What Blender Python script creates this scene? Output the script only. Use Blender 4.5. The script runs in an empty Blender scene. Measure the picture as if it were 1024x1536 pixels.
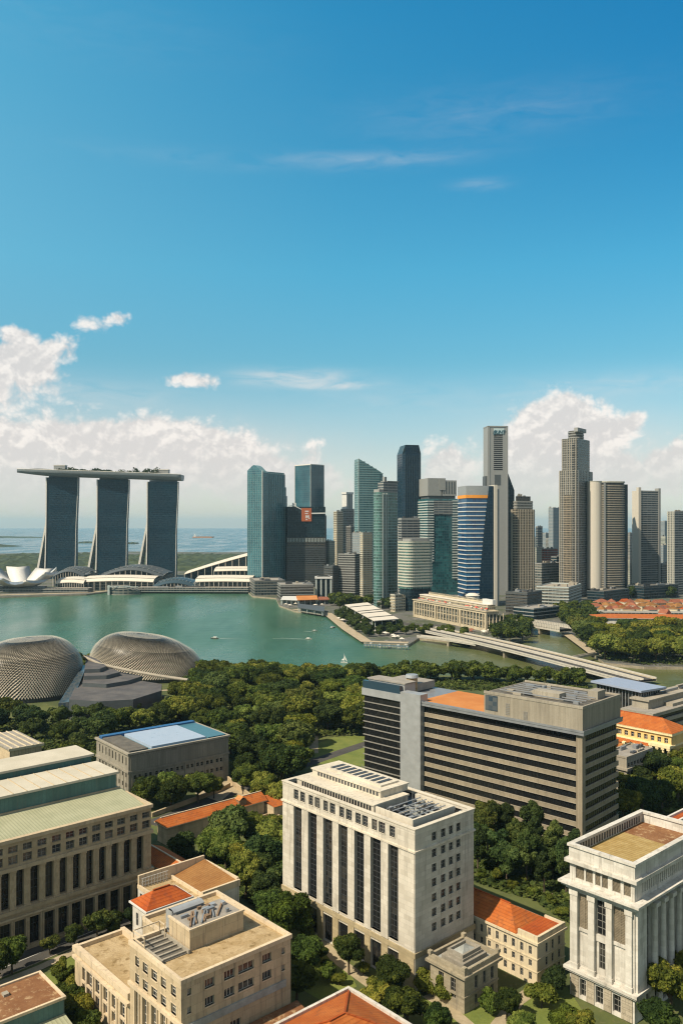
import bpy, bmesh, math, random
from mathutils import Vector, Matrix
R = math.radians
SC = bpy.context.scene
COL = SC.collection
F, H, HY, CX = 1240.0, 115.0, 787.0, 512.0      # focal length in photo pixels, camera height (m), horizon row, centre column

# ------------------------------------------------------------------ camera, sky, sun, exposure
cam_d = bpy.data.cameras.new('camera')
cam = bpy.data.objects.new('camera', cam_d); COL.objects.link(cam)
cam_d.sensor_fit = 'VERTICAL'; cam_d.sensor_height = 36.0; cam_d.sensor_width = 24.0
cam_d.lens = F * 36.0 / 1536.0
cam_d.shift_y = (HY - 768.0) / 1536.0
cam_d.clip_start = 1.0; cam_d.clip_end = 90000.0
cam.location = (0, 0, H); cam.rotation_euler = (R(90), 0, 0)
SC.camera = cam
SC.view_settings.view_transform = 'Standard'; SC.view_settings.look = 'None'
SC.view_settings.exposure = 0.42; SC.view_settings.gamma = 1.0
SC.render.engine = 'CYCLES'
SC.cycles.use_denoising = True
SC.cycles.pixel_filter_type = 'BLACKMAN_HARRIS'; SC.cycles.filter_width = 1.2
SC.cycles.max_bounces = 6; SC.cycles.diffuse_bounces = 3; SC.cycles.glossy_bounces = 3; SC.cycles.transmission_bounces = 2
SC.cycles.transparent_max_bounces = 6; SC.cycles.volume_bounces = 0
SC.cycles.caustics_reflective = False; SC.cycles.caustics_refractive = False

SUN_EL, SUN_AZ = R(48), math.atan2(-0.82, -0.57)      # azimuth from +Y towards +X
sun_dir = Vector((math.sin(SUN_AZ) * math.cos(SUN_EL), math.cos(SUN_AZ) * math.cos(SUN_EL), math.sin(SUN_EL)))
sl = bpy.data.lights.new('sun', 'SUN'); sl.energy = 5.0; sl.angle = R(0.53); sl.color = (1.0, 0.875, 0.68)
sun = bpy.data.objects.new('sun', sl); COL.objects.link(sun)
sun.rotation_euler = sun_dir.to_track_quat('Z', 'Y').to_euler(); sun.location = (-300, -300, 600)

class NT:
    """tiny node helper"""
    def __init__(s, nt): s.nt = nt; s.n = nt.nodes; s.l = nt.links
    def new(s, t, **kw):
        n = s.n.new(t)
        for k, v in kw.items():
            if k.startswith('i_'):
                key = k[2:]; key = int(key) if key.isdigit() else key.replace('_', ' ')
                s.set(n.inputs[key], v)
            else: setattr(n, k, v)
        return n
    def set(s, sock, v):
        if isinstance(v, bpy.types.NodeSocket): s.l.new(v, sock)
        elif isinstance(v, bpy.types.Node): s.l.new(v.outputs[0], sock)
        else: sock.default_value = v
    def math(s, op, a, b=None, c=None, clamp=False):
        n = s.n.new('ShaderNodeMath'); n.operation = op; n.use_clamp = clamp
        s.set(n.inputs[0], a)
        if b is not None: s.set(n.inputs[1], b)
        if c is not None: s.set(n.inputs[2], c)
        return n.outputs[0]
    def mixc(s, f, a, b, mode='MIX'):
        n = s.n.new('ShaderNodeMix'); n.data_type = 'RGBA'; n.blend_type = mode; n.clamp_factor = True
        s.set(n.inputs['Factor'], f)
        for k, v in (('A', a), ('B', b)):
            sock = [q for q in n.inputs if q.name == k and q.type == 'RGBA'][0]
            if isinstance(v, (tuple, list)): v = tuple(v)[:3] + (1.0,)
            s.set(sock, v)
        return [q for q in n.outputs if q.type == 'RGBA'][0]
    def mixf(s, f, a, b):
        n = s.n.new('ShaderNodeMix'); n.data_type = 'FLOAT'
        s.set(n.inputs[0], f); s.set(n.inputs[2], a); s.set(n.inputs[3], b)
        return n.outputs[0]
    def smooth(s, x, lo, hi):
        n = s.n.new('ShaderNodeMapRange'); n.interpolation_type = 'SMOOTHSTEP'
        s.set(n.inputs['Value'], x); s.set(n.inputs['From Min'], lo); s.set(n.inputs['From Max'], hi)
        return n.outputs['Result']
    def lin(s, x, lo, hi, a, b):
        n = s.n.new('ShaderNodeMapRange')
        s.set(n.inputs['Value'], x); s.set(n.inputs['From Min'], lo); s.set(n.inputs['From Max'], hi)
        s.set(n.inputs['To Min'], a); s.set(n.inputs['To Max'], b)
        return n.outputs['Result']
    def noise(s, vec, scale, detail=4, rough=0.55, dim='3D', dist=0.0):
        n = s.new('ShaderNodeTexNoise', noise_dimensions=dim)
        if vec is not None: s.set(n.inputs['Vector'], vec)
        s.set(n.inputs['Scale'], scale); s.set(n.inputs['Detail'], detail); s.set(n.inputs['Roughness'], rough); s.set(n.inputs['Distortion'], dist)
        return n.outputs['Fac']
    def mapping(s, vec, loc=(0, 0, 0), rot=(0, 0, 0), scale=(1, 1, 1)):
        n = s.new('ShaderNodeMapping'); s.set(n.inputs['Vector'], vec)
        n.inputs['Location'].default_value = loc; n.inputs['Rotation'].default_value = rot; n.inputs['Scale'].default_value = scale
        return n.outputs[0]
    def xyz(s, x, y, z=0.0):
        n = s.n.new('ShaderNodeCombineXYZ'); s.set(n.inputs[0], x); s.set(n.inputs[1], y); s.set(n.inputs[2], z); return n.outputs[0]
    def sep(s, v):
        n = s.n.new('ShaderNodeSeparateXYZ'); s.set(n.inputs[0], v); return n.outputs

def build_sky():
    w = bpy.data.worlds.new('World'); SC.world = w; w.use_nodes = True
    t = NT(w.node_tree); t.n.clear()
    out = t.new('ShaderNodeOutputWorld'); bg = t.new('ShaderNodeBackground'); t.l.new(bg.outputs[0], out.inputs[0])
    sky = t.new('ShaderNodeTexSky'); sky.sky_type = 'NISHITA'; sky.sun_disc = False
    sky.sun_elevation = SUN_EL; sky.sun_rotation = SUN_AZ % (2 * math.pi)
    sky.altitude = 0; sky.air_density = 1.0; sky.dust_density = 0.6; sky.ozone_density = 3.0
    STR = 0.123
    bg.inputs['Strength'].default_value = STR
    tc = t.new('ShaderNodeTexCoord')
    d = t.new('ShaderNodeVectorMath', operation='NORMALIZE'); t.set(d.inputs[0], tc.outputs['Generated'])
    x, y, z = t.sep(d.outputs[0])
    az = t.math('MULTIPLY', t.math('ARCTAN2', x, y), 57.29578)       # degrees right of +Y
    el = t.math('MULTIPLY', t.math('ARCSINE', z), 57.29578)
    # tropical sky: a little greener and deeper than the model gives
    rp = t.new('ShaderNodeValToRGB'); t.set(rp.inputs[0], t.math('DIVIDE', el, 90.0)); cr = rp.color_ramp
    for i, (e, c) in enumerate(((0, (.95, .98, .88)), (5, (.72, .80, .72)), (11, (.45, .83, .75)), (17, (.36, .99, .92)), (32, (.18, 1.02, 1.08)), (48, (.55, .72, .62)))):  # last stop, above the view, is dulled to make the fill less blue
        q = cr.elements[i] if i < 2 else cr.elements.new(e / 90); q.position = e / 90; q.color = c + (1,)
    tint = rp.outputs[0]
    skyc = t.mixc(1.0, sky.outputs[0], tint, 'MULTIPLY')
    # brighter towards the left, deeper blue towards the right
    ra = t.new('ShaderNodeValToRGB'); t.set(ra.inputs[0], t.lin(az, -40.0, 40.0, 0.0, 1.0)); er = ra.color_ramp.elements
    er[0].position = 0.2; er[0].color = (1.0, 1.0, 1.0, 1); er[1].position = 0.8; er[1].color = (.22, .62, .84, 1); q = er.new(0.5); q.color = (.44, .77, .91, 1)
    azc = t.mixc(1.0, ra.outputs[0], (2.2, 1.29, 1.09), 'MULTIPLY')
    skyc = t.mixc(1.0, skyc, t.mixc(t.smooth(el, 6.0, 30.0), (1.0, 1.0, 1.0), azc), 'MULTIPLY')
    # cloud added out of view, to the sides and behind, for neutral fill light
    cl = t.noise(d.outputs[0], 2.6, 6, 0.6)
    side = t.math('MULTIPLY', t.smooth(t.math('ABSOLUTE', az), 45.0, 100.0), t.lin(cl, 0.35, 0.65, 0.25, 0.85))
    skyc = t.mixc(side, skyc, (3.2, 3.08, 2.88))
    # moist air low down
    low = t.math('MULTIPLY', t.math('SUBTRACT', 1.0, t.smooth(el, -1.0, 12.0)), 0.5)
    skyc = t.mixc(low, skyc, (4.1, 3.95, 3.75))

    def deg(px, py):
        a = math.atan2(px - CX, F); e = math.atan2((HY - py) * math.cos(a), F)
        return math.degrees(a), math.degrees(e)
    PP = 1536 / 63.6 * 0.9                                            # photo pixels per degree, about
    def blobs(lst):
        tot = None
        for px, py, rx, ry, wt in lst:
            a, e = deg(px, py)
            dx = t.math('MULTIPLY', t.math('SUBTRACT', az, a), PP / rx)
            dy = t.math('MULTIPLY', t.math('SUBTRACT', el, e), PP / ry)
            r2 = t.math('ADD', t.math('MULTIPLY', dx, dx), t.math('MULTIPLY', dy, dy))
            g = t.math('MULTIPLY', t.math('EXPONENT', t.math('MULTIPLY', r2, -1.0)), wt)
            tot = g if tot is None else t.math('ADD', tot, g)
        return tot
    def fbm(ox, oy, sx, sy, scale, detail=7, rough=0.58, seed=0.0, dist=0.3):
        v = t.xyz(t.math('MULTIPLY', t.math('ADD', az, ox), sx), t.math('MULTIPLY', t.math('ADD', el, oy), sy), seed)
        return t.noise(v, scale, detail, rough, dist=dist)
    # cumulus: where there is cloud at all (heaps), broken up by billows
    heaps = blobs([
        (-20, 556, 75, 42, 1.25), (48, 540, 44, 28, 1.05), (18, 499, 26, 13, 0.85), (96, 516, 24, 19, 0.85),
        (145, 487, 32, 19, 1.0), (182, 476, 18, 10, 0.62),
        (290, 571, 42, 15, 1.15),
        (60, 676, 160, 44, 1.25), (225, 666, 105, 42, 1.30), (330, 680, 70, 38, 1.05), (420, 712, 80, 36, 0.75), (471, 670, 20, 22, 0.75),
        (100, 735, 300, 50, 0.8), (500, 745, 160, 40, 0.5),
        (662, 690, 34, 44, 0.9), (700, 735, 80, 50, 0.8),
        (846, 618, 36, 32, 1.35), (868, 645, 44, 30, 0.9), (803, 662, 46, 48, 1.35), (850, 694, 85, 54, 1.25), (912, 644, 32, 21, 1.0), (953, 628, 17, 13, 0.85),
        (930, 718, 100, 44, 0.9), (1015, 690, 28, 30, 0.8), (1120, 690, 90, 60, 0.9), (-220, 640, 160, 70, 1.0)])
    def density(ox, oy):
        n1 = fbm(ox, oy, 1.0, 1.2, 0.40, 4, 0.50, 3.3)
        w = t.new('ShaderNodeTexVoronoi'); w.feature = 'F1'; w.voronoi_dimensions = '2D'      # cauliflower billows
        wob = t.math('MULTIPLY', t.math('SUBTRACT', n1, 0.5), 1.6)
        t.set(w.inputs['Vector'], t.xyz(t.math('ADD', t.math('ADD', az, ox), wob), t.math('ADD', t.math('MULTIPLY', t.math('ADD', el, oy), 1.15), wob), 4.0))
        w.inputs['Scale'].default_value = 0.75; w.inputs['Detail'].default_value = 2.0; w.inputs['Roughness'].default_value = 0.58; w.inputs['Lacunarity'].default_value = 2.2
        return t.math('ADD', t.math('MULTIPLY', n1, 0.80), t.math('MULTIPLY', t.math('SUBTRACT', 1.0, w.outputs['Distance']), 0.26))
    n0 = density(0.0, 0.0); n1 = density(0.22, -0.42)
    body = t.math('ADD', heaps, t.math('MULTIPLY', t.math('SUBTRACT', n0, 0.53), 1.6))
    cov = t.math('MULTIPLY', t.smooth(body, 0.30, 0.92), t.smooth(heaps, 0.10, 0.30))
    # lit from the upper left: compare with the density a step away from the sun
    sh = t.smooth(t.math('ADD', t.math('MULTIPLY', t.math('SUBTRACT', n0, n1), 2.2), t.math('MULTIPLY', body, -0.16)), -0.42, 0.22)
    cc = t.mixc(sh, (4.6, 4.35, 4.2), (6.2, 5.75, 5.35))
    # soft veil of distant cloud under the heaps
    veil = blobs([(60, 690, 300, 64, 0.75), (330, 700, 150, 50, 0.60), (860, 685, 130, 64, 0.62), (1010, 715, 90, 50, 0.45), (640, 730, 160, 40, 0.35)])
    skyc = t.mixc(t.math('MULTIPLY', veil, t.lin(n0, 0.35, 0.65, 0.7, 1.0), clamp=True), skyc, (4.75, 4.5, 4.35))
    # heaps low in the sky sink into the moist air
    cc = t.mixc(t.math('SUBTRACT', 1.0, t.smooth(el, 0.2, 6.0)), cc, (4.3, 4.15, 3.95))
    fade = t.mixf(t.smooth(el, 0.0, 6.0), 0.40, 0.90)
    col = t.mixc(t.math('MULTIPLY', cov, fade), skyc, cc)
    # thin cirrus streaks
    cir = blobs([(560, 240, 120, 10, 0.30), (715, 277, 36, 7, 0.36), (440, 567, 95, 12, 0.95), (500, 579, 60, 5, 0.7), (330, 240, 200, 12, 0.10),
                 (960, 575, 150, 16, 0.38), (620, 600, 150, 22, 0.22), (120, 590, 130, 20, 0.4), (740, 170, 200, 30, 0.13), (80, 30, 300, 40, 0.05)])
    cn = fbm(0, 0, 0.35, 1.6, 0.8, 6, 0.6, 21.0, 0.8)
    cf = t.math('MULTIPLY', cir, t.lin(cn, 0.3, 0.72, 0.0, 1.0), clamp=True)
    col = t.mixc(t.math('MULTIPLY', cf, 0.75), col, (5.3, 5.0, 4.75))
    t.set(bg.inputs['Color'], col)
build_sky()

# ------------------------------------------------------------------ pixels of the photo -> places
def gp(px, py, z=0.0):
    """place at height z that the photo shows at that pixel"""
    Y = F * (H - z) / (py - HY); return ((px - CX) * Y / F, Y)
def pz(py, Y): return H - (py - HY) * Y / F
def pxx(px, Y): return (px - CX) * Y / F
def yb(py): return F * H / (py - HY)

# ------------------------------------------------------------------ mesh builder
class MB:
    def __init__(s): s.v = []; s.f = []; s.m = []; s.uv = []; s.sm = []
    def face(s, pts, m=0, uv=None, smooth=False):
        i = len(s.v); pts = [tuple(p) for p in pts]
        s.v += pts; s.f.append(tuple(range(i, i + len(pts)))); s.m.append(m); s.sm.append(smooth)
        if uv is None:
            n = Vector((0, 0, 0))
            for a in range(len(pts)):
                p, q = pts[a], pts[(a + 1) % len(pts)]
                n += Vector(((p[1] - q[1]) * (p[2] + q[2]), (p[2] - q[2]) * (p[0] + q[0]), (p[0] - q[0]) * (p[1] + q[1])))
            h = math.hypot(n.x, n.y)
            if abs(n.z) > 2.2 * h or h < 1e-9: uv = [(p[0], p[1]) for p in pts]
            else:
                tx, ty = -n.y / h, n.x / h
                k = math.hypot(1.0, abs(n.z) / h) if h > 1e-9 else 1
                uv = [(p[0] * tx + p[1] * ty, p[2] * k) for p in pts]
        s.uv.append(uv)
    def box(s, x0, x1, y0, y1, z0, z1, m=0, mt=None, skip=''):
        if x0 > x1: x0, x1 = x1, x0
        if y0 > y1: y0, y1 = y1, y0
        mt = m if mt is None else mt
        if 'l' not in skip: s.face([(x0, y1, z0), (x0, y0, z0), (x0, y0, z1), (x0, y1, z1)], m)
        if 'r' not in skip: s.face([(x1, y0, z0), (x1, y1, z0), (x1, y1, z1), (x1, y0, z1)], m)
        if 'f' not in skip: s.face([(x0, y0, z0), (x1, y0, z0), (x1, y0, z1), (x0, y0, z1)], m)
        if 'b' not in skip: s.face([(x1, y1, z0), (x0, y1, z0), (x0, y1, z1), (x1, y1, z1)], m)
        if 't' not in skip: s.face([(x0, y0, z1), (x1, y0, z1), (x1, y1, z1), (x0, y1, z1)], mt)
        if 'd' not in skip: s.face([(x0, y1, z0), (x1, y1, z0), (x1, y0, z0), (x0, y0, z0)], m)
    def prism(s, poly, z0, z1, m=0, mt=None, cap=True, bottom=False, smooth=False, u0=0.0):
        """poly: ccw list of (x, y) ; z1 number or list; UV u runs along the outline in metres"""
        n = len(poly); zt = z1 if isinstance(z1, (list, tuple)) else [z1] * n
        zb = z0 if isinstance(z0, (list, tuple)) else [z0] * n
        u = u0
        for i in range(n):
            a, b = poly[i], poly[(i + 1) % n]; j = (i + 1) % n
            L = math.hypot(b[0] - a[0], b[1] - a[1])
            s.face([(a[0], a[1], zb[i]), (b[0], b[1], zb[j]), (b[0], b[1], zt[j]), (a[0], a[1], zt[i])], m,
                   [(u, zb[i]), (u + L, zb[j]), (u + L, zt[j]), (u, zt[i])], smooth)
            u += L
        if cap: s.face([(p[0], p[1], zt[i]) for i, p in enumerate(poly)], m if mt is None else mt)
        if bottom: s.face([(p[0], p[1], zb[i]) for i, p in reversed(list(enumerate(poly)))], m)
    def beam(s, p0, p1, w, h, m=0):
        p0, p1 = Vector(p0), Vector(p1); d = (p1 - p0).normalized()
        up = Vector((0, 0, 1)) if abs(d.z) < 0.95 else Vector((1, 0, 0))
        sx = d.cross(up).normalized() * (w / 2); sy = sx.cross(d).normalized() * (h / 2)
        a = [p0 - sx - sy, p0 + sx - sy, p0 + sx + sy, p0 - sx + sy]; b = [q + (p1 - p0) for q in a]
        for i in range(4):
            j = (i + 1) % 4; s.face([a[i], a[j], b[j], b[i]], m)
        s.face(a[::-1], m); s.face(b, m)
    def cyl(s, x, y, z0, z1, r0, r1=None, n=12, m=0, cap=True, mt=None, smooth=False):
        r1 = r0 if r1 is None else r1
        A = [(x + r0 * math.cos(2 * math.pi * i / n), y + r0 * math.sin(2 * math.pi * i / n)) for i in range(n)]
        B = [(x + r1 * math.cos(2 * math.pi * i / n), y + r1 * math.sin(2 * math.pi * i / n)) for i in range(n)]
        for i in range(n):
            j = (i + 1) % n
            uu = 2 * math.pi * r0 / n
            s.face([A[i] + (z0,), A[j] + (z0,), B[j] + (z1,), B[i] + (z1,)], m, [(i * uu, z0), ((i + 1) * uu, z0), ((i + 1) * uu, z1), (i * uu, z1)], smooth)
        if cap: s.face([p + (z1,) for p in B], m if mt is None else mt)
    def tube(s, pts, r, n=6, m=0):
        pts = [Vector(p) for p in pts]
        rr = r if isinstance(r, (list, tuple)) else [r] * len(pts)
        rings = []
        for i, p in enumerate(pts):
            d = (pts[min(i + 1, len(pts) - 1)] - pts[max(i - 1, 0)]).normalized()
            up = Vector((0, 0, 1)) if abs(d.z) < 0.9 else Vector((1, 0, 0))
            a = d.cross(up).normalized(); b = a.cross(d)
            rings.append([p + (a * math.cos(2 * math.pi * k / n) + b * math.sin(2 * math.pi * k / n)) * rr[i] for k in range(n)])
        for i in range(len(rings) - 1):
            for k in range(n):
                j = (k + 1) % n; s.face([rings[i][k], rings[i][j], rings[i + 1][j], rings[i + 1][k]], m, smooth=True)
        s.face(rings[-1], m)
    def grid(s, rows, m=0, smooth=True, closed=False):
        """rows of points joined into quads"""
        for i in range(len(rows) - 1):
            n = len(rows[i])
            for k in range(n if closed else n - 1):
                j = (k + 1) % n
                s.face([rows[i][k], rows[i][j], rows[i + 1][j], rows[i + 1][k]], m, smooth=smooth)
    def mesh(s, name, mats, weld=False):
        me = bpy.data.meshes.new(name)
        me.from_pydata(s.v, [], s.f)
        for q in (mats if isinstance(mats, (list, tuple)) else [mats]): me.materials.append(q)
        me.polygons.foreach_set('material_index', s.m)
        me.polygons.foreach_set('use_smooth', s.sm)
        uvl = me.uv_layers.new(name='UVMap')
        flat = []
        for q in s.uv:
            for c in q: flat += [c[0], c[1]]
        uvl.data.foreach_set('uv', flat)
        if weld:
            bm = bmesh.new(); bm.from_mesh(me); bmesh.ops.remove_doubles(bm, verts=bm.verts, dist=1e-3); bm.to_mesh(me); bm.free()
        me.update()
        return me
    def build(s, name, mats, parent=None, loc=None, rz=0.0, weld=False):
        return link(name, s.mesh(name, mats, weld), parent, loc, rz)

def link(name, data, parent=None, loc=None, rz=0.0):
    o = bpy.data.objects.new(name, data); COL.objects.link(o)
    if parent is not None: o.parent = parent
    if loc is not None: o.location = loc
    o.rotation_euler = (0, 0, rz)
    return o
def tag(o, label=None, cat=None, group=None, kind=None):
    if label: o['label'] = label
    if cat: o['category'] = cat
    if group: o['group'] = group
    if kind: o['kind'] = kind
    return o
def thing(name, label, cat, loc=(0, 0, 0), rz=0.0, group=None):
    return tag(link(name, None, None, loc, rz), label, cat, group)

ALLB = []
class Bld:
    """a building thing. Local x runs along its right-hand visible face, local y along its left-hand visible face, both away from the
    near corner at the origin; the left-hand face is the plane x = 0, the right-hand face the plane y = 0."""
    def __init__(s, name, label, cat, corner, z, left=None, right=None, theta=48.0, Y=None, Lx=None, Ly=None, group=None, base=0.0):
        if Y is None: X, Y = gp(corner[0], corner[1], z)
        else: X = pxx(corner, Y); z = z if z is not None else 0
        s.X, s.Y, s.th, s.z = X, Y, R(theta), z
        s.u = (-math.cos(s.th), math.sin(s.th)); s.v = (math.sin(s.th), math.cos(s.th))
        s.Ly = Ly if Ly is not None else s.run(s.u, left)
        s.Lx = Lx if Lx is not None else s.run(s.v, right)
        s.e = thing(name, label, cat, (X, Y, base), R(90) - s.th, group)
        ALLB.append(s)
    def run(s, d, px):
        k = (px - CX) / F; return (k * s.Y - s.X) / (d[0] - k * d[1])
    def zat(s, py): return pz(py, s.Y)

def holed(mb, to3, a0, a1, b0, b1, ops, depth, m=0, mr=None):
    """wall rectangle with openings; to3(a, b, d): along, up, inwards"""
    mr = m if mr is None else mr
    A = sorted({a0, a1, *[v for o in ops for v in (o[0], o[1])]}); B = sorted({b0, b1, *[v for o in ops for v in (o[2], o[3])]})
    for j in range(len(B) - 1):
        i = 0
        while i < len(A) - 1:
            def solid(i): 
                ca, cb = (A[i] + A[i + 1]) / 2, (B[j] + B[j + 1]) / 2
                return not any(o[0] < ca < o[1] and o[2] < cb < o[3] for o in ops)
            if not solid(i): i += 1; continue
            k = i
            while k + 1 < len(A) - 1 and solid(k + 1): k += 1
            p, q = A[i], A[k + 1]
            mb.face([to3(p, B[j], 0), to3(q, B[j], 0), to3(q, B[j + 1], 0), to3(p, B[j + 1], 0)], m)
            i = k + 1
    for o in ops:
        p, q, r, t_ = o[:4]
        mb.face([to3(p, r, 0), to3(p, r, depth), to3(p, t_, depth), to3(p, t_, 0)], mr)
        mb.face([to3(q, r, depth), to3(q, r, 0), to3(q, t_, 0), to3(q, t_, depth)], mr)
        mb.face([to3(p, r, 0), to3(q, r, 0), to3(q, r, depth), to3(p, r, depth)], mr)
        mb.face([to3(p, t_, depth), to3(q, t_, depth), to3(q, t_, 0), to3(p, t_, 0)], mr)
def LFT(x=0.0): return lambda a, b, d: (x + d, a, b)
def RGT(y=0.0): return lambda a, b, d: (a, y + d, b)

def win_mesh(w, h, nx, ny, glass, frame, bar=0.09, sill=None, proud=0.06, out=0.5, head=0.0):
    """window facing -y, origin at bottom centre of the pane"""
    mb = MB()
    mb.face([(-w / 2, 0, 0), (w / 2, 0, 0), (w / 2, 0, h), (-w / 2, 0, h)], 0)
    xs = [-w / 2 + bar / 2 + (w - bar) * i / nx for i in range(nx + 1)]
    zs = [bar / 2 + (h - bar) * i / ny for i in range(ny + 1)]
    for x in xs: mb.box(x - bar / 2, x + bar / 2, -proud, -0.004, 0, h, 1)
    for z in zs: mb.box(-w / 2, w / 2, -proud * 0.9, -0.003, z - bar / 2, z + bar / 2, 1)
    if sill:
        mb.box(-w / 2 - 0.12, w / 2 + 0.12, -out, -0.01, -0.20, 0.0, 2)
        if head: mb.box(-w / 2 - 0.1, w / 2 + 0.1, -out + 0.06, -0.01, h, h + head, 2)
        return mb, [glass, frame, sill]
    return mb, [glass, frame]
def place_win(me, B, face, a, z, depth, name='window', off=0.0):
    if face == 'L': return link(name, me, B.e, (off + depth, a, z), R(-90))
    return link(name, me, B.e, (a, off + depth, z), 0.0)

# ------------------------------------------------------------------ materials (all procedural)
M = {}
def newmat(name):
    m = bpy.data.materials.new(name); m.use_nodes = True
    t = NT(m.node_tree); t.n.clear()
    out = t.new('ShaderNodeOutputMaterial'); p = t.new('ShaderNodeBsdfPrincipled')
    t.l.new(p.outputs[0], out.inputs[0]); M[name] = m
    return m, t, p
def bump(t, p, h, strength, dist):
    b = t.new('ShaderNodeBump'); t.set(b.inputs['Height'], h); b.inputs['Strength'].default_value = strength; b.inputs['Distance'].default_value = dist
    t.l.new(b.outputs[0], p.inputs['Normal'])
def sc(c, k): return tuple(min(1.0, x * k) for x in c[:3])

def wall_mat(name, col, var=0.14, block=None, streak=0.25, rough=0.85, spec=0.3, grime=(0.16, 0.14, 0.11), seam=0.75, bmp=0.25):
    m, t, p = newmat(name)
    g = t.new('ShaderNodeNewGeometry'); pos = g.outputs['Position']
    uv = t.new('ShaderNodeTexCoord').outputs['UV']
    n1 = t.noise(pos, 0.11, 4); n2 = t.noise(pos, 1.6, 5, 0.65)
    c = t.mixc(t.lin(n1, 0.32, 0.68, 0, 1), sc(col, 1 - 1.5 * var), sc(col, 1 + 1.2 * var))
    c = t.mixc(t.lin(n2, 0.35, 0.65, 0, 0.6), c, sc(col, 1 - 1.8 * var))
    st = t.noise(t.mapping(pos, scale=(0.9, 0.9, 0.07)), 1.0, 5, 0.7)
    c = t.mixc(t.math('MULTIPLY', t.smooth(st, 0.48, 0.76), min(1.0, 1.5 * streak)), c, grime)
    h = n2
    if block:
        br = t.new('ShaderNodeTexBrick'); br.offset = 0.5
        t.set(br.inputs['Vector'], uv); br.inputs['Scale'].default_value = 1.0
        br.inputs['Brick Width'].default_value = block[0]; br.inputs['Row Height'].default_value = block[1]
        br.inputs['Mortar Size'].default_value = block[2]; br.inputs['Mortar Smooth'].default_value = 0.3
        br.inputs['Color1'].default_value = (1, 1, 1, 1); br.inputs['Color2'].default_value = (0.80, 0.79, 0.77, 1); br.inputs['Mortar'].default_value = (seam, seam, seam, 1)
        c = t.mixc(1.0, c, br.outputs['Color'], 'MULTIPLY')
    t.set(p.inputs['Base Color'], c); p.inputs['Roughness'].default_value = rough; p.inputs['Specular IOR Level'].default_value = spec
    if bmp: bump(t, p, h, bmp, 0.05)
    return m

def roof_mat(name, col, col2, var=0.5, ridge=None, rough=0.9, patch=0.25, moss=None):
    """flat or tiled roofs: blotched; ridge = spacing of rows of tiles / boards along the uv"""
    m, t, p = newmat(name)
    pos = t.new('ShaderNodeNewGeometry').outputs['Position']; uv = t.new('ShaderNodeTexCoord').outputs['UV']
    n1 = t.noise(pos, patch, 5, 0.62); n2 = t.noise(pos, 2.3, 4, 0.7)
    c = t.mixc(t.smooth(n1, 0.34, 0.66), col, col2)
    c = t.mixc(t.lin(n2, 0.3, 0.7, 0, var), c, sc(col, 0.6))
    h = n2
    if moss:
        n3 = t.noise(pos, 0.55, 6, 0.7); c = t.mixc(t.smooth(n3, 0.52, 0.66), c, moss)
    if ridge:
        u, v, _ = t.sep(uv)
        w = t.math('ABSOLUTE', t.math('SUBTRACT', t.math('FRACT', t.math('DIVIDE', v if ridge > 0 else u, abs(ridge))), 0.5))
        h = t.math('ADD', t.math('MULTIPLY', w, 2.0), t.math('MULTIPLY', n2, 0.3))
        c = t.mixc(t.math('MULTIPLY', t.smooth(w, 0.30, 0.5), 0.45), c, sc(col, 0.42))
    t.set(p.inputs['Base Color'], c); p.inputs['Roughness'].default_value = rough; p.inputs['Specular IOR Level'].default_value = 0.2
    bump(t, p, h, 0.5, 0.06)
    return m

def paint(name, col, rough=0.55, metal=0.0, var=0.1, spec=0.4):
    m, t, p = newmat(name)
    pos = t.new('ShaderNodeNewGeometry').outputs['Position']
    n = t.noise(pos, 0.35, 5, 0.65); n2 = t.noise(pos, 3.0, 3)
    c = t.mixc(t.lin(n, 0.3, 0.7, 0, 1), sc(col, 1 - var), sc(col, 1 + var))
    c = t.mixc(t.lin(n2, 0.4, 0.7, 0, 0.3), c, sc(col, 1 - 2 * var))
    t.set(p.inputs['Base Color'], c); p.inputs['Metallic'].default_value = metal; p.inputs['Specular IOR Level'].default_value = spec
    t.set(p.inputs['Roughness'], t.lin(n, 0.3, 0.7, max(0.05, rough - 0.1), min(1, rough + 0.1)))
    return m

def glass_mat(name, col=(0.018, 0.024, 0.030), rough=0.12, spec=0.6, lit=0.35):
    """window panes; each window (object) a little different: blinds, depth of the room behind"""
    m, t, p = newmat(name)
    oi = t.new('ShaderNodeObjectInfo').outputs['Random']
    pos = t.new('ShaderNodeNewGeometry').outputs['Position']
    wn = t.new('ShaderNodeTexWhiteNoise', noise_dimensions='3D'); sn = t.new('ShaderNodeVectorMath', operation='SNAP')
    t.set(sn.inputs[0], pos); sn.inputs[1].default_value = (1.3, 1.3, 1.6); t.set(wn.inputs['Vector'], sn.outputs[0])
    k = t.math('MULTIPLY', t.smooth(t.math('ADD', t.math('MULTIPLY', oi, 0.6), t.math('MULTIPLY', wn.outputs['Value'], 0.4)), 0.45, 0.95), lit)
    c = t.mixc(k, col, (0.30, 0.27, 0.21))
    t.set(p.inputs['Base Color'], c); p.inputs['Roughness'].default_value = rough; p.inputs['Specular IOR Level'].default_value = spec
    return m

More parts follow.
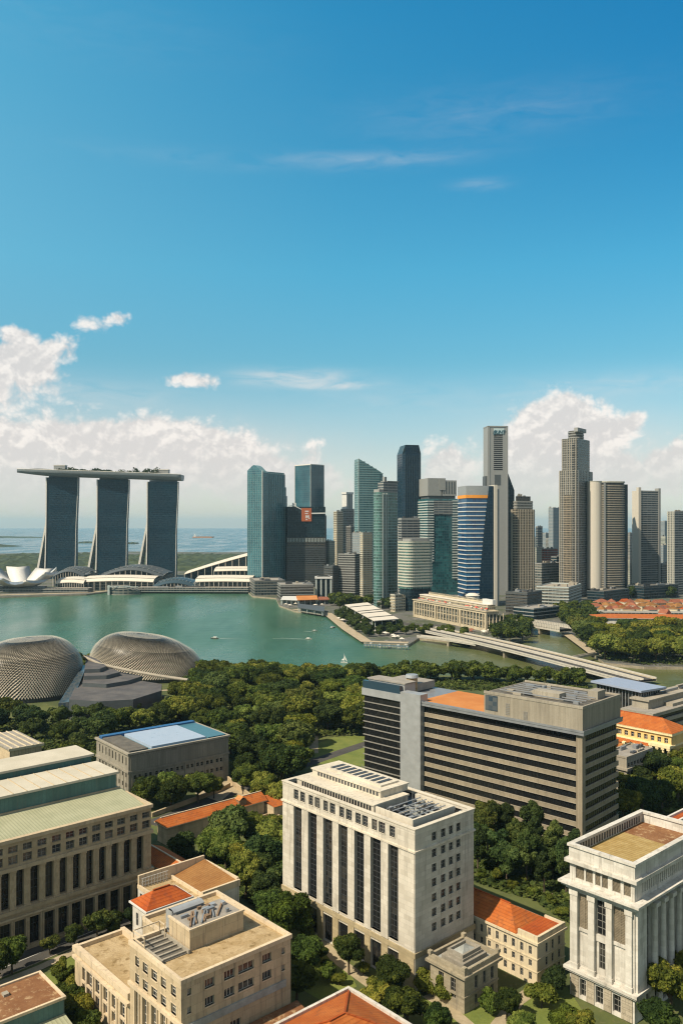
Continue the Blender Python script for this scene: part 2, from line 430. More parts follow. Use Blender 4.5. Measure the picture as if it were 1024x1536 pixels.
def facade(name, g1, g2, frame, fh=3.8, bw=3.0, band=0.3, mull=0.12, rough=0.16, spec=0.7, var=0.6, big=0.5, frough=0.6, metal=0.0, vfirst=False):
    """curtain wall by UV in metres: floors fh high, bays bw wide; each pane its own tone, slow drifts across the face"""
    m, t, p = newmat(name)
    uv = t.new('ShaderNodeTexCoord').outputs['UV']; u, v, _ = t.sep(uv)
    fu = t.math('DIVIDE', u, bw); fv = t.math('DIVIDE', v, fh)
    isb = t.math('LESS_THAN', t.math('FRACT', fv), band); ism = t.math('LESS_THAN', t.math('FRACT', fu), mull)
    wn = t.new('ShaderNodeTexWhiteNoise', noise_dimensions='2D')
    t.set(wn.inputs['Vector'], t.xyz(t.math('FLOOR', fu), t.math('FLOOR', fv)))
    drift = t.noise(t.mapping(uv, scale=(0.035, 0.016, 1)), 1.0, 4, 0.6)
    fl = t.new('ShaderNodeTexWhiteNoise', noise_dimensions='1D'); t.set(fl.inputs['W'], t.math('FLOOR', fv))
    k = t.math('ADD', t.math('MULTIPLY', t.math('SUBTRACT', wn.outputs['Value'], 0.5), var), t.math('ADD', t.math('MULTIPLY', t.math('SUBTRACT', drift, 0.5), 3.2 * big), t.math('MULTIPLY', t.math('SUBTRACT', fl.outputs['Value'], 0.5), 0.35)))
    gc = t.mixc(t.math('ADD', k, 0.5, clamp=True), g1, g2)
    solid = t.math('MAXIMUM', isb, ism)
    fn = t.noise(t.new('ShaderNodeNewGeometry').outputs['Position'], 0.08, 4)
    fc = t.mixc(t.lin(fn, 0.3, 0.7, 0, 1), sc(frame, 0.82), sc(frame, 1.12))
    t.set(p.inputs['Base Color'], t.mixc(solid, gc, fc))
    t.set(p.inputs['Roughness'], t.mixf(solid, t.lin(wn.outputs['Value'], 0, 1, rough * 0.7, rough * 1.5), frough))
    p.inputs['Specular IOR Level'].default_value = spec; p.inputs['Metallic'].default_value = metal
    bump(t, p, t.math('ADD', solid, t.math('MULTIPLY', wn.outputs['Value'], 0.05)), 0.35, 0.3)
    return m

def leaf_mat(name, dark, mid, lite, scale=0.16):
    m, t, p = newmat(name)
    g = t.new('ShaderNodeNewGeometry'); oi = t.new('ShaderNodeObjectInfo').outputs['Random']
    n = t.noise(g.outputs['Position'], scale, 3, 0.6); n2 = t.noise(g.outputs['Position'], 1.3, 2)
    k = t.math('ADD', t.math('MULTIPLY', t.math('SUBTRACT', n, 0.5), 1.9), t.math('MULTIPLY', t.math('SUBTRACT', n2, 0.5), 1.3))
    k = t.math('ADD', t.math('ADD', k, t.math('MULTIPLY', t.math('SUBTRACT', oi, 0.5), 0.75)), 0.45, clamp=True)
    hue = t.new('ShaderNodeTexWhiteNoise', noise_dimensions='1D'); t.set(hue.inputs['W'], t.math('MULTIPLY', oi, 91.7))
    c = t.mixc(t.smooth(k, 0.0, 0.55), dark, mid); c = t.mixc(t.smooth(k, 0.5, 1.0), c, lite)
    c = t.mixc(1.0, c, t.mixc(hue.outputs['Value'], (0.78, 0.97, 1.05), (1.22, 1.03, 0.80)), 'MULTIPLY')
    t.set(p.inputs['Base Color'], c); p.inputs['Roughness'].default_value = 0.7; p.inputs['Specular IOR Level'].default_value = 0.10
    # leaves let some light through
    tr = t.new('ShaderNodeBsdfTranslucent'); t.set(tr.inputs['Color'], t.mixc(0.5, c, lite))
    mx = t.new('ShaderNodeMixShader'); mx.inputs[0].default_value = 0.22
    t.l.new(p.outputs[0], mx.inputs[1]); t.l.new(tr.outputs[0], mx.inputs[2])
    out = [q for q in t.n if q.type == 'OUTPUT_MATERIAL'][0]; t.l.new(mx.outputs[0], out.inputs[0])
    return m

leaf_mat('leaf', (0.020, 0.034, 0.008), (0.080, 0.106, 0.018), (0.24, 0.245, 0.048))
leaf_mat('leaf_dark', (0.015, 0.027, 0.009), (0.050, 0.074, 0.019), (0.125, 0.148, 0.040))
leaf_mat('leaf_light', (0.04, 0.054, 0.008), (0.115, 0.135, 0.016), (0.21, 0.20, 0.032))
leaf_mat('leaf_hedge', (0.034, 0.046, 0.008), (0.085, 0.105, 0.016), (0.16, 0.165, 0.028), 0.5)
wall_mat('bark', (0.10, 0.075, 0.05), 0.3, streak=0.5)

def build_ground_mats():
    m, t, p = newmat('ground')
    pos = t.new('ShaderNodeNewGeometry').outputs['Position']
    n1 = t.noise(pos, 0.035, 5, 0.6); n2 = t.noise(pos, 0.4, 5, 0.7); n3 = t.noise(pos, 0.012, 3)
    c = t.mixc(t.smooth(n1, 0.4, 0.6), (0.045, 0.062, 0.016), (0.085, 0.100, 0.024))
    c = t.mixc(t.math('MULTIPLY', t.smooth(n2, 0.55, 0.72), 0.7), c, (0.16, 0.125, 0.07))
    t.set(p.inputs['Base Color'], c); p.inputs['Roughness'].default_value = 0.95; bump(t, p, n2, 0.6, 0.3)
    m, t, p = newmat('city_ground')
    pos = t.new('ShaderNodeNewGeometry').outputs['Position']
    n1 = t.noise(pos, 0.02, 5, 0.6); n2 = t.noise(pos, 0.15, 4, 0.6)
    c = t.mixc(t.smooth(n1, 0.4, 0.6), (0.10, 0.098, 0.09), (0.05, 0.062, 0.03)); c = t.mixc(t.smooth(n2, 0.5, 0.7), c, (0.17, 0.155, 0.13))
    t.set(p.inputs['Base Color'], c); p.inputs['Roughness'].default_value = 0.9
    m, t, p = newmat('lawn')
    pos = t.new('ShaderNodeNewGeometry').outputs['Position']
    n1 = t.noise(pos, 0.12, 4, 0.6); n2 = t.noise(pos, 1.8, 4, 0.7)
    c = t.mixc(t.smooth(n1, 0.3, 0.7), (0.10, 0.135, 0.020), (0.165, 0.185, 0.035)); c = t.mixc(t.lin(n2, 0.4, 0.7, 0, 0.6), c, (0.075, 0.095, 0.018))
    t.set(p.inputs['Base Color'], c); p.inputs['Roughness'].default_value = 0.95; bump(t, p, n2, 0.6, 0.15)
    # bay water: silty green, small wind ripples, smoother and rougher lanes
    m, t, p = newmat('water')
    pos = t.new('ShaderNodeNewGeometry').outputs['Position']
    x, y, z = t.sep(pos)
    lane = t.noise(t.mapping(pos, scale=(0.010, 0.0022, 1)), 1.0, 4, 0.6); n2 = t.noise(t.mapping(pos, scale=(0.03, 0.012, 1)), 1.0, 5, 0.65)
    river = t.smooth(t.math('ADD', x, t.math('MULTIPLY', t.math('SUBTRACT', n2, 0.5), 120)), -20.0, 160.0)
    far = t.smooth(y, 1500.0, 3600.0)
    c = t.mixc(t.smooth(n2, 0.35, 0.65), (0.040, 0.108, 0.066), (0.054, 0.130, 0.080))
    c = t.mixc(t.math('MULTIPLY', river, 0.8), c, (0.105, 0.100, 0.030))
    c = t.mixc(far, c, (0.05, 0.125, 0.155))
    t.set(p.inputs['Base Color'], c)
    t.set(p.inputs['Roughness'], t.lin(lane, 0.35, 0.65, 0.14, 0.34)); p.inputs['Specular IOR Level'].default_value = 0.22
    w1 = t.noise(t.mapping(pos, scale=(0.22, 0.5, 1)), 1.0, 4, 0.6); w2 = t.noise(t.mapping(pos, scale=(0.045, 0.12, 1)), 1.0, 3, 0.6)
    bump(t, p, t.math('ADD', t.math('MULTIPLY', w1, 0.5), t.math('MULTIPLY', w2, 1.4)), 0.5, 0.75)
    m, t, p = newmat('far_leaf')
    pos = t.new('ShaderNodeNewGeometry').outputs['Position']
    n1 = t.noise(pos, 0.03, 5, 0.65)
    t.set(p.inputs['Base Color'], t.mixc(t.smooth(n1, 0.35, 0.65), (0.014, 0.028, 0.012), (0.050, 0.070, 0.026))); p.inputs['Roughness'].default_value = 0.9
build_ground_mats()

roof_mat('asphalt', (0.060, 0.058, 0.055), (0.085, 0.080, 0.072), 0.4, patch=0.1)
roof_mat('paving', (0.34, 0.28, 0.19), (0.42, 0.35, 0.25), 0.35, patch=0.2)
roof_mat('path_sand', (0.40, 0.33, 0.22), (0.30, 0.25, 0.16), 0.4, patch=0.4)
paint('white_line', (0.62, 0.60, 0.55))
wall_mat('seawall', (0.36, 0.31, 0.23), 0.2, (3.0, 0.8, 0.05), 0.6)

wall_mat('court_white', (0.60, 0.55, 0.465), 0.07, (2.4, 1.2, 0.05), 0.34, seam=0.76)
wall_mat('court_trim', (0.58, 0.52, 0.42), 0.10, None, 0.4)
wall_mat('court_base', (0.44, 0.36, 0.22), 0.12, (1.8, 0.9, 0.05), 0.35)
wall_mat('stone_beige', (0.45, 0.35, 0.22), 0.12, (2.6, 1.1, 0.04), 0.35, seam=0.85)
wall_mat('stone_trim', (0.47, 0.37, 0.24), 0.12, None, 0.35)
wall_mat('stucco_cream', (0.55, 0.435, 0.285), 0.10, (3.0, 2.0, 0.06), 0.55, seam=0.74)
wall_mat('stucco_trim', (0.60, 0.48, 0.33), 0.10, None, 0.4)
wall_mat('white_stone', (0.61, 0.575, 0.515), 0.09, (2.6, 1.3, 0.04), 0.42, seam=0.86)
wall_mat('white_base', (0.42, 0.365, 0.28), 0.12, (2.2, 1.3, 0.07), 0.4, seam=0.6)
wall_mat('grey_stone', (0.30, 0.27, 0.22), 0.12, (2.0, 1.0, 0.05), 0.4)
wall_mat('grey_panel', (0.265, 0.24, 0.195), 0.10, (1.2, 9.0, 0.10), 0.4, seam=0.72)
wall_mat('concrete', (0.33, 0.295, 0.235), 0.14, None, 0.5)
wall_mat('plant_box', (0.31, 0.275, 0.215), 0.08, (0.9, 20.0, 0.05), 0.35, seam=0.82)
wall_mat('spandrel', (0.30, 0.25, 0.178), 0.10, (0.55, 40.0, 0.05), 0.25, seam=0.72)
wall_mat('yellow_wall', (0.72, 0.50, 0.20), 0.12, None, 0.3)
wall_mat('yellow_trim', (0.80, 0.66, 0.38), 0.10, None, 0.3)
wall_mat('rust_wall', (0.50, 0.20, 0.06), 0.15, None, 0.3)
wall_mat('pavilion_stone', (0.36, 0.31, 0.22), 0.14, (1.6, 0.8, 0.05), 0.45)
wall_mat('cream_wall', (0.58, 0.49, 0.34), 0.10, None, 0.35)
wall_mat('hotel_stone', (0.50, 0.42, 0.29), 0.12, None, 0.4)

roof_mat('tile_orange', (0.38, 0.098, 0.020), (0.46, 0.145, 0.036), 0.5, 0.95, moss=(0.24, 0.08, 0.03))
roof_mat('brown_tile', (0.25, 0.115, 0.038), (0.33, 0.17, 0.06), 0.5, 0.95)
roof_mat('tile_red', (0.33, 0.066, 0.014), (0.42, 0.10, 0.022), 0.5, 0.95, moss=(0.25, 0.06, 0.02))
roof_mat('orange_deck', (0.44, 0.165, 0.048), (0.52, 0.22, 0.07), 0.25, patch=0.08)
roof_mat('rust_deck', (0.19, 0.085, 0.038), (0.26, 0.13, 0.06), 0.5, patch=0.25, moss=(0.36, 0.24, 0.13))
roof_mat('tan_deck', (0.37, 0.265, 0.135), (0.50, 0.38, 0.225), 0.7, patch=0.30, moss=(0.20, 0.135, 0.06))
roof_mat('straw_deck', (0.33, 0.225, 0.08), (0.43, 0.315, 0.135), 0.5, -1.1, patch=0.35)
roof_mat('green_roof', (0.31, 0.315, 0.205), (0.36, 0.36, 0.24), 0.2, -0.9, patch=0.2)
roof_mat('cream_roof', (0.45, 0.41, 0.325), (0.52, 0.475, 0.385), 0.2, patch=0.1)
roof_mat('dark_deck', (0.10, 0.093, 0.082), (0.16, 0.145, 0.12), 0.5, patch=0.3)
roof_mat('grey_deck', (0.26, 0.24, 0.21), (0.34, 0.31, 0.27), 0.5, patch=0.3)
roof_mat('slate', (0.085, 0.082, 0.085), (0.13, 0.122, 0.118), 0.35, 1.4, patch=0.1)
wall_mat('teal_wall', (0.10, 0.19, 0.175), 0.12, (1.1, 30.0, 0.08), 0.3, seam=0.8)
paint('blue_roof', (0.27, 0.31, 0.40), 0.4, 0.0, 0.05)
paint('sky_roof', (0.33, 0.39, 0.48), 0.35, 0.0, 0.06)
paint('deep_blue', (0.025, 0.10, 0.24), 0.4)
paint('teal_roof', (0.06, 0.15, 0.19), 0.4)
paint('white_paint', (0.60, 0.585, 0.55), 0.5)
paint('pale_roof', (0.60, 0.545, 0.46), 0.6, 0, 0.07)
paint('grey_metal', (0.25, 0.26, 0.27), 0.42, 0.3)
paint('light_metal', (0.36, 0.37, 0.375), 0.4, 0.3)
paint('dark_metal', (0.05, 0.052, 0.055), 0.5)
paint('black', (0.012, 0.012, 0.014), 0.5)
paint('frame_grey', (0.20, 0.19, 0.17), 0.6)
paint('frame_pale', (0.55, 0.50, 0.42), 0.6)
paint('louvre', (0.20, 0.165, 0.115), 0.8, 0, 0.3)
paint('copper_grey', (0.30, 0.31, 0.29), 0.7, 0, 0.25)
paint('orange_sign', (0.42, 0.11, 0.04), 0.5)
paint('pale_mark', (0.62, 0.56, 0.55), 0.5)
paint('orange_band', (0.78, 0.30, 0.04), 0.5)
paint('sign_teal', (0.015, 0.07, 0.10), 0.4)
paint('sign_rim', (0.45, 0.56, 0.58), 0.5)
paint('terracotta', (0.25, 0.085, 0.042), 0.8, 0, 0.3)
paint('red_cloth', (0.55, 0.07, 0.05), 0.8, 0, 0.2)
paint('wood', (0.22, 0.14, 0.08), 0.7, 0, 0.3)
paint('bridge_pale', (0.43, 0.40, 0.345), 0.7, 0, 0.14)
glass_mat('pane', lit=0.38); glass_mat('pane_dark', (0.010, 0.011, 0.012), 0.18, 0.45, 0.12)
glass_mat('pane_blue', (0.02, 0.045, 0.07), 0.1, 0.7, 0.25)

# ------------------------------------------------------------------ setting: water, land, roads, lawns
rnd = random.Random(7)
def structure(o): o['kind'] = 'structure'; return o
def fill(name, pts, z, mat, depth=0.0, sidemat=None):
    """flat ground of any outline, with side walls down to z - depth"""
    bm = bmesh.new(); vs = [bm.verts.new((p[0], p[1], z)) for p in pts]
    es = [bm.edges.new((vs[i], vs[(i + 1) % len(vs)])) for i in range(len(vs))]
    bmesh.ops.triangle_fill(bm, use_beauty=True, use_dissolve=False, edges=es)
    for f in bm.faces:
        if f.normal.z < 0: f.normal_flip()
    if depth:
        lo = [bm.verts.new((p[0], p[1], z - depth)) for p in pts]
        uvl = bm.loops.layers.uv.verify(); u = 0
        for i in range(len(pts)):
            j = (i + 1) % len(pts); f = bm.faces.new((vs[i], vs[j], lo[j], lo[i])); f.material_index = 1
            L = math.hypot(pts[j][0] - pts[i][0], pts[j][1] - pts[i][1])
            for lp, c in zip(f.loops, ((u, z), (u + L, z), (u + L, z - depth), (u, z - depth))): lp[uvl].uv = c
            u += L
    me = bpy.data.meshes.new(name); bm.to_mesh(me); bm.free()
    me.materials.append(mat)
    if depth: me.materials.append(sidemat)
    return link(name, me)

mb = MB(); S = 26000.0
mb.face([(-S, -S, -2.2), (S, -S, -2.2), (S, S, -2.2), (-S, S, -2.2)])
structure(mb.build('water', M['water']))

near_px = [(-700, 996), (0, 1000), (310, 1006), (420, 1012), (560, 1013), (700, 1013), (860, 1022), (905, 1025), (960, 1022), (1100, 1018), (1700, 1015)]
near = [gp(*p) for p in near_px]
structure(fill('ground', [(-2500, -600), (2500, -600), (2500, near[-1][1])] + near[::-1] + [(-2500, near[0][1])], 0.0, M['ground'], 4.0, M['seawall']))
far_px = [(-900, 903), (0, 895), (130, 891), (165, 887), (372, 888), (379, 894), (414, 897), (419, 908), (442, 916), (492, 922), (520, 946), (549, 965),
          (612, 967), (628, 957), (700, 963), (765, 964), (796, 952), (799, 938), (752, 926), (768, 921), (838, 936), (848, 950), (894, 985), (906, 994), (965, 1000), (1800, 1004)]
farp = [gp(*p) for p in far_px]
structure(fill('land', farp + [(9000, farp[-1][1]), (12000, 14000), (3000, 12000), (1300, 6000), (500, 4300), (60, 3700), (-500, 3450), (-900, 3550), (-1350, 3300), (-2300, 3000), (-3600, 2700), (farp[0][0] - 900, farp[0][1] + 200)],
               0.0, M['city_ground'], 4.0, M['seawall']))

# low islands out at sea
def island(px0, px1, Y, h, n=40, depth=200):
    mb = MB(); rows = []
    x0, x1 = pxx(px0, Y), pxx(px1, Y)
    for j in range(6):
        v = j / 5
        rows.append([(x0 + (x1 - x0) * i / n, Y + depth * v + 25 * math.sin(i * 1.3), -3 + h * max(0, math.sin(math.pi * i / n)) ** 0.35 * math.sin(math.pi * v) ** 0.5 * rnd.uniform(0.7, 1.15)) for i in range(n + 1)])
    mb.grid(rows)
    return structure(mb.build('hills', M['far_leaf'], weld=True))
island(-160, 62, 7300, 16); island(112, 140, 5200, 11, 16, 120); island(186, 204, 5000, 12, 14, 120)
island(-300, 14, 4300, 24, 30, 200)

# woods on the far shore, read as one mass
def woods(name, label, x0, x1, y0, y1, nx, ny, h, hole=lambda x, y: False):
    mb = MB(); r = random.Random(5); P = {}
    for j in range(ny + 1):
        for i in range(nx + 1):
            x = x0 + (x1 - x0) * i / nx + r.uniform(-4, 4); y = y0 + (y1 - y0) * j / ny + r.uniform(-6, 6)
            z = h * r.uniform(0.35, 1.15) * (0.8 + 0.35 * math.sin(i * 0.21) * math.sin(j * 0.4 + i * 0.07))
            if i in (0, nx) or j in (0, ny): z = -0.5
            P[i, j] = (x, y, max(z, -0.5))
    for j in range(ny):
        for i in range(nx): mb.face([P[i, j], P[i + 1, j], P[i + 1, j + 1], P[i, j + 1]], smooth=True)
    o = mb.build(name, M['far_leaf'], weld=True)
    return tag(o, label, 'woods', kind='stuff')
woods('woods', 'far-off belt of green woods between the bay towers and the sea', -1750, 140, 2050, 2950, 190, 60, 15)

# roads, pavements, lawns and paths of the near district, as sheets just above the ground
def strip(name, pts, w, z, mat, kerb=False):
    mb = MB(); P = [Vector((p[0], p[1], 0)) for p in pts]; Ls = []; Rs = []
    for i, p in enumerate(P):
        d = (P[min(i + 1, len(P) - 1)] - P[max(i - 1, 0)]).normalized(); n = Vector((-d.y, d.x, 0))
        Ls.append(p + n * w / 2); Rs.append(p - n * w / 2)
    for i in range(len(P) - 1):
        mb.face([(*Rs[i].xy, z), (*Rs[i + 1].xy, z), (*Ls[i + 1].xy, z), (*Ls[i].xy, z)])
    o = structure(mb.build(name, mat))
    if kerb:
        k = MB()
        for side in (Ls, Rs):
            for i in range(len(P) - 1): k.beam((*side[i].xy, 0.07), (*side[i + 1].xy, 0.07), 0.28, 0.16)
        structure(k.build('kerb', M['seawall']))
    return o
def bezier(pxs): return [gp(*p) for p in pxs]
street = bezier([(-160, 1530), (-60, 1478), (10, 1450), (90, 1417), (190, 1376), (260, 1348)])
strip('road', street, 8.5, 0.03, M['asphalt'], True)
strip('road_marking', street, 0.18, 0.045, M['white_line'])
strip('pavement', bezier([(-90, 1518), (0, 1476), (60, 1452), (112, 1428), (215, 1386)]), 2.6, 0.16, M['paving'])
def patch(name, pxs, z, mat): return structure(fill(name, [gp(*p) for p in pxs][::1], z, mat))
patch('lawn', [(458, 1122), (500, 1106), (560, 1100), (560, 1150), (480, 1146)], 0.03, M['lawn'])
patch('lawn', [(440, 1430), (475, 1412), (520, 1448), (535, 1480), (480, 1500), (445, 1480)], 0.03, M['lawn'])
patch('lawn', [(625, 1496), (668, 1486), (760, 1500), (850, 1480), (900, 1560), (640, 1560)], 0.03, M['lawn'])
patch('lawn', [(960, 1165), (1040, 1150), (1060, 1185), (980, 1192)], 0.03, M['lawn'])
patch('lawn', [(60, 1470), (110, 1432), (150, 1475), (150, 1560), (90, 1560)], 0.03, M['lawn'])
patch('lawn', [(255, 1010), (320, 1004), (420, 1016), (420, 1060), (330, 1050), (260, 1040)], 0.03, M['lawn'])
strip('path', bezier([(448, 1362), (470, 1395), (505, 1440), (560, 1480), (640, 1520)]), 3.2, 0.06, M['path_sand'])
strip('path', bezier([(640, 1492), (672, 1512), (710, 1545), (760, 1590)]), 3.0, 0.065, M['path_sand'])
strip('path', bezier([(820, 1472), (795, 1488), (775, 1502), (745, 1540)]), 3.4, 0.06, M['path_sand'])
strip('path', bezier([(720, 1318), (775, 1312), (830, 1345), (860, 1372)]), 2.4, 0.06, M['path_sand'])
strip('path', bezier([(330, 1168), (352, 1182), (400, 1215), (425, 1230)]), 6.0, 0.06, M['path_sand'])
patch('paving', [(292, 1190), (330, 1172), (352, 1184), (330, 1203)], 0.05, M['paving'])
strip('path', bezier([(0, 1012), (190, 1040), (290, 1032), (420, 1038), (470, 1080), (470, 1130)]), 5.0, 0.06, M['path_sand'])
strip('path', bezier([(1080, 1172), (1020, 1180), (960, 1196), (925, 1235)]), 6.0, 0.06, M['path_sand'])
strip('road', bezier([(225, 1236), (330, 1196), (420, 1160), (500, 1132), (560, 1112)]), 7.0, 0.04, M['asphalt'])
# waterfront promenades on the far side
strip('promenade', bezier([(442, 914), (491, 920), (520, 943), (549, 962), (612, 964)]), 12.0, 0.10, M['paving'])
strip('promenade', bezier([(-300, 896), (0, 892.6), (130, 889), (170, 885.5), (372, 886)]), 16.0, 0.10, M['paving'])
strip('road', bezier([(560, 930), (630, 938), (720, 938), (760, 925), (800, 912), (830, 905)]), 18.0, 0.06, M['asphalt'])
strip('embankment', bezier([(846, 949), (893, 983)]), 9.0, 0.5, M['paving'])

# the air: a thin tropical haze over everything
hz = MB(); hz.box(-27000, 27000, -27000, 27000, -4.5, 300.0)
hazemat = bpy.data.materials.new('haze'); hazemat.use_nodes = True
t = NT(hazemat.node_tree); t.n.clear(); ho = t.new('ShaderNodeOutputMaterial'); pv = t.new('ShaderNodeVolumePrincipled')
pv.inputs['Color'].default_value = (0.55, 0.85, 1.0, 1); pv.inputs['Density'].default_value = 0.000036; pv.inputs['Anisotropy'].default_value = 0.2
t.l.new(pv.outputs[0], ho.inputs['Volume'])
tag(hz.build('haze', hazemat), kind='stuff')

# ------------------------------------------------------------------ skyline: helpers
def rrect(Lx, Ly, r, n=5, corners=(1, 1, 1, 1)):
    """rounded rectangle, ccw from the near corner"""
    P = []
    for k, (cx, cy, a0) in enumerate(((r, r, 180), (Lx - r, r, 270), (Lx - r, Ly - r, 0), (r, Ly - r, 90))):
        if not corners[k]: P.append(((0, 0), (Lx, 0), (Lx, Ly), (0, Ly))[k]); continue
        for i in range(n + 1):
            a = R(a0 + 90 * i / n); P.append((cx + r * math.cos(a), cy + r * math.sin(a)))
    return P
def offs(poly, d):
    """grow an outline outwards by d"""
    n = len(poly); out = []
    for i in range(n):
        p, q, s = Vector(poly[i - 1]), Vector(poly[i]), Vector(poly[(i + 1) % n])
        a = (q - p); b = (s - q)
        if a.length < 1e-6: a = b
        if b.length < 1e-6: b = a
        a.normalize(); b.normalize()
        na, nb = Vector((a.y, -a.x)), Vector((b.y, -b.x)); m = na + nb
        if m.length < 1e-6: m = na
        m.normalize(); k = d / max(0.35, m.dot(na)); out.append((q.x + m.x * k, q.y + m.y * k))
    return out
def part(B, name, mb, mats, weld=False):
    return mb.build(name, mats, B.e, weld=weld)
def body(B, poly, z0, z1, mat, name='body', roof=None):
    mb = MB(); mb.prism(poly, z0, z1, 0, 1); return part(B, name, mb, [M[mat], M[roof or 'grey_deck']])
def bands(B, poly, z0, z1, fh, bh, proj, mat, name='floor_bands', skip=0):
    mb = MB(); P = offs(poly, proj); z = z0
    while z + bh <= z1 + 0.01:
        mb.prism(P, z, z + bh, 0, cap=True, bottom=True); z += fh
    return part(B, name, mb, [M[mat]])
def fins(B, side, a0, a1, n, z0, z1, w, proj, mat, name='facade_fins', off=0.0):
    mb = MB()
    for i in range(n):
        a = a0 + (a1 - a0) * (i / (n - 1) if n > 1 else 0.5)
        if side == 'L': mb.box(off - proj, off, a - w / 2, a + w / 2, z0, z1)
        else: mb.box(a - w / 2, a + w / 2, off - proj, off, z0, z1)
    return part(B, name, mb, [M[mat]])
def parapet(B, poly, z, h, w, mat, name='parapet'):
    mb = MB(); I = offs(poly, -w); O = offs(poly, 0.06); n = len(poly)
    for i in range(n):
        j = (i + 1) % n
        mb.face([O[i] + (z - 0.3,), O[j] + (z - 0.3,), O[j] + (z + h,), O[i] + (z + h,)])
        mb.face([O[i] + (z + h,), O[j] + (z + h,), I[j] + (z + h,), I[i] + (z + h,)])
        mb.face([I[j] + (z,), I[i] + (z,), I[i] + (z + h,), I[j] + (z + h,)])
    return part(B, name, mb, [M[mat]])
def plant(B, n, x0, x1, y0, y1, z, hmax, seed=1, mat='grey_metal', name='rooftop_plant'):
    """cooling units, tanks, pipes and stair heads on a roof"""
    r = random.Random(seed)
    for i in range(n):
        mb = MB(); w, d, h = r.uniform(0.06, 0.22) * (x1 - x0), r.uniform(0.06, 0.22) * (y1 - y0), hmax * r.uniform(0.3, 1.0)
        x, y = r.uniform(x0, x1 - w), r.uniform(y0, y1 - d)
        mb.box(x, x + w, y, y + d, z - 0.1, z + h, r.randint(0, 2))
        if r.random() < 0.3: mb.cyl(x + w / 2, y + d / 2, z + h, z + h * 1.35, min(w, d) * 0.3, n=8, m=1)
        part(B, 'rooftop_unit', mb, [M[mat], M['concrete'], M['dark_metal']])
def rect(B, inset=0.0): return [(inset, inset), (B.Lx - inset, inset), (B.Lx - inset, B.Ly - inset), (inset, B.Ly - inset)]
def antenna(B, x, y, z, h):
    mb = MB(); mb.cyl(x, y, z, z + h, 0.35, 0.12, 6); mb.cyl(x, y, z, z + h * 0.3, 0.8, 0.6, 6); return part(B, 'antenna', mb, [M['light_metal']])

G = 'office towers of the downtown skyline'
facade('f_mbs', (0.000, 0.010, 0.022), (0.002, 0.027, 0.047), (0.003, 0.025, 0.042), 3.6, 3.2, 0.22, 0.10, rough=0.28, spec=0.28, var=0.5, big=0.6)
facade('f_teal', (0.012, 0.060, 0.088), (0.045, 0.165, 0.200), (0.06, 0.15, 0.175), 4.0, 2.6, 0.16, 0.14, rough=0.14, spec=0.8, var=0.55, big=0.8)
facade('f_teal_pale', (0.025, 0.090, 0.105), (0.09, 0.22, 0.24), (0.15, 0.26, 0.27), 4.0, 2.6, 0.2, 0.16, rough=0.16, spec=0.8, var=0.4, big=0.7)
facade('f_blue', (0.010, 0.050, 0.072), (0.030, 0.11, 0.14), (0.015, 0.055, 0.075), 4.2, 3.4, 0.06, 0.05, rough=0.10, spec=0.8, var=0.25, big=0.7)
facade('f_black', (0.003, 0.010, 0.015), (0.014, 0.036, 0.048), (0.013, 0.025, 0.032), 4.0, 3.0, 0.15, 0.1, rough=0.2, spec=0.35, var=0.5, big=0.7)
facade('f_navy', (0.001, 0.010, 0.024), (0.005, 0.026, 0.050), (0.004, 0.021, 0.036), 4.0, 2.4, 0.2, 0.14, rough=0.2, spec=0.35, var=0.35, big=0.4)
facade('f_green', (0.010, 0.045, 0.042), (0.06, 0.165, 0.145), (0.34, 0.40, 0.35), 3.9, 2.8, 0.25, 0.08, rough=0.15, spec=0.8, var=0.9, big=0.9)
facade('f_aqua', (0.008, 0.045, 0.055), (0.03, 0.13, 0.14), (0.012, 0.055, 0.065), 4.2, 3.6, 0.10, 0.06, rough=0.1, spec=0.9, var=0.9, big=0.8)
facade('f_royal', (0.003, 0.026, 0.095), (0.01, 0.10, 0.21), (0.01, 0.05, 0.12), 4.2, 2.8, 0.08, 0.06, rough=0.1, spec=0.9, var=0.45, big=0.7)
facade('f_grey', (0.018, 0.022, 0.025), (0.07, 0.078, 0.075), (0.23, 0.215, 0.18), 3.7, 2.4, 0.38, 0.22, rough=0.25, spec=0.5, var=0.6, big=0.6)
facade('f_beige', (0.014, 0.015, 0.016), (0.06, 0.056, 0.046), (0.33, 0.275, 0.195), 3.7, 2.2, 0.22, 0.20, rough=0.3, spec=0.4, var=0.6, big=0.5)
facade('f_stone', (0.014, 0.017, 0.020), (0.065, 0.068, 0.066), (0.265, 0.26, 0.235), 3.7, 2.4, 0.22, 0.20, rough=0.25, spec=0.5, var=0.7, big=0.6)
facade('f_cream', (0.025, 0.028, 0.027), (0.09, 0.085, 0.07), (0.48, 0.41, 0.29), 3.6, 2.6, 0.40, 0.30, rough=0.3, spec=0.4, var=0.6, big=0.5)
facade('f_dark', (0.009, 0.010, 0.011), (0.035, 0.035, 0.031), (0.075, 0.07, 0.06), 3.7, 2.0, 0.35, 0.2, rough=0.25, spec=0.5, var=0.6, big=0.6)
facade('f_silver', (0.022, 0.032, 0.040), (0.07, 0.09, 0.10), (0.23, 0.23, 0.215), 3.8, 9.0, 0.42, 0.05, rough=0.2, spec=0.6, var=0.6, big=0.5)
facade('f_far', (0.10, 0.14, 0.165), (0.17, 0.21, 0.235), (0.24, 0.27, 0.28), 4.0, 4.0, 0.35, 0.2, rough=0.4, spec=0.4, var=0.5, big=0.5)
facade('f_lime', (0.09, 0.115, 0.095), (0.18, 0.21, 0.17), (0.38, 0.38, 0.31), 3.6, 3.0, 0.4, 0.2, rough=0.3, spec=0.4, var=0.5, big=0.5)
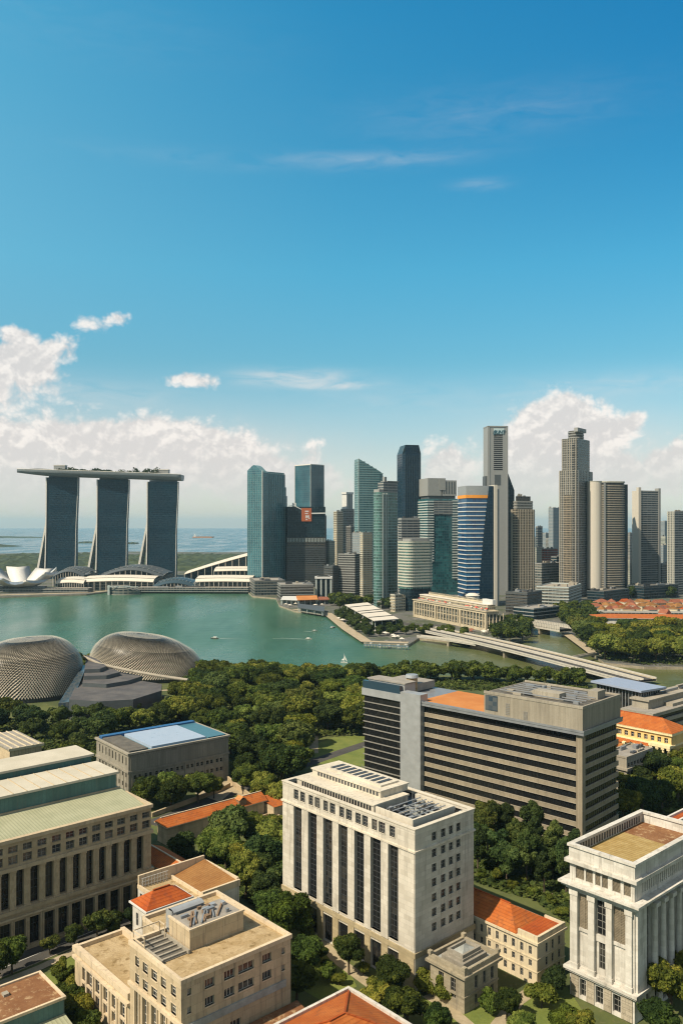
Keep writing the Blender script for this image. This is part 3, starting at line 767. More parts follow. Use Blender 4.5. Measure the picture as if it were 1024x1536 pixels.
facade('f_podium', (0.012, 0.02, 0.024), (0.07, 0.09, 0.085), (0.22, 0.205, 0.17), 4.5, 5.0, 0.3, 0.12, rough=0.2, spec=0.5, var=0.9, big=0.5)
facade('f_red', (0.03, 0.02, 0.018), (0.08, 0.05, 0.045), (0.40, 0.11, 0.07), 3.8, 3.2, 0.2, 0.45, rough=0.4, spec=0.3, var=0.6, big=0.5)
paint('band_pale', (0.40, 0.44, 0.42), 0.5); paint('band_cream', (0.44, 0.43, 0.36), 0.6); paint('band_white', (0.58, 0.58, 0.56), 0.5)
paint('band_teal', (0.17, 0.27, 0.27), 0.4); paint('band_grey', (0.26, 0.262, 0.25), 0.6); paint('band_beige', (0.34, 0.30, 0.235), 0.7)
paint('slab_grey', (0.255, 0.26, 0.255), 0.6, 0, 0.06); paint('slab_dark', (0.075, 0.085, 0.09), 0.5); paint('slab_light', (0.50, 0.46, 0.39), 0.6, 0, 0.05)
paint('slab_blue', (0.035, 0.06, 0.075), 0.4); paint('edge_white', (0.60, 0.57, 0.52), 0.5)

# ------------------------------------------------------------------ the three hotel towers and the boat-shaped roof garden
paint('deck_hull', (0.16, 0.18, 0.19), 0.45); paint('mbs_band', (0.004, 0.022, 0.036), 0.4)
def bay_hotel():
    Y0 = 1760.0
    root = thing('bay_hotel', 'three dark glass hotel towers bridged by a long boat-shaped white roof deck', 'hotel', (pxx(170, Y0), Y0, 0))
    ox, oy = pxx(170, Y0), Y0
    zt = pz(718, Y0)
    specs = [(71, 117, 118, 95, 845, 0), (147, 193, 194, 194, 850, 20), (222, 267, 268, 268, 850, 42)]
    for (xl, xr, _a, _b, ybm, dy) in specs:
        zt = pz({71: 716, 147: 720, 222: 724}[xl], Y0); Y = Y0 - dy; xa, xb = pxx(xl, Y) - ox, pxx(xr, Y) - ox; yy = Y - oy
        tw = link('tower', None, root)
        # front slab: faces bend in to a waist, then flare to the top
        mb = MB(); rows = []; nz = 16
        W = 13.0
        for k in range(nz + 1):
            f = k / nz; z = zt * f
            rr = 6.5 * (1 - f) ** 2.0 * 0; ins = 3.5 * math.sin(math.pi * f) ** 2
            xr_ = xb - (1 - f) ** 1.5 * 4.0 - ins * 0.6
            rows.append([(xa, yy + W - 6 * f, z), (xa, yy - 10 * (1 - f) ** 2, z), (xr_, yy - 10 * (1 - f) ** 2, z), (xr_, yy + W, z)])
        for k in range(nz):
            a, b = rows[k], rows[k + 1]
            for i in range(4):
                j = (i + 1) % 4
                L = math.hypot(a[i][0] - a[j][0], a[i][1] - a[j][1])
                mb.face([a[i], a[j], b[j], b[i]], 1 if i == 0 else 0, [(i * 200, a[i][2]), (i * 200 + L, a[j][2]), (i * 200 + L, b[j][2]), (i * 200, b[i][2])])
        mb.face(rows[-1], 1)
        mb.build('front_slab', [M['f_mbs'], M['edge_white']], tw)
        # pale edges of the slab
        for k in range(nz):
            a, b = rows[k], rows[k + 1]
            if k == 0: e, e2 = MB(), MB()
            e.beam((a[1][0] - 1.0, a[1][1] - 1.2, a[1][2]), (b[1][0] - 1.0, b[1][1] - 1.2, b[1][2]), 2.4, 2.0)
            e2.beam((a[2][0] + 0.5, a[2][1] - 0.5, a[2][2]), (b[2][0] + 0.5, b[2][1] - 0.5, b[2][2]), 1.0, 0.8)
        e.build('edge_frame', M['edge_white'], tw); e2.build('edge_frame', M['edge_white'], tw)
        # floor slabs showing through the glass line
        fb = MB(); z = 8.0
        while z < zt - 4:
            f = z / zt; ins = 3.5 * math.sin(math.pi * f) ** 2; xr_ = xb - (1 - f) ** 1.5 * 4.0 - ins * 0.6
            fb.box(xa + 1.2, xr_ - 0.4, yy - 10 * (1 - f) ** 2 - 0.5, yy - 10 * (1 - f) ** 2 + 0.5, z, z + 0.6); z += 3.9
        fb.build('balcony_bands', M['mbs_band'], tw)
        # leaning rear slab: splays out to the left, meets the front slab half way up
        lean = 0.60 * zt
        lg = MB(); foot = xa - 26.0
        lg.face([(foot - 2.2, yy + 6, 0), (foot + 2.6, yy + 6, 0), (xa - 0.3, yy + 4, lean), (xa - 3.4, yy + 4, lean)], 0)
        lg.face([(foot - 2.2, yy + 42, 0), (foot - 2.2, yy + 6, 0), (xa - 3.4, yy + 4, lean), (xa - 3.4, yy + 30, lean)], 0)
        lg.face([(foot + 2.6, yy + 6, 0), (foot + 2.6, yy + 42, 0), (xa - 0.3, yy + 30, lean), (xa - 0.3, yy + 4, lean)], 1)
        lg.face([(foot + 2.6, yy + 42, 0), (foot - 2.2, yy + 42, 0), (xa - 3.4, yy + 30, lean), (xa - 0.3, yy + 30, lean)], 1)
        lg.build('leaning_slab', [M['edge_white'], M['f_mbs']], tw)
        nk = MB(); nk.box(xa + 3, xb - 3, yy + 2, yy + W - 3, zt - 0.2, zt + 3.2)
        nk.build('tower_neck', M['slab_dark'], tw)
    # the deck: a boat hull 340 m long, bow cantilevered to the left
    Yd = Y0 - 6; xl, xr = pxx(18, Yd - 10) - ox, pxx(272, Yd - 40) - ox
    n = 44; za, zb_ = pz(714.5, Y0) + 4.0, pz(724, Y0) + 3.0
    mb = MB(); rows = []
    for i in range(n + 1):
        f = i / n; zl0 = za + (zb_ - za) * f; x = xl + (xr - xl) * f
        w = 21 * min(1.0, (f / 0.28)) ** 0.6 * (1 - 0.18 * max(0, (f - 0.8) / 0.2) ** 2) + 0.4
        yc = 8 - 46 * f + 22 * (f - 0.45) ** 2
        up = 3.2 * max(0, 1 - f / 0.25) ** 1.5
        zb = zl0 + up * 2.0 - 1.5; ztp = zl0 + 11.4 + 0.3 * up
        rows.append([(x, yc - w * 0.99, ztp), (x, yc - w, zb + (ztp - zb) * 0.62), (x, yc - w * 0.72, zb + (ztp - zb) * 0.12), (x, yc, zb), (x, yc + w * 0.72, zb + (ztp - zb) * 0.12), (x, yc + w, zb + (ztp - zb) * 0.62), (x, yc + w * 0.99, ztp)])
    mb.grid(rows)
    top = MB(); top.grid([[(r_[0][0], r_[0][1], r_[0][2] - 0.4), (r_[-1][0], r_[-1][1], r_[-1][2] - 0.4)] for r_ in rows])
    mb.face([p for p in rows[-1]]); 
    deck = mb.build('roof_deck', M['deck_hull'], root, weld=True)
    top.build('deck_floor', M['grey_deck'], deck, weld=True)
    rail = MB()
    for i in range(n): rail.beam(Vector(rows[i][0]) + Vector((0, -0.3, 0.6)), Vector(rows[i + 1][0]) + Vector((0, -0.3, 0.6)), 0.5, 1.0)
    for i in range(n): rail.beam(Vector(rows[i][1]) + Vector((0, -0.3, -0.8)), Vector(rows[i + 1][1]) + Vector((0, -0.3, -0.8)), 0.6, 0.5, 1)
    rail.build('deck_edge', [M['edge_white'], M['slab_dark']], deck)
    zf = lambda f: za + (zb_ - za) * f + 10.6
    for (pa, pb, h, y) in ((80, 97, 13, 4), (236, 256, 11, -22)):
        zc = zf((pa - 22) / 251); a, b = pxx(pa, Y0) - ox, pxx(pb, Y0) - ox
        pv_ = MB(); pv_.box(a, b, y, y + 14, zc, zc + h); pv_.box(a - 0.6, b + 0.6, y - 0.6, y + 14.6, zc + h - 1.2, zc + h + 0.3, 1)
        pv_.build('deck_pavilion', [M['slab_grey'], M['edge_white']], root)
    lf = MB(); r = random.Random(11)
    for i in range(2200):
        f = r.choice((r.uniform(0.26, 0.62), r.uniform(0.26, 0.75), r.uniform(0.72, 0.86)))
        x = xl + (xr - xl) * f; yc = 8 - 46 * f + 22 * (f - 0.45) ** 2 + r.uniform(-16, 14)
        h = (5.5 + 4.0 * math.sin(f * 60) * math.sin(f * 23)) * (1.7 if f > 0.72 else 1.0)
        zc = zf(f); c = Vector((x, yc, zc + abs(r.uniform(0.1, 1)) * h)); a = Vector((r.uniform(-1, 1), r.uniform(-1, 1), r.uniform(-1, 1))).normalized() * 1.4
        b = a.cross(Vector((r.uniform(-1, 1), r.uniform(-1, 1), r.uniform(-1, 1)))).normalized() * 1.3
        lf.face([c - a, c - b, c + a, c + b])
    tag(lf.build('deck_trees', M['leaf_dark'], root))
    cn = MB()
    for i in range(16):
        f = 0.06 + 0.2 * i / 16; x = xl + (xr - xl) * f; yc = 8 - 46 * f + 22 * (f - 0.45) ** 2; zc = zf(f)
        cn.box(x - 3.2, x + 3.2, yc - 8, yc + 7, zc - 0.3, zc + 1.5 + 2.6 * math.sin(math.pi * i / 15))
    cn.build('deck_canopy', M['slab_grey'], root)
bay_hotel()

# ------------------------------------------------------------------ bayfront: lotus museum, malls, pavilion in the water
def museum():
    Y = 1440.0; X = pxx(36, Y)
    root = thing('museum', 'white lotus-shaped museum with upturned petals on the far bay shore', 'museum', (X, Y, 0))
    ang = [(205, 58, 20), (240, 50, 16), (275, 42, 10), (312, 50, 12), (345, 48, 24), (20, 46, 30), (70, 46, 27), (120, 54, 30), (160, 64, 29)]
    for a, L, h in ang:
        mb = MB(); rows = []; a = R(a); n = 9
        for i in range(n + 1):
            f = i / n; r_ = 8 + L * f; w = 7 + 13 * math.sin(math.pi * min(1, f * 0.45 + 0.12)); z = 8 + h * f ** 1.5
            c = Vector((r_ * math.cos(a), r_ * math.sin(a), z)); s = Vector((-math.sin(a), math.cos(a), 0)) * w
            rows.append([c - s + Vector((0, 0, 2.2)), c - s * 0.6 - Vector((0, 0, 2.2)), c - Vector((0, 0, 4.2)), c + s * 0.6 - Vector((0, 0, 2.2)), c + s + Vector((0, 0, 2.2)), c + Vector((0, 0, 0.6))])
        mb.grid(rows, 0, True, True); mb.face(rows[-1], 1)
        mb.build('petal', [M['white_paint'], M['sky_roof']], root, weld=True)
    mb = MB(); mb.cyl(0, 0, 0, 10, 14, 20, 20); mb.build('museum_base', M['grey_stone'], root)
museum()

def bay_mall(name, label, x0, x1, Y, depth, h, arch, gm='f_podium', roofm='pale_roof', slope=0.0, eave=9.0, drop=5.5):
    """long glazed hall under a shallow curved white roof"""
    xa, xb = pxx(x0, Y), pxx(x1, Y); L = xb - xa
    root = thing(name, label, 'mall', (xa, Y, 0))
    mb = MB(); n = 24
    base = [(L * i / n, 0.0) for i in range(n + 1)]
    zt = lambda f: h + arch * math.sin(math.pi * f) + slope * f
    for i in range(n):
        f0, f1 = i / n, (i + 1) / n
        mb.face([(L * f0, 0, 0), (L * f1, 0, 0), (L * f1, 0, zt(f1) - 0.4), (L * f0, 0, zt(f0) - 0.4)], 0)
    mb.box(0, L, 0.2, depth, 0, h * 0.9, 0)
    mb.build('glass_front', M[gm], root)
    rf = MB(); rows = []
    for i in range(n + 1):
        f = i / n; z = zt(f)
        rows.append([(L * f, -eave, z - drop - 1.0), (L * f, -eave, z - drop), (L * f, -eave * 0.2, z - drop * 0.25), (L * f, depth * 0.25, z + 1.6), (L * f, depth * 0.5, z + 2.2), (L * f, depth, z - 0.5), (L * f, depth, z - 2.0)])
    rf.grid(rows, 0, False)
    rf.build('roof', M[roofm], root)
    rb = MB()
    for i in range(0, n + 1, 2):
        f = i / n; z = zt(f); rb.beam((L * f, -eave * 0.2, z - drop * 0.25 + 0.2), (L * f, depth * 0.4, z + 2.3), 0.5, 0.4)
        rb.box(L * f - 0.4, L * f + 0.4, -eave + 0.5, -eave + 1.3, 0, z - drop - 0.6)
    rb.build('roof_ribs', M['frame_pale'], root)
    return root
bay_mall('shopping_mall', 'low mall with cream curved roof right of the white lotus museum', 86, 128, 1440, 60, 19, 2)
bay_mall('shopping_mall', 'long mall with pale roof below the middle hotel tower', 126, 232, 1450, 70, 21, 2)
bay_mall('shopping_mall', 'dark glass vaulted hall among the white mall roofs', 230, 296, 1440, 60, 11, 9, 'f_black', 'slab_blue')
bay_mall('shopping_mall', 'flat white roofed hall on the waterfront by the tall teal tower', 294, 378, 1440, 80, 22, 1.0)
bay_mall('theatre_hall', 'hall with arched dark roof edged in white at the foot of the middle hotel tower', 150, 246, 1560, 90, 21, 15, 'f_black', 'slab_dark')
bay_mall('convention_hall', 'wide convention hall with white roof sweeping up to the right', 278, 400, 1640, 90, 20, 2, 'f_black', 'pale_roof', 46, 9.0, 2.5)
bay_mall('convention_hall', 'lower white roofed wing in front of the sweeping convention roof', 322, 400, 1580, 60, 31, 1, 'f_black', 'pale_roof', 0, 9.0, 4.0)
bay_mall('casino_block', 'dark low block with domed roof right of the lotus museum', 82, 128, 1540, 80, 24, 10, 'f_black', 'slab_dark')

def floating_pavilion():
    Y = 1392.0
    root = thing('glass_pavilion', 'faceted dark glass pavilion standing in the water off the mall', 'pavilion', (pxx(188, Y), Y, -2.2))
    mb = MB(); n = 14; rows = []
    for i in range(n + 1):
        f = i / n; x = -24 + 50 * f; w = 15 * math.sin(math.pi * (0.12 + 0.86 * f)) ** 0.6; h = 15 - 8 * max(0, f - 0.45) ** 1.3 * 2
        rows.append([(x, -w, 0), (x, -w, h * 0.75), (x, -w * 0.6, h), (x, w * 0.6, h), (x, w, h * 0.7), (x, w, 0)])
    mb.grid(rows, 0, False); mb.face(rows[0], 0); mb.face(rows[-1], 0); mb.build('glass_shell', M['f_podium'], root)
    mb = MB(); mb.box(-26, -22.5, -13, -8, 0, 16); mb.box(-26, 26, -15.5, -14.8, 13, 14.2); mb.build('mast_frame', M['band_pale'], root)
floating_pavilion()

def promenade_block(name, label, cat, x0, x1, Y, z, mat, roof='grey_deck', depth=30, theta=88, canopy=True):
    B = Bld(name, label, cat, x1, z, left=x0, theta=90 - theta, Y=Y, Lx=depth)
    body(B, rect(B), 0, z, mat, roof=roof)
    bands(B, rect(B), 1.0, z + 0.6, max(3.6, z / 3), 0.7, 1.2, 'band_grey', 'terrace_slabs')
    if canopy: plant(B, 7, 2, B.Lx - 2, 2, B.Ly - 2, z, 2.5, int(x0) + 3)
    return B
promenade_block('event_terrace', 'long stepped waterfront terrace at the left edge of the far shore', 'terrace', -40, 132, 1400, 7, 'f_podium', depth=26)
promenade_block('event_terrace', 'low arcaded terrace along the water between pavilion and teal tower', 'terrace', 206, 372, 1402, 8, 'f_podium', depth=24)

# ------------------------------------------------------------------ downtown towers, left to right
def T(name, label, xl, xc, xr, top, ybase, theta=45, group=G, z=None):
    Y = yb(ybase); B = Bld(name, label, 'tower', xc, pz(top, Y) if z is None else z, left=xl, right=xr, theta=90 - theta, Y=Y, group=group)
    B.Lx, B.Ly = min(B.Lx, 80.0), min(B.Ly, 80.0)
    return B

# teal twin tower with the curved crown
B = T('office_tower', 'broad teal glass tower with a curved peaked crown standing at the water', 371, 394, 428, 709, 884, 58)
zt = B.z
mb = MB(); n = 10; P = [(0, 0), (B.Lx * 0.55, 0), (B.Lx * 0.55, B.Ly), (0, B.Ly)]
# left volume: top sweeps up from the far left edge to a peak near the corner
ys = [B.Ly * i / n for i in range(n + 1)]; pk = B.zat(701) 
zz = [zt + 1 + (pk + 4 - zt) * (math.sin(math.pi * min(1, (y / B.Ly) / 0.62) * 0.5) ** 1.4 if y / B.Ly < 0.62 else 1 - 1.9 * (y / B.Ly - 0.62)) for y in ys]
for i in range(n):
    mb.face([(0, ys[i + 1], 0), (0, ys[i], 0), (0, ys[i], zz[i]), (0, ys[i + 1], zz[i + 1])], 0, [(ys[i + 1], 0), (ys[i], 0), (ys[i], zz[i]), (ys[i + 1], zz[i + 1])])
    mb.face([(0, ys[i], zz[i]), (16, ys[i], zz[i]), (16, ys[i + 1], zz[i + 1]), (0, ys[i + 1], zz[i + 1])], 1)
    mb.face([(16, ys[i], zt - 20), (16, ys[i + 1], zt - 20), (16, ys[i + 1], zz[i + 1]), (16, ys[i], zz[i])], 1)
mb.face([(0, 0, 0), (16, 0, 0), (16, 0, zz[0]), (0, 0, zz[0])], 0); mb.face([(16, B.Ly, 0), (0, B.Ly, 0), (0, B.Ly, zz[-1]), (16, B.Ly, zz[-1])], 0)
part(B, 'crown_wing', mb, [M['f_teal'], M['band_teal']])
body(B, [(1, 0.6), (B.Lx, 0.6), (B.Lx, B.Ly - 1), (16.2, B.Ly - 1), (16.2, 6), (1, 6)], 0, zt, 'f_teal')
fins(B, 'L', 2, B.Ly - 1, 9, 0, zt - 2, 0.5, 0.6, 'band_teal'); fins(B, 'R', 2, B.Lx - 1, 13, 0, zt + 0.5, 0.5, 0.6, 'band_teal', off=0.6)
fins(B, 'L', 0.3, 0.3, 1, 0, zt + 4, 1.0, 1.0, 'edge_white', 'corner_fin')
B2z = B.zat(742)
mb = MB(); mb.box(B.Lx + 0.3, B.Lx + 14, 6, B.Ly, 0, B2z); mb.box(B.Lx + 0.3, B.Lx + 8, 4, B.Ly, B2z - 4, B2z + 16); part(B, 'stepped_wing', mb, [M['f_teal']])
mb = MB(); mb.box(2, B.Lx - 1, 2, B.Ly - 2, zt - 1, zt + 3.0); part(B, 'roof_screen', mb, [M['band_teal']])

# blue slab behind
B = T('office_tower', 'plain deep blue glass tower rising behind the tower with the orange sign', 442, 466, 486, 697, 872, 45)
body(B, rect(B), 0, B.z, 'f_blue', roof='slab_blue'); fins(B, 'L', 0.4, B.Ly - 0.4, 2, 0, B.z + 1.2, 0.7, 0.4, 'edge_white', 'edge_trim'); fins(B, 'R', B.Lx - 0.6, B.Lx - 0.6, 1, 0, B.z + 1.2, 1.0, 0.5, 'edge_white', 'edge_trim')
parapet(B, rect(B), B.z, 1.5, 0.6, 'edge_white')
# dark tower with the sign
B = T('office_tower', 'squat black glass tower carrying an orange sign high on its front', 429, 431, 488, 760, 881, 8)
P = rect(B); body(B, P, B.zat(806), B.z, 'f_black', 'upper_block', roof='dark_deck')
lowz = B.zat(806)
body(B, offs(P, 1.0), 0, lowz - 0.2, 'f_dark', 'lower_block', roof='dark_deck'); bands(B, offs(P, 1.0), 4, B.zat(820), 4.0, 1.5, 0.5, 'slab_dark', 'floor_bands')
fins(B, 'R', 1, B.Lx - 1, 26, B.zat(813), lowz - 1.5, 0.9, 0.5, 'band_pale', 'arcade_columns', off=-1.0)
mb = MB(); mb.beam((2, -0.8, B.z + 1), (12, -0.8, B.z + 2), 1.4, 1.2); mb.beam((12, -0.8, B.z + 2), (30, -0.8, B.z - 7), 1.4, 1.4); mb.beam((44, -0.8, B.zat(770)), (B.Lx, -0.8, B.zat(768) - 2), 2.2, 2.4); mb.box(10, 16, 0, 12, B.z, B.z + 7)
part(B, 'roof_wing', mb, [M['band_white']])
mb = MB(); sx0, sx1 = B.run(B.v, 452), B.run(B.v, 467); z0, z1 = B.zat(782), B.zat(762)
mb.box(sx0, sx1, -1.6, -0.15, z0, z1)
sg = part(B, 'sign_board', mb, [M['orange_sign']])
mb = MB(); w = sx1 - sx0; hh = z1 - z0
for (a, b, c, d) in ((0.35, 0.72, 0.70, 0.80), (0.35, 0.66, 0.55, 0.62), (0.40, 0.55, 0.24, 0.46), (0.62, 0.76, 0.24, 0.46), (0.50, 0.64, 0.32, 0.40), (0.70, 0.84, 0.18, 0.28), (0.42, 0.60, 0.10, 0.18)):
    mb.box(sx0 + a * w, sx0 + b * w, -1.75, -1.62, z0 + c * hh, z0 + d * hh)
mb.build('sign_marks', M['pale_mark'], sg)
mb = MB(); mb.box(B.Lx - 1.0, B.Lx + 1.6, -1.5, 10, 0, B.zat(773)); part(B, 'side_fin', mb, [M['black']])
B.e['label'] = 'squat black glass tower carrying an orange sign high on its front'

# small cluster between
def simple(name, label, xl, xc, xr, top, ybase, theta, mat, band=None, bandm=None, roof=None, seed=0, pl=True, cat='tower', group=G):
    B = T(name, label, xl, xc, xr, top, ybase, theta, group); B.e['category'] = cat
    body(B, rect(B), 0, B.z, mat, roof=roof)
    if band: bands(B, rect(B), band[0], B.z, band[0], band[1], band[2], bandm)
    parapet(B, rect(B), B.z, 1.2, 0.5, bandm or 'band_grey')
    if pl:
        plant(B, 5, 1, B.Lx - 1, 1, B.Ly - 1, B.z, 4.0, seed + 17)
    return B
simple('office_tower', 'slim pale cream tower left in the cluster below the slant-topped tower', 500, 505, 514, 768, 872, 30, 'f_cream', (3.7, 1.4, 0.3), 'band_cream', seed=1)
B = simple('office_tower', 'slender grey tower with pale open crown behind the slim cream tower', 511, 519, 531, 764, 868, 40, 'f_grey', (3.7, 1.2, 0.3), 'band_grey', seed=2, pl=False)
mb = MB()
for i in range(5): mb.box(B.Lx * 0.1 + i * B.Lx * 0.18, B.Lx * 0.14 + i * B.Lx * 0.18, 1, B.Ly - 1, B.z, B.zat(740))
mb.box(1, B.Lx - 1, 1, B.Ly - 1, B.zat(741), B.zat(738)); part(B, 'open_crown', mb, [M['band_white']])
simple('office_block', 'mid-rise banded glass block below the slim cream tower', 507, 532, 541, 832, 893, 62, 'f_dark', (3.9, 1.3, 0.4), 'band_grey', seed=3)
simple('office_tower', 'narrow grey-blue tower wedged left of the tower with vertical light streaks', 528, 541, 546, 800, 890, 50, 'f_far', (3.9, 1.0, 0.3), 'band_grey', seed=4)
simple('apartment_tower', 'cream apartment tower with small balconies left of the streaked glass tower', 540, 544, 558, 800, 895, 30, 'f_cream', (3.4, 1.2, 0.5), 'band_cream', seed=5)
simple('office_block', 'small grey block beside the tower with the orange sign', 487, 494, 502, 812, 880, 45, 'f_lime', (3.9, 1.3, 0.3), 'band_grey', seed=6)
simple('office_block', 'dark low block behind the columned waterfront gate', 486, 499, 508, 850, 893, 45, 'f_dark', (4.0, 1.4, 0.3), 'slab_dark', seed=7)

# slanted-top teal tower
B = T('office_tower', 'tall teal banded tower with a slanted roof falling to the right', 533, 538, 576, 688, 885, 14)
zl, zr = B.z, B.zat(711); Lx, Ly = B.Lx, max(30, B.Ly)
r_ = 9; poly = [(0, 0), (Lx - r_, 0), (Lx - r_ * 0.45, 1.2), (Lx - 1.2, r_ * 0.5), (Lx, r_), (Lx, Ly), (0, Ly)]
ztop = [zl - (zl - zr) * (p[0] / Lx) ** 1.15 for p in poly]
mb = MB(); mb.prism(poly, 0, ztop, 0, 1); part(B, 'body', mb, [M['f_teal_pale'], M['band_teal']])
mb = MB(); z = 4
Po = offs(poly, 0.6)
while z < zl - 2:
    fr = 1.0 if z < zr else max(0.02, 1 - ((z - zr) / (zl - zr)))
    if z < zr: mb.prism(Po, z, z + 1.3, 0, bottom=True)
    else: mb.box(-0.6, Lx * fr ** 0.87 - 1, -0.6, Ly, z, z + 1.3)
    z += 4.1
part(B, 'floor_bands', mb, [M['band_teal']])
fins(B, 'L', 0.3, 0.3, 1, 0, zl + 1, 1.0, 0.9, 'band_pale', 'corner_fin')

# streaked curved tower in front
B = T('office_tower', 'curved glass tower with bright vertical streaks, front of the skyline centre', 557, 569, 599, 738, 913, 40)
Po = rrect(B.Lx, B.Ly, 7, 5, (1, 1, 1, 1)); body(B, Po, 0, B.z, 'f_green'); bands(B, Po, 4, B.z, 3.9, 0.9, 0.4, 'band_teal')
zz = B.zat(722); mb = MB(); mb.box(10, B.Lx - 1, 3, B.Ly - 2, B.z - 1, zz); mb.box(B.Lx * 0.45, B.Lx, 2, B.Ly, zz - 0.2, zz + 1.4); part(B, 'upper_setback', mb, [M['f_silver']])
mb = MB(); mb.box(2, 12, 3, 14, B.z, B.z + 4); mb.box(14, 18, 5, 9, zz, zz + 7); part(B, 'plant_room', mb, [M['band_grey']])
fins(B, 'R', B.Lx * 0.15, B.Lx * 0.38, 4, 6, B.z - 1, 0.8, 0.8, 'band_pale', 'light_fins'); 
mb = MB(); mb.box(-2, B.Lx + 8, -6, 3, 0, 12); part(B, 'entrance_podium', mb, [M['f_podium']])

# dark navy tower with notched shoulders
B = T('office_tower', 'near-black navy tower with notched shoulders, second tallest at skyline centre', 599, 604, 632, 680, 890, 12)
zt, zs = B.zat(667), B.zat(680); Lx, Ly = B.Lx, 36
c = Lx * 0.14; poly = [(0, 4), (4, 0), (Lx - 4, 0), (Lx, 4), (Lx, Ly), (0, Ly)]
body(B, poly, 0, zs, 'f_navy', roof='slab_blue'); body(B, [(c, 1), (Lx - c, 1), (Lx - c, Ly - 3), (c, Ly - 3)], zs - 0.2, zt, 'f_navy', 'crown_block', roof='slab_blue')
mb = MB(); mb.face([(c, 0.9, zt), (Lx - c, 0.9, zt), (Lx, 4, zs), (0, 4, zs)], 0); mb.face([(c, 1, zt), (0, 4, zs), (0, Ly, zs), (c, Ly - 3, zt)], 0); mb.face([(Lx - c, 1, zt), (Lx - c, Ly - 3, zt), (Lx, Ly, zs), (Lx, 4, zs)], 0)
part(B, 'sloped_shoulders', mb, [M['slab_blue']]); antenna(B, 1.5, 6, zs, 9)
mb = MB(); mb.box(Lx - 6, Lx + 7, 3, Ly, 0, B.zat(735)); part(B, 'side_block', mb, [M['f_navy']])
fins(B, 'R', 4.5, Lx - 4.5, 9, 0, zs - 3, 0.5, 0.4, 'slab_blue')

# grey banded block before it
simple('office_tower', 'grey banded tower standing in front of the navy notched tower', 597, 602, 629, 778, 903, 20, 'f_silver', (3.8, 1.5, 0.5), 'band_grey', seed=8)
B = simple('office_block', 'low striped block wedged between the navy tower and the aqua tower', 614, 628, 640, 756, 885, 50, 'f_grey', (3.8, 1.5, 0.3), 'band_pale', seed=9)

# aqua tower with the grey crown
B = T('office_tower', 'aqua glass tower with pale banded wings under a boxy grey crown', 634, 641, 686, 748, 893, 14)
Lx, Ly = B.Lx, 46; z1 = B.z
body(B, [(0, 0), (Lx, 0), (Lx, Ly), (0, Ly)], 0, z1, 'f_aqua')
for a, b in ((-0.6, Lx * 0.20), (Lx * 0.82, Lx + 0.7)):
    mb = MB(); z = B.zat(842 if a < 0 else 868)
    while z < z1 - 3: mb.box(a, b, -1.3, Ly, z, z + 1.9); z += 4.2
    part(B, 'banded_wing', mb, [M['band_pale']])
mb = MB(); mb.box(Lx * 0.2, Lx * 0.82, -1.0, 2, B.zat(772), z1 - 3); part(B, 'upper_bays', mb, [M['f_silver']])
mb = MB(); mb.box(1.0, Lx * 0.46, 1, Ly - 2, z1 + 5, B.zat(717)); mb.box(Lx * 0.5, Lx - 1.5, 1, Ly - 2, z1 + 5, B.zat(720)); mb.box(3, Lx - 3, 3, Ly - 4, z1 - 1, z1 + 6, 1); mb.box(Lx * 0.4, Lx * 0.6, 0.4, Ly - 3, B.zat(735), B.zat(717), 0)
for i in range(5): mb.box(Lx * (0.52 + 0.09 * i), Lx * (0.55 + 0.09 * i), 0.6, 1.2, B.zat(740), B.zat(722), 1)
part(B, 'crown', mb, [M['band_grey'], M['slab_dark']])
mb = MB(); mb.box(Lx + 0.8, Lx + 5, 6, Ly, 0, B.zat(752)); part(B, 'side_wing', mb, [M['f_silver']])

# banded block with a rounded corner, front
B = T('office_tower', 'cream and green banded tower with a rounded corner in front of the aqua tower', 597, 612, 652, 812, 917, 28)
Po = rrect(B.Lx, B.Ly, 9, 6, (1, 1, 0, 0)); zp = B.zat(884)
body(B, offs(Po, -0.3), zp, B.z, 'f_green'); bands(B, Po, zp + 3, B.z + 1, 3.9, 1.8, 0.5, 'band_cream')
mb = MB(); mb.prism(offs(Po, -1.5), 0, zp + 0.2, 0); part(B, 'glass_base', mb, [M['f_black']])
mb = MB(); mb.box(-10, -1.2, B.Ly * 0.2, B.Ly + 4, 0, B.zat(893)); part(B, 'low_wing', mb, [M['f_cream']])
mb = MB(); mb.prism(offs(Po, -4), B.z, B.z + 3.5, 0); part(B, 'roof_plant', mb, [M['band_grey']])

# royal blue tower with orange stripe
B = T('office_tower', 'royal blue tower with white bands and one orange stripe below its top', 695, 700, 739, 730, 910, 10)
Lx, Ly = B.Lx, 40
bow = [(0, 3)] + [(Lx * i / 10, 3 - 1.6 * math.sin(math.pi * i / 10)) for i in range(1, 10)] + [(Lx, 3), (Lx, Ly), (0, Ly)]
zo0, zo1 = B.zat(747), B.zat(742.3)
body(B, bow, 0, B.z, 'f_royal', roof='band_white'); 
mb = MB(); Pb = offs(bow, 0.7); z = 5
while z < zo0 - 2: mb.prism(Pb, z, z + 1.25, 0, bottom=True); z += 6.1
part(B, 'white_bands', mb, [M['band_white']])
mb = MB(); mb.prism(offs(bow, 0.8), zo0, zo1, 0, bottom=True); part(B, 'orange_stripe', mb, [M['orange_band']])
mb = MB(); mb.prism(offs(bow, 0.5), zo1 + 0.1, B.z + 1.5, 0, bottom=True); part(B, 'top_band', mb, [M['light_metal']])
mb = MB()   # dark sail-shaped glass on the right of the front
n = 9
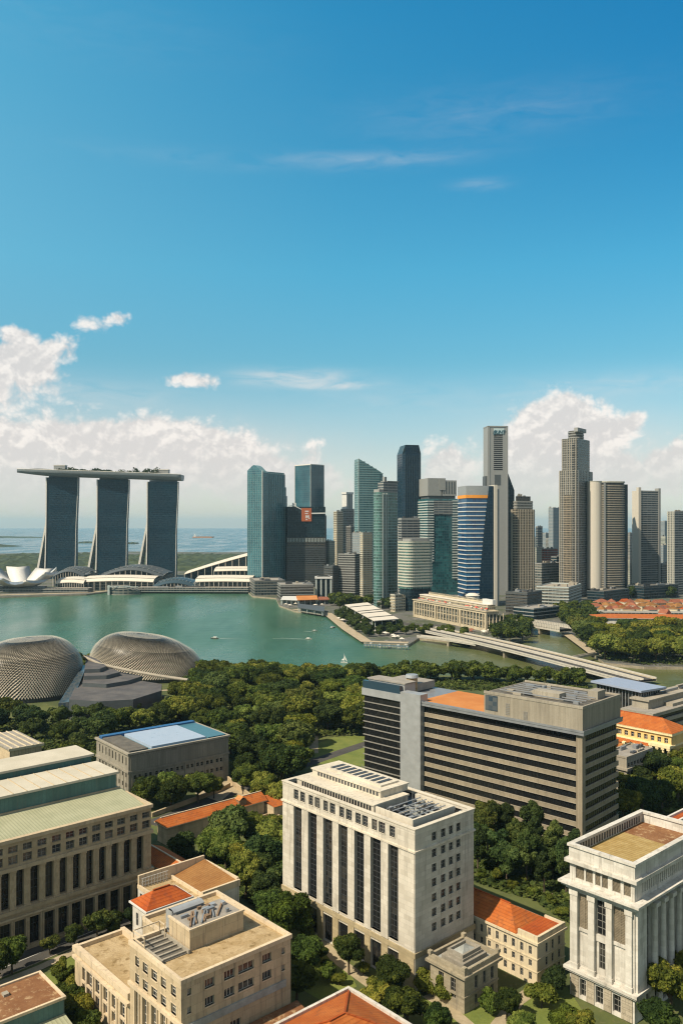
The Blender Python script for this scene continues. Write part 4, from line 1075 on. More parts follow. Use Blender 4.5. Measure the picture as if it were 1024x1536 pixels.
for i in range(n):
    f0, f1 = i / n, (i + 1) / n; z0, z1_ = f0 * (B.z + 1), f1 * (B.z + 1)
    x0 = Lx * (0.46 + 0.40 * f0 ** 1.5); x1_ = Lx * (0.46 + 0.40 * f1 ** 1.5)
    yy0 = 3 - 1.6 * math.sin(math.pi * min(1, x0 / Lx)) - 1.3; yy1 = 3 - 1.6 * math.sin(math.pi * min(1, x1_ / Lx)) - 1.3
    mb.face([(x0, yy0, z0), (Lx + 0.8, 0.4, z0), (Lx + 0.8, 0.4, z1_), (x1_, yy1, z1_)])
    mb.face([(Lx + 0.8, 0.4, z0), (Lx + 0.8, Ly, z0), (Lx + 0.8, Ly, z1_), (Lx + 0.8, 0.4, z1_)])
    mb.face([(x0, yy0, z0), (x1_, yy1, z1_), (x1_, yy1 + 2.5, z1_), (x0, yy0 + 2.5, z0)])
part(B, 'dark_sail', mb, [M['f_navy']])
mb = MB(); mb.box(Lx + 1.2, Lx + 5.5, -2, 22, 0, B.zat(727)); mb.box(Lx + 5.5, Lx + 9, 0, 26, 0, B.zat(730) - 3, 1); part(B, 'service_core', mb, [M['slab_light'], M['slab_grey']])

# the tall grey slab with the letters
B = T('office_tower', 'tallest flat grey slab tower with dark slots and teal letters at its top', 729, 731, 761, 640, 893, 6)
Lx, Ly = B.Lx, 26
mb = MB(); mb.prism([(0, 0), (Lx, 0), (Lx, Ly), (0, Ly)], 0, B.z); part(B, 'body', mb, [M['slab_grey']])
mb = MB(); x0, x1 = Lx * 0.30, Lx * 0.74; z = B.zat(705); 
while z < B.zat(651): mb.box(x0, x1, -0.12, 0.5, z, z + 1.9); z += 3.3
part(B, 'window_slots', mb, [M['black']])
mb = MB(); mb.box(Lx * 0.34, Lx * 0.66, -0.10, 0.4, B.zat(728), B.zat(712)); mb.box(-3.5, 0.5, 2, 18, 0, B.zat(714)); part(B, 'sky_lobby', mb, [M['slab_dark']])
mb = MB(); mb.box(-0.3, Lx * 0.1, -0.6, 3, 0, B.z + 0.6); mb.box(Lx * 0.92, Lx + 0.3, -0.6, 3, 0, B.z + 0.6); mb.box(-0.3, Lx + 0.3, -0.6, Ly, B.z - 0.2, B.z + 1.4); part(B, 'edge_piers', mb, [M['slab_grey']])
fc = bpy.data.curves.new('sign_letters', 'FONT'); fc.body = '(JUNT'; fc.size = 8.2; fc.extrude = 0.25; fc.shear = 0.25; fc.align_x = 'CENTER'; fc.offset = 0.10
fo = bpy.data.objects.new('sign_letters', fc); COL.objects.link(fo)
dg = bpy.context.evaluated_depsgraph_get(); me = bpy.data.meshes.new_from_object(fo.evaluated_get(dg)); bpy.data.objects.remove(fo)
me.materials.clear(); me.materials.append(M['sign_teal'])
o = link('sign_letters', me, B.e, (Lx * 0.55, -0.75, B.zat(650.5))); o.rotation_euler = (R(90), 0, 0); o.scale = (0.92, 1, 1)
mb = MB(); mb.box(Lx * 0.30, Lx * 0.82, -0.4, 0.3, B.zat(651), B.zat(642.5)); part(B, 'sign_back', mb, [M['sign_rim']])
mb = MB(); P = [(Lx + 0.5, 2), (Lx + 13, 6), (Lx + 13, 30), (Lx + 0.5, 30)]; mb.prism(P, 0, [B.zat(708), B.zat(735), B.zat(735), B.zat(708)]); part(B, 'dark_annexe', mb, [M['f_black']])

# ornate beige tower
B = T('office_tower', 'brownish finely gridded tower with stepped top right of the grey slab tower', 764, 772, 804, 764, 907, 22)
Po = rrect(B.Lx, B.Ly, 6, 4); body(B, Po, 0, B.z, 'f_beige'); bands(B, Po, 4, B.z, 3.7, 0.75, 0.5, 'band_beige'); fins(B, 'R', 6, B.Lx - 6, 10, 0, B.z, 0.7, 0.8, 'band_beige'); fins(B, 'L', 6, B.Ly - 4, 4, 0, B.z, 0.7, 0.8, 'band_beige')
body(B, offs(Po, -3), B.z - 0.2, B.zat(751), 'f_grey', 'upper_tier'); body(B, offs(Po, -6), B.zat(751) - 0.2, B.zat(744), 'f_dark', 'top_tier')
plant(B, 7, 8, B.Lx - 8, 6, B.Ly - 6, B.zat(744), 4, 23); bands(B, offs(Po, -3), B.z + 2, B.zat(751), 4, 1.4, 0.6, 'band_grey', 'tier_bands')

# far small ones behind, in the gap
GF = 'hazy far-off buildings in the skyline gaps'
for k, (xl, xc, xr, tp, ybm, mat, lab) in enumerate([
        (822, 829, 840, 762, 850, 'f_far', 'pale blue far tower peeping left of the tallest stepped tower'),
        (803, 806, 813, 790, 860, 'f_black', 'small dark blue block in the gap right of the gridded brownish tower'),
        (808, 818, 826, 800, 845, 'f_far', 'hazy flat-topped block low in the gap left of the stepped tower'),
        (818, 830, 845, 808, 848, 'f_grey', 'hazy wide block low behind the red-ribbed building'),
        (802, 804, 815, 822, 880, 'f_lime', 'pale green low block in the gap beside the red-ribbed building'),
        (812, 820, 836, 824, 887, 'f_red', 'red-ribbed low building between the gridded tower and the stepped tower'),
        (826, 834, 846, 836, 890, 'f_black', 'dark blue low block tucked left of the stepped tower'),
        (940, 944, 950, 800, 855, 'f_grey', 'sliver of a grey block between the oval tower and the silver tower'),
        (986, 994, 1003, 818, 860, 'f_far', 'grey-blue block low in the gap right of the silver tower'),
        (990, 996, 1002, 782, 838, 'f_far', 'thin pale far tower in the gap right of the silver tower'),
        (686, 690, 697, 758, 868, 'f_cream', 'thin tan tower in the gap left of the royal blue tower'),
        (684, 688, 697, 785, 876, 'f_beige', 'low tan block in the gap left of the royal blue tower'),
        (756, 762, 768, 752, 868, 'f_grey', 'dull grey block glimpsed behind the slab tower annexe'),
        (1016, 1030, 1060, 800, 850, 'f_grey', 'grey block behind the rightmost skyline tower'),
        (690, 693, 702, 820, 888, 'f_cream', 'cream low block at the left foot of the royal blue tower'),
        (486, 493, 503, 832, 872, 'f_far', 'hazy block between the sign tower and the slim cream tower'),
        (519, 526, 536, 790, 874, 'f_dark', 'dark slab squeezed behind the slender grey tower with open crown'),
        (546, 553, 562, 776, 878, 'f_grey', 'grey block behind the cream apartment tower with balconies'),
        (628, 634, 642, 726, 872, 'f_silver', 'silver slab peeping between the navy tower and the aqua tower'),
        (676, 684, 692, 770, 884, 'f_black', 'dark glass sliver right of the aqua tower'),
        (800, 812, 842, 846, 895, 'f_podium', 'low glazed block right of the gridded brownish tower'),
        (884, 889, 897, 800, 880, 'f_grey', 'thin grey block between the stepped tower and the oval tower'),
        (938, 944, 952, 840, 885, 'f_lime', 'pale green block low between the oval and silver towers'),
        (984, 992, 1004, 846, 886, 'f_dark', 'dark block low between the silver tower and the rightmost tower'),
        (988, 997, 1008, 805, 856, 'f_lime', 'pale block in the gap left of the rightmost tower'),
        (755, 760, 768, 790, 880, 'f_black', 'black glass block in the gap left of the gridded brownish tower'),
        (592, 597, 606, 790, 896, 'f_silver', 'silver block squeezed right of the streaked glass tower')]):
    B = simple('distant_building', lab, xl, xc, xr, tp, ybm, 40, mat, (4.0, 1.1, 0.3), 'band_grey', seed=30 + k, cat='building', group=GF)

# tallest stepped tower
B = T('office_tower', 'tall grey-brown stepped tower with a round cap, tallest at the right', 838, 865, 888, 705, 897, 52)
Lx, Ly = B.Lx, B.Ly; z3, z2, z1 = B.z, B.zat(657), B.zat(640)
P3 = [(0, 3), (3, 0), (Lx, 0), (Lx, Ly), (0, Ly)]; k = 0.10
P2 = [(0.5, 3), (3, 0.5), (Lx * 0.82, 0.5), (Lx * 0.82, Ly * 0.86), (0.5, Ly * 0.86)]
body(B, P3, 0, z3, 'f_stone', 'lower_shaft'); body(B, P2, z3 - 0.3, z2, 'f_stone', 'upper_shaft')
bands(B, P3, 4, z3, 3.7, 0.8, 0.35, 'band_grey'); bands(B, P2, z3 + 3, z2, 3.7, 0.8, 0.35, 'band_grey', 'upper_floor_bands')
zm = B.zat(742)
mb = MB(); mb.box(-1.2, 0, Ly * 0.30, Ly * 0.72, 0, zm); mb.box(-1.0, 0.4, 5, Ly * 0.2, 0, z2 - 8); part(B, 'projecting_bay', mb, [M['f_beige']])
fins(B, 'L', 2, Ly - 1, 9, 0, z3, 0.9, 0.7, 'band_beige'); fins(B, 'R', 3, Lx - 1, 6, 0, z3, 0.5, 0.5, 'slab_grey'); fins(B, 'L', 2, Ly * 0.8, 7, z3, z2, 0.9, 0.3, 'band_beige', 'upper_fins')
mb = MB(); mb.cyl(Lx * 0.40, Ly * 0.42, z2 - 0.5, B.zat(644), min(Lx, Ly) * 0.40, n=24, m=0); part(B, 'round_cap', mb, [M['f_dark']])
mb = MB()
for zz_ in (655, 651, 647): mb.cyl(Lx * 0.40, Ly * 0.42, B.zat(zz_), B.zat(zz_) + 1.4, min(Lx, Ly) * 0.42, n=24)
mb.box(Lx * 0.15, Lx * 0.7, Ly * 0.1, Ly * 0.3, B.zat(646), z1); part(B, 'cap_bands', mb, [M['band_grey']])
mb = MB(); mb.box(Lx + 0.2, Lx + 3, 2, Ly, 0, B.zat(790)); part(B, 'side_core', mb, [M['slab_dark']])

# oval tower with the bright round end
B = T('office_tower', 'grey louvred oval tower with a bright smooth rounded left end', 887, 901, 942, 723, 896, 14)
Lx, Ly = B.Lx, 46
ov = [(Lx * 0.98 if False else (B.Lx / 2 + (B.Lx / 2) * math.copysign(abs(math.cos(a)) ** 0.55, math.cos(a))), Ly / 2 + Ly / 2 * math.copysign(abs(math.sin(a)) ** 0.8, math.sin(a))) for a in [2 * math.pi * i / 36 for i in range(36)]]
body(B, ov, 0, B.z, 'f_dark', roof='band_cream'); bands(B, ov, 6, B.z - 4, 3.7, 1.3, 0.9, 'band_beige', 'louvre_bands')
mb = MB(); mb.cyl(-2.0, Ly * 0.34, B.zat(884), B.z + 1.0, 12.0, n=32, smooth=False); part(B, 'round_core', mb, [M['slab_light']])
mb = MB(); mb.prism(offs(ov, 1.0), B.z - 0.5, B.z + 1.6, 0, bottom=True); mb.cyl(-2.0, Ly * 0.34, B.z + 1.0, B.z + 1.9, 12.4, n=32); part(B, 'roof_rim', mb, [M['band_cream']])
fins(B, 'R', B.Lx * 0.12, B.Lx * 0.12, 1, 0, B.z, 3.0, 1.2, 'band_grey', 'front_core'); mb = MB(); mb.box(B.Lx * 0.1, B.Lx * 0.9, 2, 8, 0, B.zat(884)); mb.box(B.Lx - 3, B.Lx + 2.4, 6, Ly - 6, 0, B.z - 3); part(B, 'base_block', mb, [M['f_black']])

# silver tower with end posts
B = T('office_tower', 'silver horizontally lined tower with a cream end wall and roof posts', 948, 957, 989, 737, 889, 20)
Lx, Ly = B.Lx, B.Ly
body(B, rect(B), 0, B.z, 'f_silver'); bands(B, [(0.5, 0), (Lx - 3, 0), (Lx - 3, 6), (0.5, 6)], 4, B.z, 3.8, 1.4, 0.4, 'band_grey')
mb = MB(); mb.box(-1.2, 0.3, 0, Ly, 0, B.z + 1); mb.box(-1.4, 4, -1.6, 4, 0, B.zat(731)); part(B, 'end_wall', mb, [M['slab_light']])
mb = MB(); mb.box(Lx - 4, Lx + 0.6, -1.2, 8, 0, B.zat(732)); mb.box(-0.5, Lx, -0.6, 1.0, B.z - 0.5, B.z + 1.5); part(B, 'end_post', mb, [M['band_grey']])

B = simple('office_tower', 'rightmost dark glass tower with pale rounded corner, cut by the frame edge', 1000, 1011, 1034, 768, 893, 30, 'f_silver', (3.8, 1.2, 0.4), 'band_grey', seed=12)
fins(B, 'L', 1, B.Ly - 1, 5, 0, B.z + 1, 1.2, 0.7, 'band_cream', 'pale_fins')

# podium and low blocks along the foot of the towers
GL = 'low podium blocks at the foot of the skyline'
def low(label, xl, xc, xr, tp, ybm, th, mat, bandm='band_grey', roof='grey_deck', seed=0, fh=4.2, name='podium_block'):
    return simple(name, label, xl, xc, xr, tp, ybm, th, mat, (fh, 1.0, 0.5), bandm, roof, seed, cat='building', group=GL)
low('wide glass podium with gridded front below the stepped tower', 804, 852, 892, 882, 914, 62, 'f_podium', 'band_pale', 'grey_deck', 41)
low('dark podium below the oval tower behind the treetops', 880, 905, 945, 888, 905, 45, 'f_black', 'slab_dark', 'dark_deck', 42)
low('dark podium below the silver tower behind the red roofs', 940, 965, 1060, 880, 899, 30, 'f_black', 'slab_dark', 'dark_deck', 43)
low('dark waterfront podium below the teal twin tower', 372, 382, 428, 872, 894, 12, 'f_podium', 'slab_dark', 'grey_deck', 44)
low('waterfront podium with terraces left of the orange pier roof', 416, 421, 470, 878, 901, 10, 'f_dark', 'band_grey', 'grey_deck', 45)
low('dark block between the gridded tower and the river trees', 758, 790, 812, 890, 922, 50, 'f_dark', 'slab_dark', 'dark_deck', 46)
low('dark riverside block with flat roof behind the old bridge', 770, 800, 838, 914, 930, 40, 'f_black', 'band_grey', 'grey_deck', 47)
low('small cream block left of the rounded-corner banded tower', 585, 592, 602, 893, 918, 40, 'f_cream', 'band_cream', 'grey_deck', 48)

def gate():
    Y = yb(898); xa, xb = pxx(474, Y), pxx(496, Y)
    root = thing('columned_gate', 'white columned portal with a shallow shell roof behind the orange pier roof', 'gate', (xa, Y, 0))
    L = xb - xa; h = pz(868, Y)
    mb = MB()
    for i in range(4): mb.box(L * i / 3 - 1.2, L * i / 3 + 1.2, 0, 2.4, 0, h)
    mb.build('columns', M['band_pale'], root)
    mb = MB(); mb.box(-2, L + 2, -1, 16, h, h + 3); mb.build('lintel', M['band_white'], root)
    mb = MB(); rows = [[(L * (0.0 + i / 8), j * 4.0, h + 3 + 4 * math.sin(math.pi * i / 8) * (1 - 0.1 * j)) for i in range(9)] for j in range(5)]; mb.grid(rows); mb.build('shell_roof', M['white_paint'], root, weld=True)
    mb = MB(); mb.box(1.5, L - 1.5, 5, 15, 0, h); mb.build('lobby', M['f_black'], root)
gate()

# ------------------------------------------------------------------ near district: the white court block
def windows(B, face, lst, depth, glass, frame, nx=2, ny=2, bar=0.1, name='window', off=0.0, sill=None, head=0.0):
    """lst of (a0, a1, z0, z1): one window object each, meshes shared by size"""
    cache = {}
    for a0, a1, z0, z1 in lst:
        w, h = round(abs(a1 - a0), 1), round(z1 - z0, 1); key = (w, h)
        if key not in cache:
            mb, mats = win_mesh(w, h, nx, ny, M[glass], M[frame], bar, M[sill] if sill else None, 0.06, depth + 0.14, head); cache[key] = mb.mesh(name, mats)
        place_win(cache[key], B, face, (a0 + a1) / 2, z0, depth, name, off)
def opens(B, face, spans, rows):
    d = B.u if face == 'L' else B.v
    out = []
    for p0, p1 in spans:
        a, b = sorted((B.run(d, p0), B.run(d, p1)))
        out += [(a, b, z0, z1) for z0, z1 in rows]
    return out
def shell(B, zt, left_ops, right_ops, depth, mat, z0=0.0, name='walls', Lx=None, Ly=None, top=None, x0=0.0, y0=0.0):
    """outer walls with real openings on the two visible faces"""
    Lx = Lx or B.Lx; Ly = Ly or B.Ly
    mb = MB()
    holed(mb, LFT(x0), y0, Ly, z0, zt, left_ops, depth); holed(mb, RGT(y0), x0, Lx, z0, zt, right_ops, depth)
    mb.face([(Lx, y0, z0), (Lx, Ly, z0), (Lx, Ly, zt), (Lx, y0, zt)]); mb.face([(Lx, Ly, z0), (x0, Ly, z0), (x0, Ly, zt), (Lx, Ly, zt)])
    # dark rooms behind the openings
    i = depth + 0.15
    mb.box(x0 + i, Lx - 0.3, y0 + i, Ly - 0.3, z0, zt - 0.4, 1)
    return part(B, name, mb, [M[mat], M['black']])
def ring(B, z0, z1, proj, mat, name, Lx=None, Ly=None, w=0.6, x0=0.0, y0=0.0):
    """a course running round the four faces"""
    Lx = Lx or B.Lx; Ly = Ly or B.Ly; p = proj; i = 0.02
    mb = MB()
    mb.box(x0 - p, x0 - i if w <= 0 else x0 + w, y0 - p, Ly + p, z0, z1); mb.box(Lx - w, Lx + p, y0 - p, Ly + p, z0, z1)
    mb.box(x0 + w, Lx - w, y0 - p, y0 + w, z0, z1, skip='lr'); mb.box(x0 + w, Lx - w, Ly - w, Ly + p, z0, z1, skip='lr')
    return part(B, name, mb, [M[mat]])
def deck(B, z, mat, x0, x1, y0, y1, name='roof_deck'):
    mb = MB(); mb.face([(x0, y0, z), (x1, y0, z), (x1, y1, z), (x0, y1, z)]); return part(B, name, mb, [M[mat]])

B = Bld('court_block', 'tall white block with seven dark vertical glass strips, centre of the foreground', 'building', (622, 1244), 40.0, left=424, right=710)
zT = 40.0
strips = opens(B, 'L', [(440.9, 453.1), (462.8, 475.7), (485.3, 498.9), (508.5, 521.7), (532, 546.5), (556.2, 571.6), (582.6, 597.1)], [(10.2, 33.9)])
z4 = lambda x: 400 + .3223 * x
att = opens(B, 'L', [(z4(a), z4(b)) for a, b in ((126, 147), (156, 178), (195, 215), (223, 247), (263, 285), (293, 318), (337, 360), (368, 395), (412, 437), (443, 470), (488, 513), (520, 550), (570, 596))], [(36.0, 38.7)])
gr = opens(B, 'L', [(440, 454), (462, 476), (485, 499), (508, 522), (531.5, 547), (556, 572), (582, 598)], [(0.2, 7.4)])
side = opens(B, 'R', [(z4(768), z4(789)), (z4(810), z4(831)), (z4(847), z4(866)), (z4(881), z4(901))], [(35.6, 37.6)] + [(z - 0.95, z + 0.95) for z in (32.4, 28.7, 25.0, 21.2, 17.5, 13.8)])
shell(B, 39.0, strips + att + gr, side, 0.9, 'court_white')
windows(B, 'L', strips, 0.85, 'pane_dark', 'dark_metal', 3, 16, 0.14, 'window_strip', sill='court_trim')
windows(B, 'L', att, 0.5, 'pane', 'frame_grey', 2, 3, 0.1, 'attic_window', sill='court_trim')
windows(B, 'L', gr, 0.8, 'pane_dark', 'black', 2, 3, 0.14, 'ground_window')
windows(B, 'R', side, 0.35, 'pane_dark', 'frame_grey', 2, 2, 0.12, 'window', sill='court_white')
mb = MB()    # piers between the strips, set proud
ys = sorted([v for s in strips for v in s[:2]])
edges = [0.0] + ys + [B.Ly]
for i in range(0, len(edges), 2):
    a, b = edges[i], edges[i + 1]
    if i == 0: a = 0.25
    if i == len(edges) - 2: b = B.Ly - 0.2
    if b - a > 4: mb.box(-0.10, 0.05, a, b - 0.05, 10.0, 34.0)
    else: mb.box(-0.22, 0.05, a + 0.02, b - 0.02, 9.6, 34.0)
part(B, 'piers', mb, [M['court_white']])
ring(B, 34.05, 34.5, 0.40, 'court_trim', 'string_course'); ring(B, 8.1, 9.4, 0.30, 'court_base', 'base_course'); ring(B, 39.0, 39.75, 0.10, 'court_white', 'parapet', w=0.9); ring(B, 39.75, 40.0, 0.28, 'court_trim', 'cornice', w=1.0)
mb = MB(); ge = [0.0] + sorted([v for s in gr for v in s[:2]]) + [B.Ly]
for i in range(0, len(ge), 2):
    mb = MB(); mb.box(-0.22, 0.05, ge[i] + (0.2 if i == 0 else 0.05), ge[i + 1] - 0.05, 0, 8.08); part(B, 'ground_pier', mb, [M['court_base']])
deck(B, 38.2, 'tan_deck', 0.9, B.Lx - 0.9, 0.9, B.Ly - 0.9)
mb = MB(); Lx, Ly = B.Lx, B.Ly
mb.box(3.0, 16.0, 17.5, Ly - 3.0, 38.0, 40.6); mb.box(2.7, 16.3, 17.2, Ly - 2.7, 40.6, 41.0)
th = part(B, 'roof_house', mb, [M['court_trim']])
lv = MB()
for i in range(26): 
    y = 18.6 + i * (Ly - 23.5) / 26; lv.box(2.93, 3.3, y, y + 0.75, 39.0, 40.3)
lv.build('louvres', M['black'], th)
mb = MB(); mb.box(8.0, 18.5, 20, Ly - 4, 41.0, 42.6); mb.box(7.7, 18.8, 19.7, Ly - 3.7, 42.6, 43.0); mb.box(10, 17, 22, Ly - 8, 43.0, 43.5); t2 = part(B, 'upper_roof_house', mb, [M['court_trim']])
lv = MB()
for i in range(20): lv.box(7.93, 8.3, 21 + i * (Ly - 27) / 20, 21.8 + i * (Ly - 27) / 20, 41.3, 42.3)
for i in range(9): lv.box(11.0, 16, 23.5 + i * 2.4, 24.9 + i * 2.4, 43.45, 43.62)
lv.build('louvres', M['dark_metal'], t2)
mb = MB(); mb.box(3, 3.6, 3.5, 17, 38, 40.6); mb.box(18.4, 19, 3.5, 17, 38, 40.6); mb.box(3.6, 18.4, 3.5, 4.1, 38, 40.6); mb.box(3.6, 18.4, 10.4, 10.8, 38, 39.9)
part(B, 'plant_screen', mb, [M['court_trim']])
mb = MB(); r = random.Random(4)
for i in range(16):
    x = 4.5 + i * 0.85 + r.uniform(-.2, .2); y = r.uniform(4.6, 9.5); h = r.uniform(38.9, 39.8); mb.box(x, x + r.uniform(.2, .6), y, min(16.5, y + r.uniform(3, 9)), h, h + r.uniform(.2, .5), r.randint(0, 2))
for i in range(34):
    x, y = r.uniform(4.5, 17), r.uniform(5, 15.5); w = r.uniform(0.5, 1.6); mb.box(x, x + w, y, y + w * 0.8, 38.2, 38.8 + r.uniform(0.4, 1.4), r.randint(0, 2))
for i in range(5): mb.tube([(4.5, 5.5 + i * 2.2, 40.4), (17.8, 5.7 + i * 2.2, 40.4)], 0.16, 5, 1)
part(B, 'rooftop_plant', mb, [M['copper_grey'], M['light_metal'], M['dark_metal']])
mb = MB()
for i in range(15):
    y = 2.0 + i * 3.4; mb.cyl(19.8 + 1.2 * (i % 2), y, 38.2, 39.4, 0.45, n=8)
for (x, y, z) in ((1.5, 2.5, 40), (12, 12, 44), (20, 40, 42)): mb.cyl(x, y, 38.2, z + 1.5, 0.07, 0.04, 5)
part(B, 'roof_vents', mb, [M['light_metal']])

# ------------------------------------------------------------------ dark office slab with the striped front
B = Bld('striped_office', 'wide dark office slab with beige stripes and a grey shaft behind the white court block', 'building', (872, 1096), 43.0, left=544, right=927, theta=43.5)
Lx, Ly = B.Lx, B.Ly
ya, yb_ = B.run(B.u, 635), B.run(B.u, 605)
mb = MB(); mb.box(0.45, Lx - 0.8, 0.45, Ly - 0.6, 0, 42.0); core = part(B, 'glazing', mb, [M['pane_dark']])
# window frames standing in the dark bands
mb = MB(); n = int(ya / 1.5)
for i in range(n): mb.box(0.35, 0.45, 2.2 + i * 1.5, 2.27 + i * 1.5, 1.0, 41.3)
for i in range(int(Lx / 1.5) - 2): mb.box(2.2 + i * 1.5, 2.27 + i * 1.5, 0.35, 0.45, 1.0, 41.3)
part(B, 'mullions', mb, [M['black']])
mb = MB(); fh = 4.02
for k in range(10):
    z = 0.8 + k * fh
    mb.box(0.0, 0.44, 2.0, ya, z, z + 1.65); mb.box(2.0, Lx, 0.0, 0.44, z, z + 1.65)
    mb.box(-0.07, 0.0, 2.0, ya, z + 1.5, z + 1.65, 1); mb.box(-0.07, 0.0, 2.0, ya, z, z + 0.15, 1); mb.box(2.0, Lx, -0.07, 0.0, z + 1.5, z + 1.65, 1); mb.box(2.0, Lx, -0.07, 0.0, z, z + 0.15, 1)
part(B, 'spandrels', mb, [M['spandrel'], M['concrete']])
mb = MB(); mb.box(-0.35, 2.0, -0.35, 2.0, 0, 41.5); part(B, 'corner_pier', mb, [M['spandrel']])
mb = MB(); mb.box(-1.4, Lx + 0.4, -1.4, 1.0, 41.5, 43.0); mb.box(-1.4, 1.0, 1.0, ya - 0.2, 41.5, 43.0); mb.box(1.0, Lx, 1.0, Ly, 41.99, 42.6); mb.box(-1.55, -1.4, -1.5, ya - 0.2, 42.5, 43.3); mb.box(-1.5, Lx + 0.4, -1.55, -1.4, 42.5, 43.3)
part(B, 'cornice_slab', mb, [M['grey_metal']])
mb = MB(); mb.box(-2.2, 2.6, ya, yb_, 0, 45.8); part(B, 'shaft', mb, [M['light_metal']])
mb = MB(); z = 1.0
while z < 41: mb.box(0.1, 0.44, yb_ + 0.2, Ly, z, z + 0.4); z += 2.85
part(B, 'thin_slabs', mb, [M['frame_grey']])
mb = MB(); mb.box(-0.4, 1.2, yb_ + 0.05, Ly + 0.3, 41.2, 44.2); part(B, 'left_cornice', mb, [M['light_metal']])
yo = B.run(B.u, 727)
deck(B, 42.75, 'orange_deck', 1.1, Lx - 0.6, yo + 0.3, ya + 3)
mb = MB(); mb.box(-0.6, Lx + 0.3, -0.6, yo, 43.0, 51.0); ph = part(B, 'plant_storey', mb, [M['plant_box']])
mb = MB(); mb.box(0.2, Lx - 0.5, 0.2, yo - 0.5, 50.3, 51.05); mb.build('plant_roof', M['dark_deck'], ph)
mb = MB()
for (x0, x1, y0, y1) in ((-0.75, Lx + 0.45, -0.75, -0.2), (-0.75, -0.2, -0.2, yo + 0.1), (Lx - 0.1, Lx + 0.45, -0.2, yo)): mb.box(x0, x1, y0, y1, 50.6, 51.6)
mb.build('coping', M['concrete'], ph)
mb = MB()
for (yc, z0, z1) in ((yo * 0.72, 44.0, 48.4), (yo * 0.53, 43.4, 46.5)):
    for i in range(7): mb.box(-0.7, -0.55, yc, yc + 1.7, z0 + i * (z1 - z0) / 7, z0 + (i + 0.6) * (z1 - z0) / 7)
mb.build('louvres', M['frame_grey'], ph)
mb = MB(); mb.box(-0.75, -0.55, yo - 6, yo - 0.6, 44.5, 50.2); mb.box(-0.78, -0.5, yo - 3.4, yo - 3.0, 44.5, 50.2); mb.build('glazed_corner', M['pane_blue'], ph)
mb = MB(); r = random.Random(9)
mb.box(6, 11, yo * 0.30, yo * 0.58, 51, 53.2); mb.box(16, 22, 2, 6, 51, 54.0)
for i in range(24):
    x, y = r.uniform(3, Lx - 5), r.uniform(1, yo - 6); w = r.uniform(0.6, 3); mb.box(x, x + w, y, y + r.uniform(0.8, 4), 51, 51.5 + r.uniform(0.1, 1.0), r.randint(0, 2))
for i in range(6): mb.tube([(4 + i * 3.4, 2, 51.9), (4 + i * 3.4, yo - 4, 51.9)], 0.22, 5, 1)
mb.build('rooftop_plant', [M['concrete'], M['grey_metal'], M['dark_metal']], ph)
mb = MB(); mb.box(2.0, 9, yb_ + 1, Ly - 1.5, 43, 48.0); mb.box(0.0, 1.6, yb_ + 2, Ly, 44.1, 47.4, 1); mb.box(9, Lx - 2, yb_ + 4, Ly - 1, 43, 46.2, 2); mb.box(1.6, 9.4, yb_ + 0.6, Ly - 1.1, 48.0, 48.5, 2)
part(B, 'glazed_roof_house', mb, [M['light_metal'], M['pane_blue'], M['grey_deck']])
mb = MB(); mb.cyl(13, yb_ + 6, 43, 49.0, 2.4, n=20); mb.cyl(13, yb_ + 6, 49.0, 50.2, 2.9, 2.6, 20, 1); part(B, 'water_tank', mb, [M['tan_deck'], M['light_metal']])

# ------------------------------------------------------------------ colonnaded hall with the green roof, left
B = Bld('colonnade_hall', 'big beige stone hall with arched colonnade and stepped pale green roof, left edge', 'building', (-150, 1301), 31.0, right=227, Ly=62)
Lx, Ly = B.Lx, B.Ly
z1 = lambda x: .35156 * x
cols = [B.run(B.v, z1(x)) for x in (57, 118, 182, 243, 300, 357, 412, 465, 518, 573, 624)]
pitch = (cols[-1] - cols[0]) / 10
while cols[0] - pitch > 2: cols.insert(0, cols[0] - pitch)
bays = [(a + 0.85, b - 0.85) for a, b in zip(cols[:-1], cols[1:])]
mids = [(a + b) / 2 for a, b in zip(cols[:-1], cols[1:])]
wins = [(m - 1.25 + pitch * 0.5, m + 1.25 + pitch * 0.5, z0, z1_) for m in mids + [mids[0] - pitch] for z0, z1_ in ((24.1, 26.4), (27.2, 29.0)) if m + 1.3 + pitch * .5 < Lx - 0.3]
arc = [(a, b, 12.2, 22.3) for a, b in bays]
low_ = [(m - 1.5, m + 1.5, 1.0, 8.6) for m in mids]
shell(B, 30.0, [], wins + arc + low_, 1.5, 'stone_beige')
windows(B, 'R', wins, 0.6, 'pane', 'frame_grey', 2, 2, 0.12)
cache = None
for a, b, z0, z1_ in arc:      # round-headed dark windows set back in the loggia
    if cache is None:
        w = b - a; mb = MB(); pts = [(-w / 2, 0, 0), (w / 2, 0, 0)] + [(w / 2 * math.cos(R(k * 15)), 0, (z1_ - z0) - w / 2 + w / 2 * math.sin(R(k * 15))) for k in range(13)]
        mb.face(pts, 0)
        for k in range(4): mb.box(-w / 2, w / 2, -0.1, -0.01, 1.6 + k * 2.1, 1.72 + k * 2.1, 1)
        mb.box(-0.07, 0.07, -0.11, -0.012, 0, z1_ - z0, 1)
        cache = mb.mesh('arched_window', [M['pane_dark'], M['dark_metal']])
    link('arched_window', cache, B.e, ((a + b) / 2, 1.35, z0))
mb = MB()
for a, b, z0, z1_ in arc:      # spandrels over the arches
    w = b - a; m_ = (a + b) / 2
    pts = [(m_ + w / 2 * math.cos(R(k * 15)), 0.35, z1_ - w / 2 + w / 2 * math.sin(R(k * 15))) for k in range(13)]
    mb.face([(b, 0.35, z1_)] + pts[:7][::-1][::-1] ); mb.face([(a, 0.35, z1_)] + pts[6:][::-1])
part(B, 'arch_spandrels', mb, [M['stone_trim']])
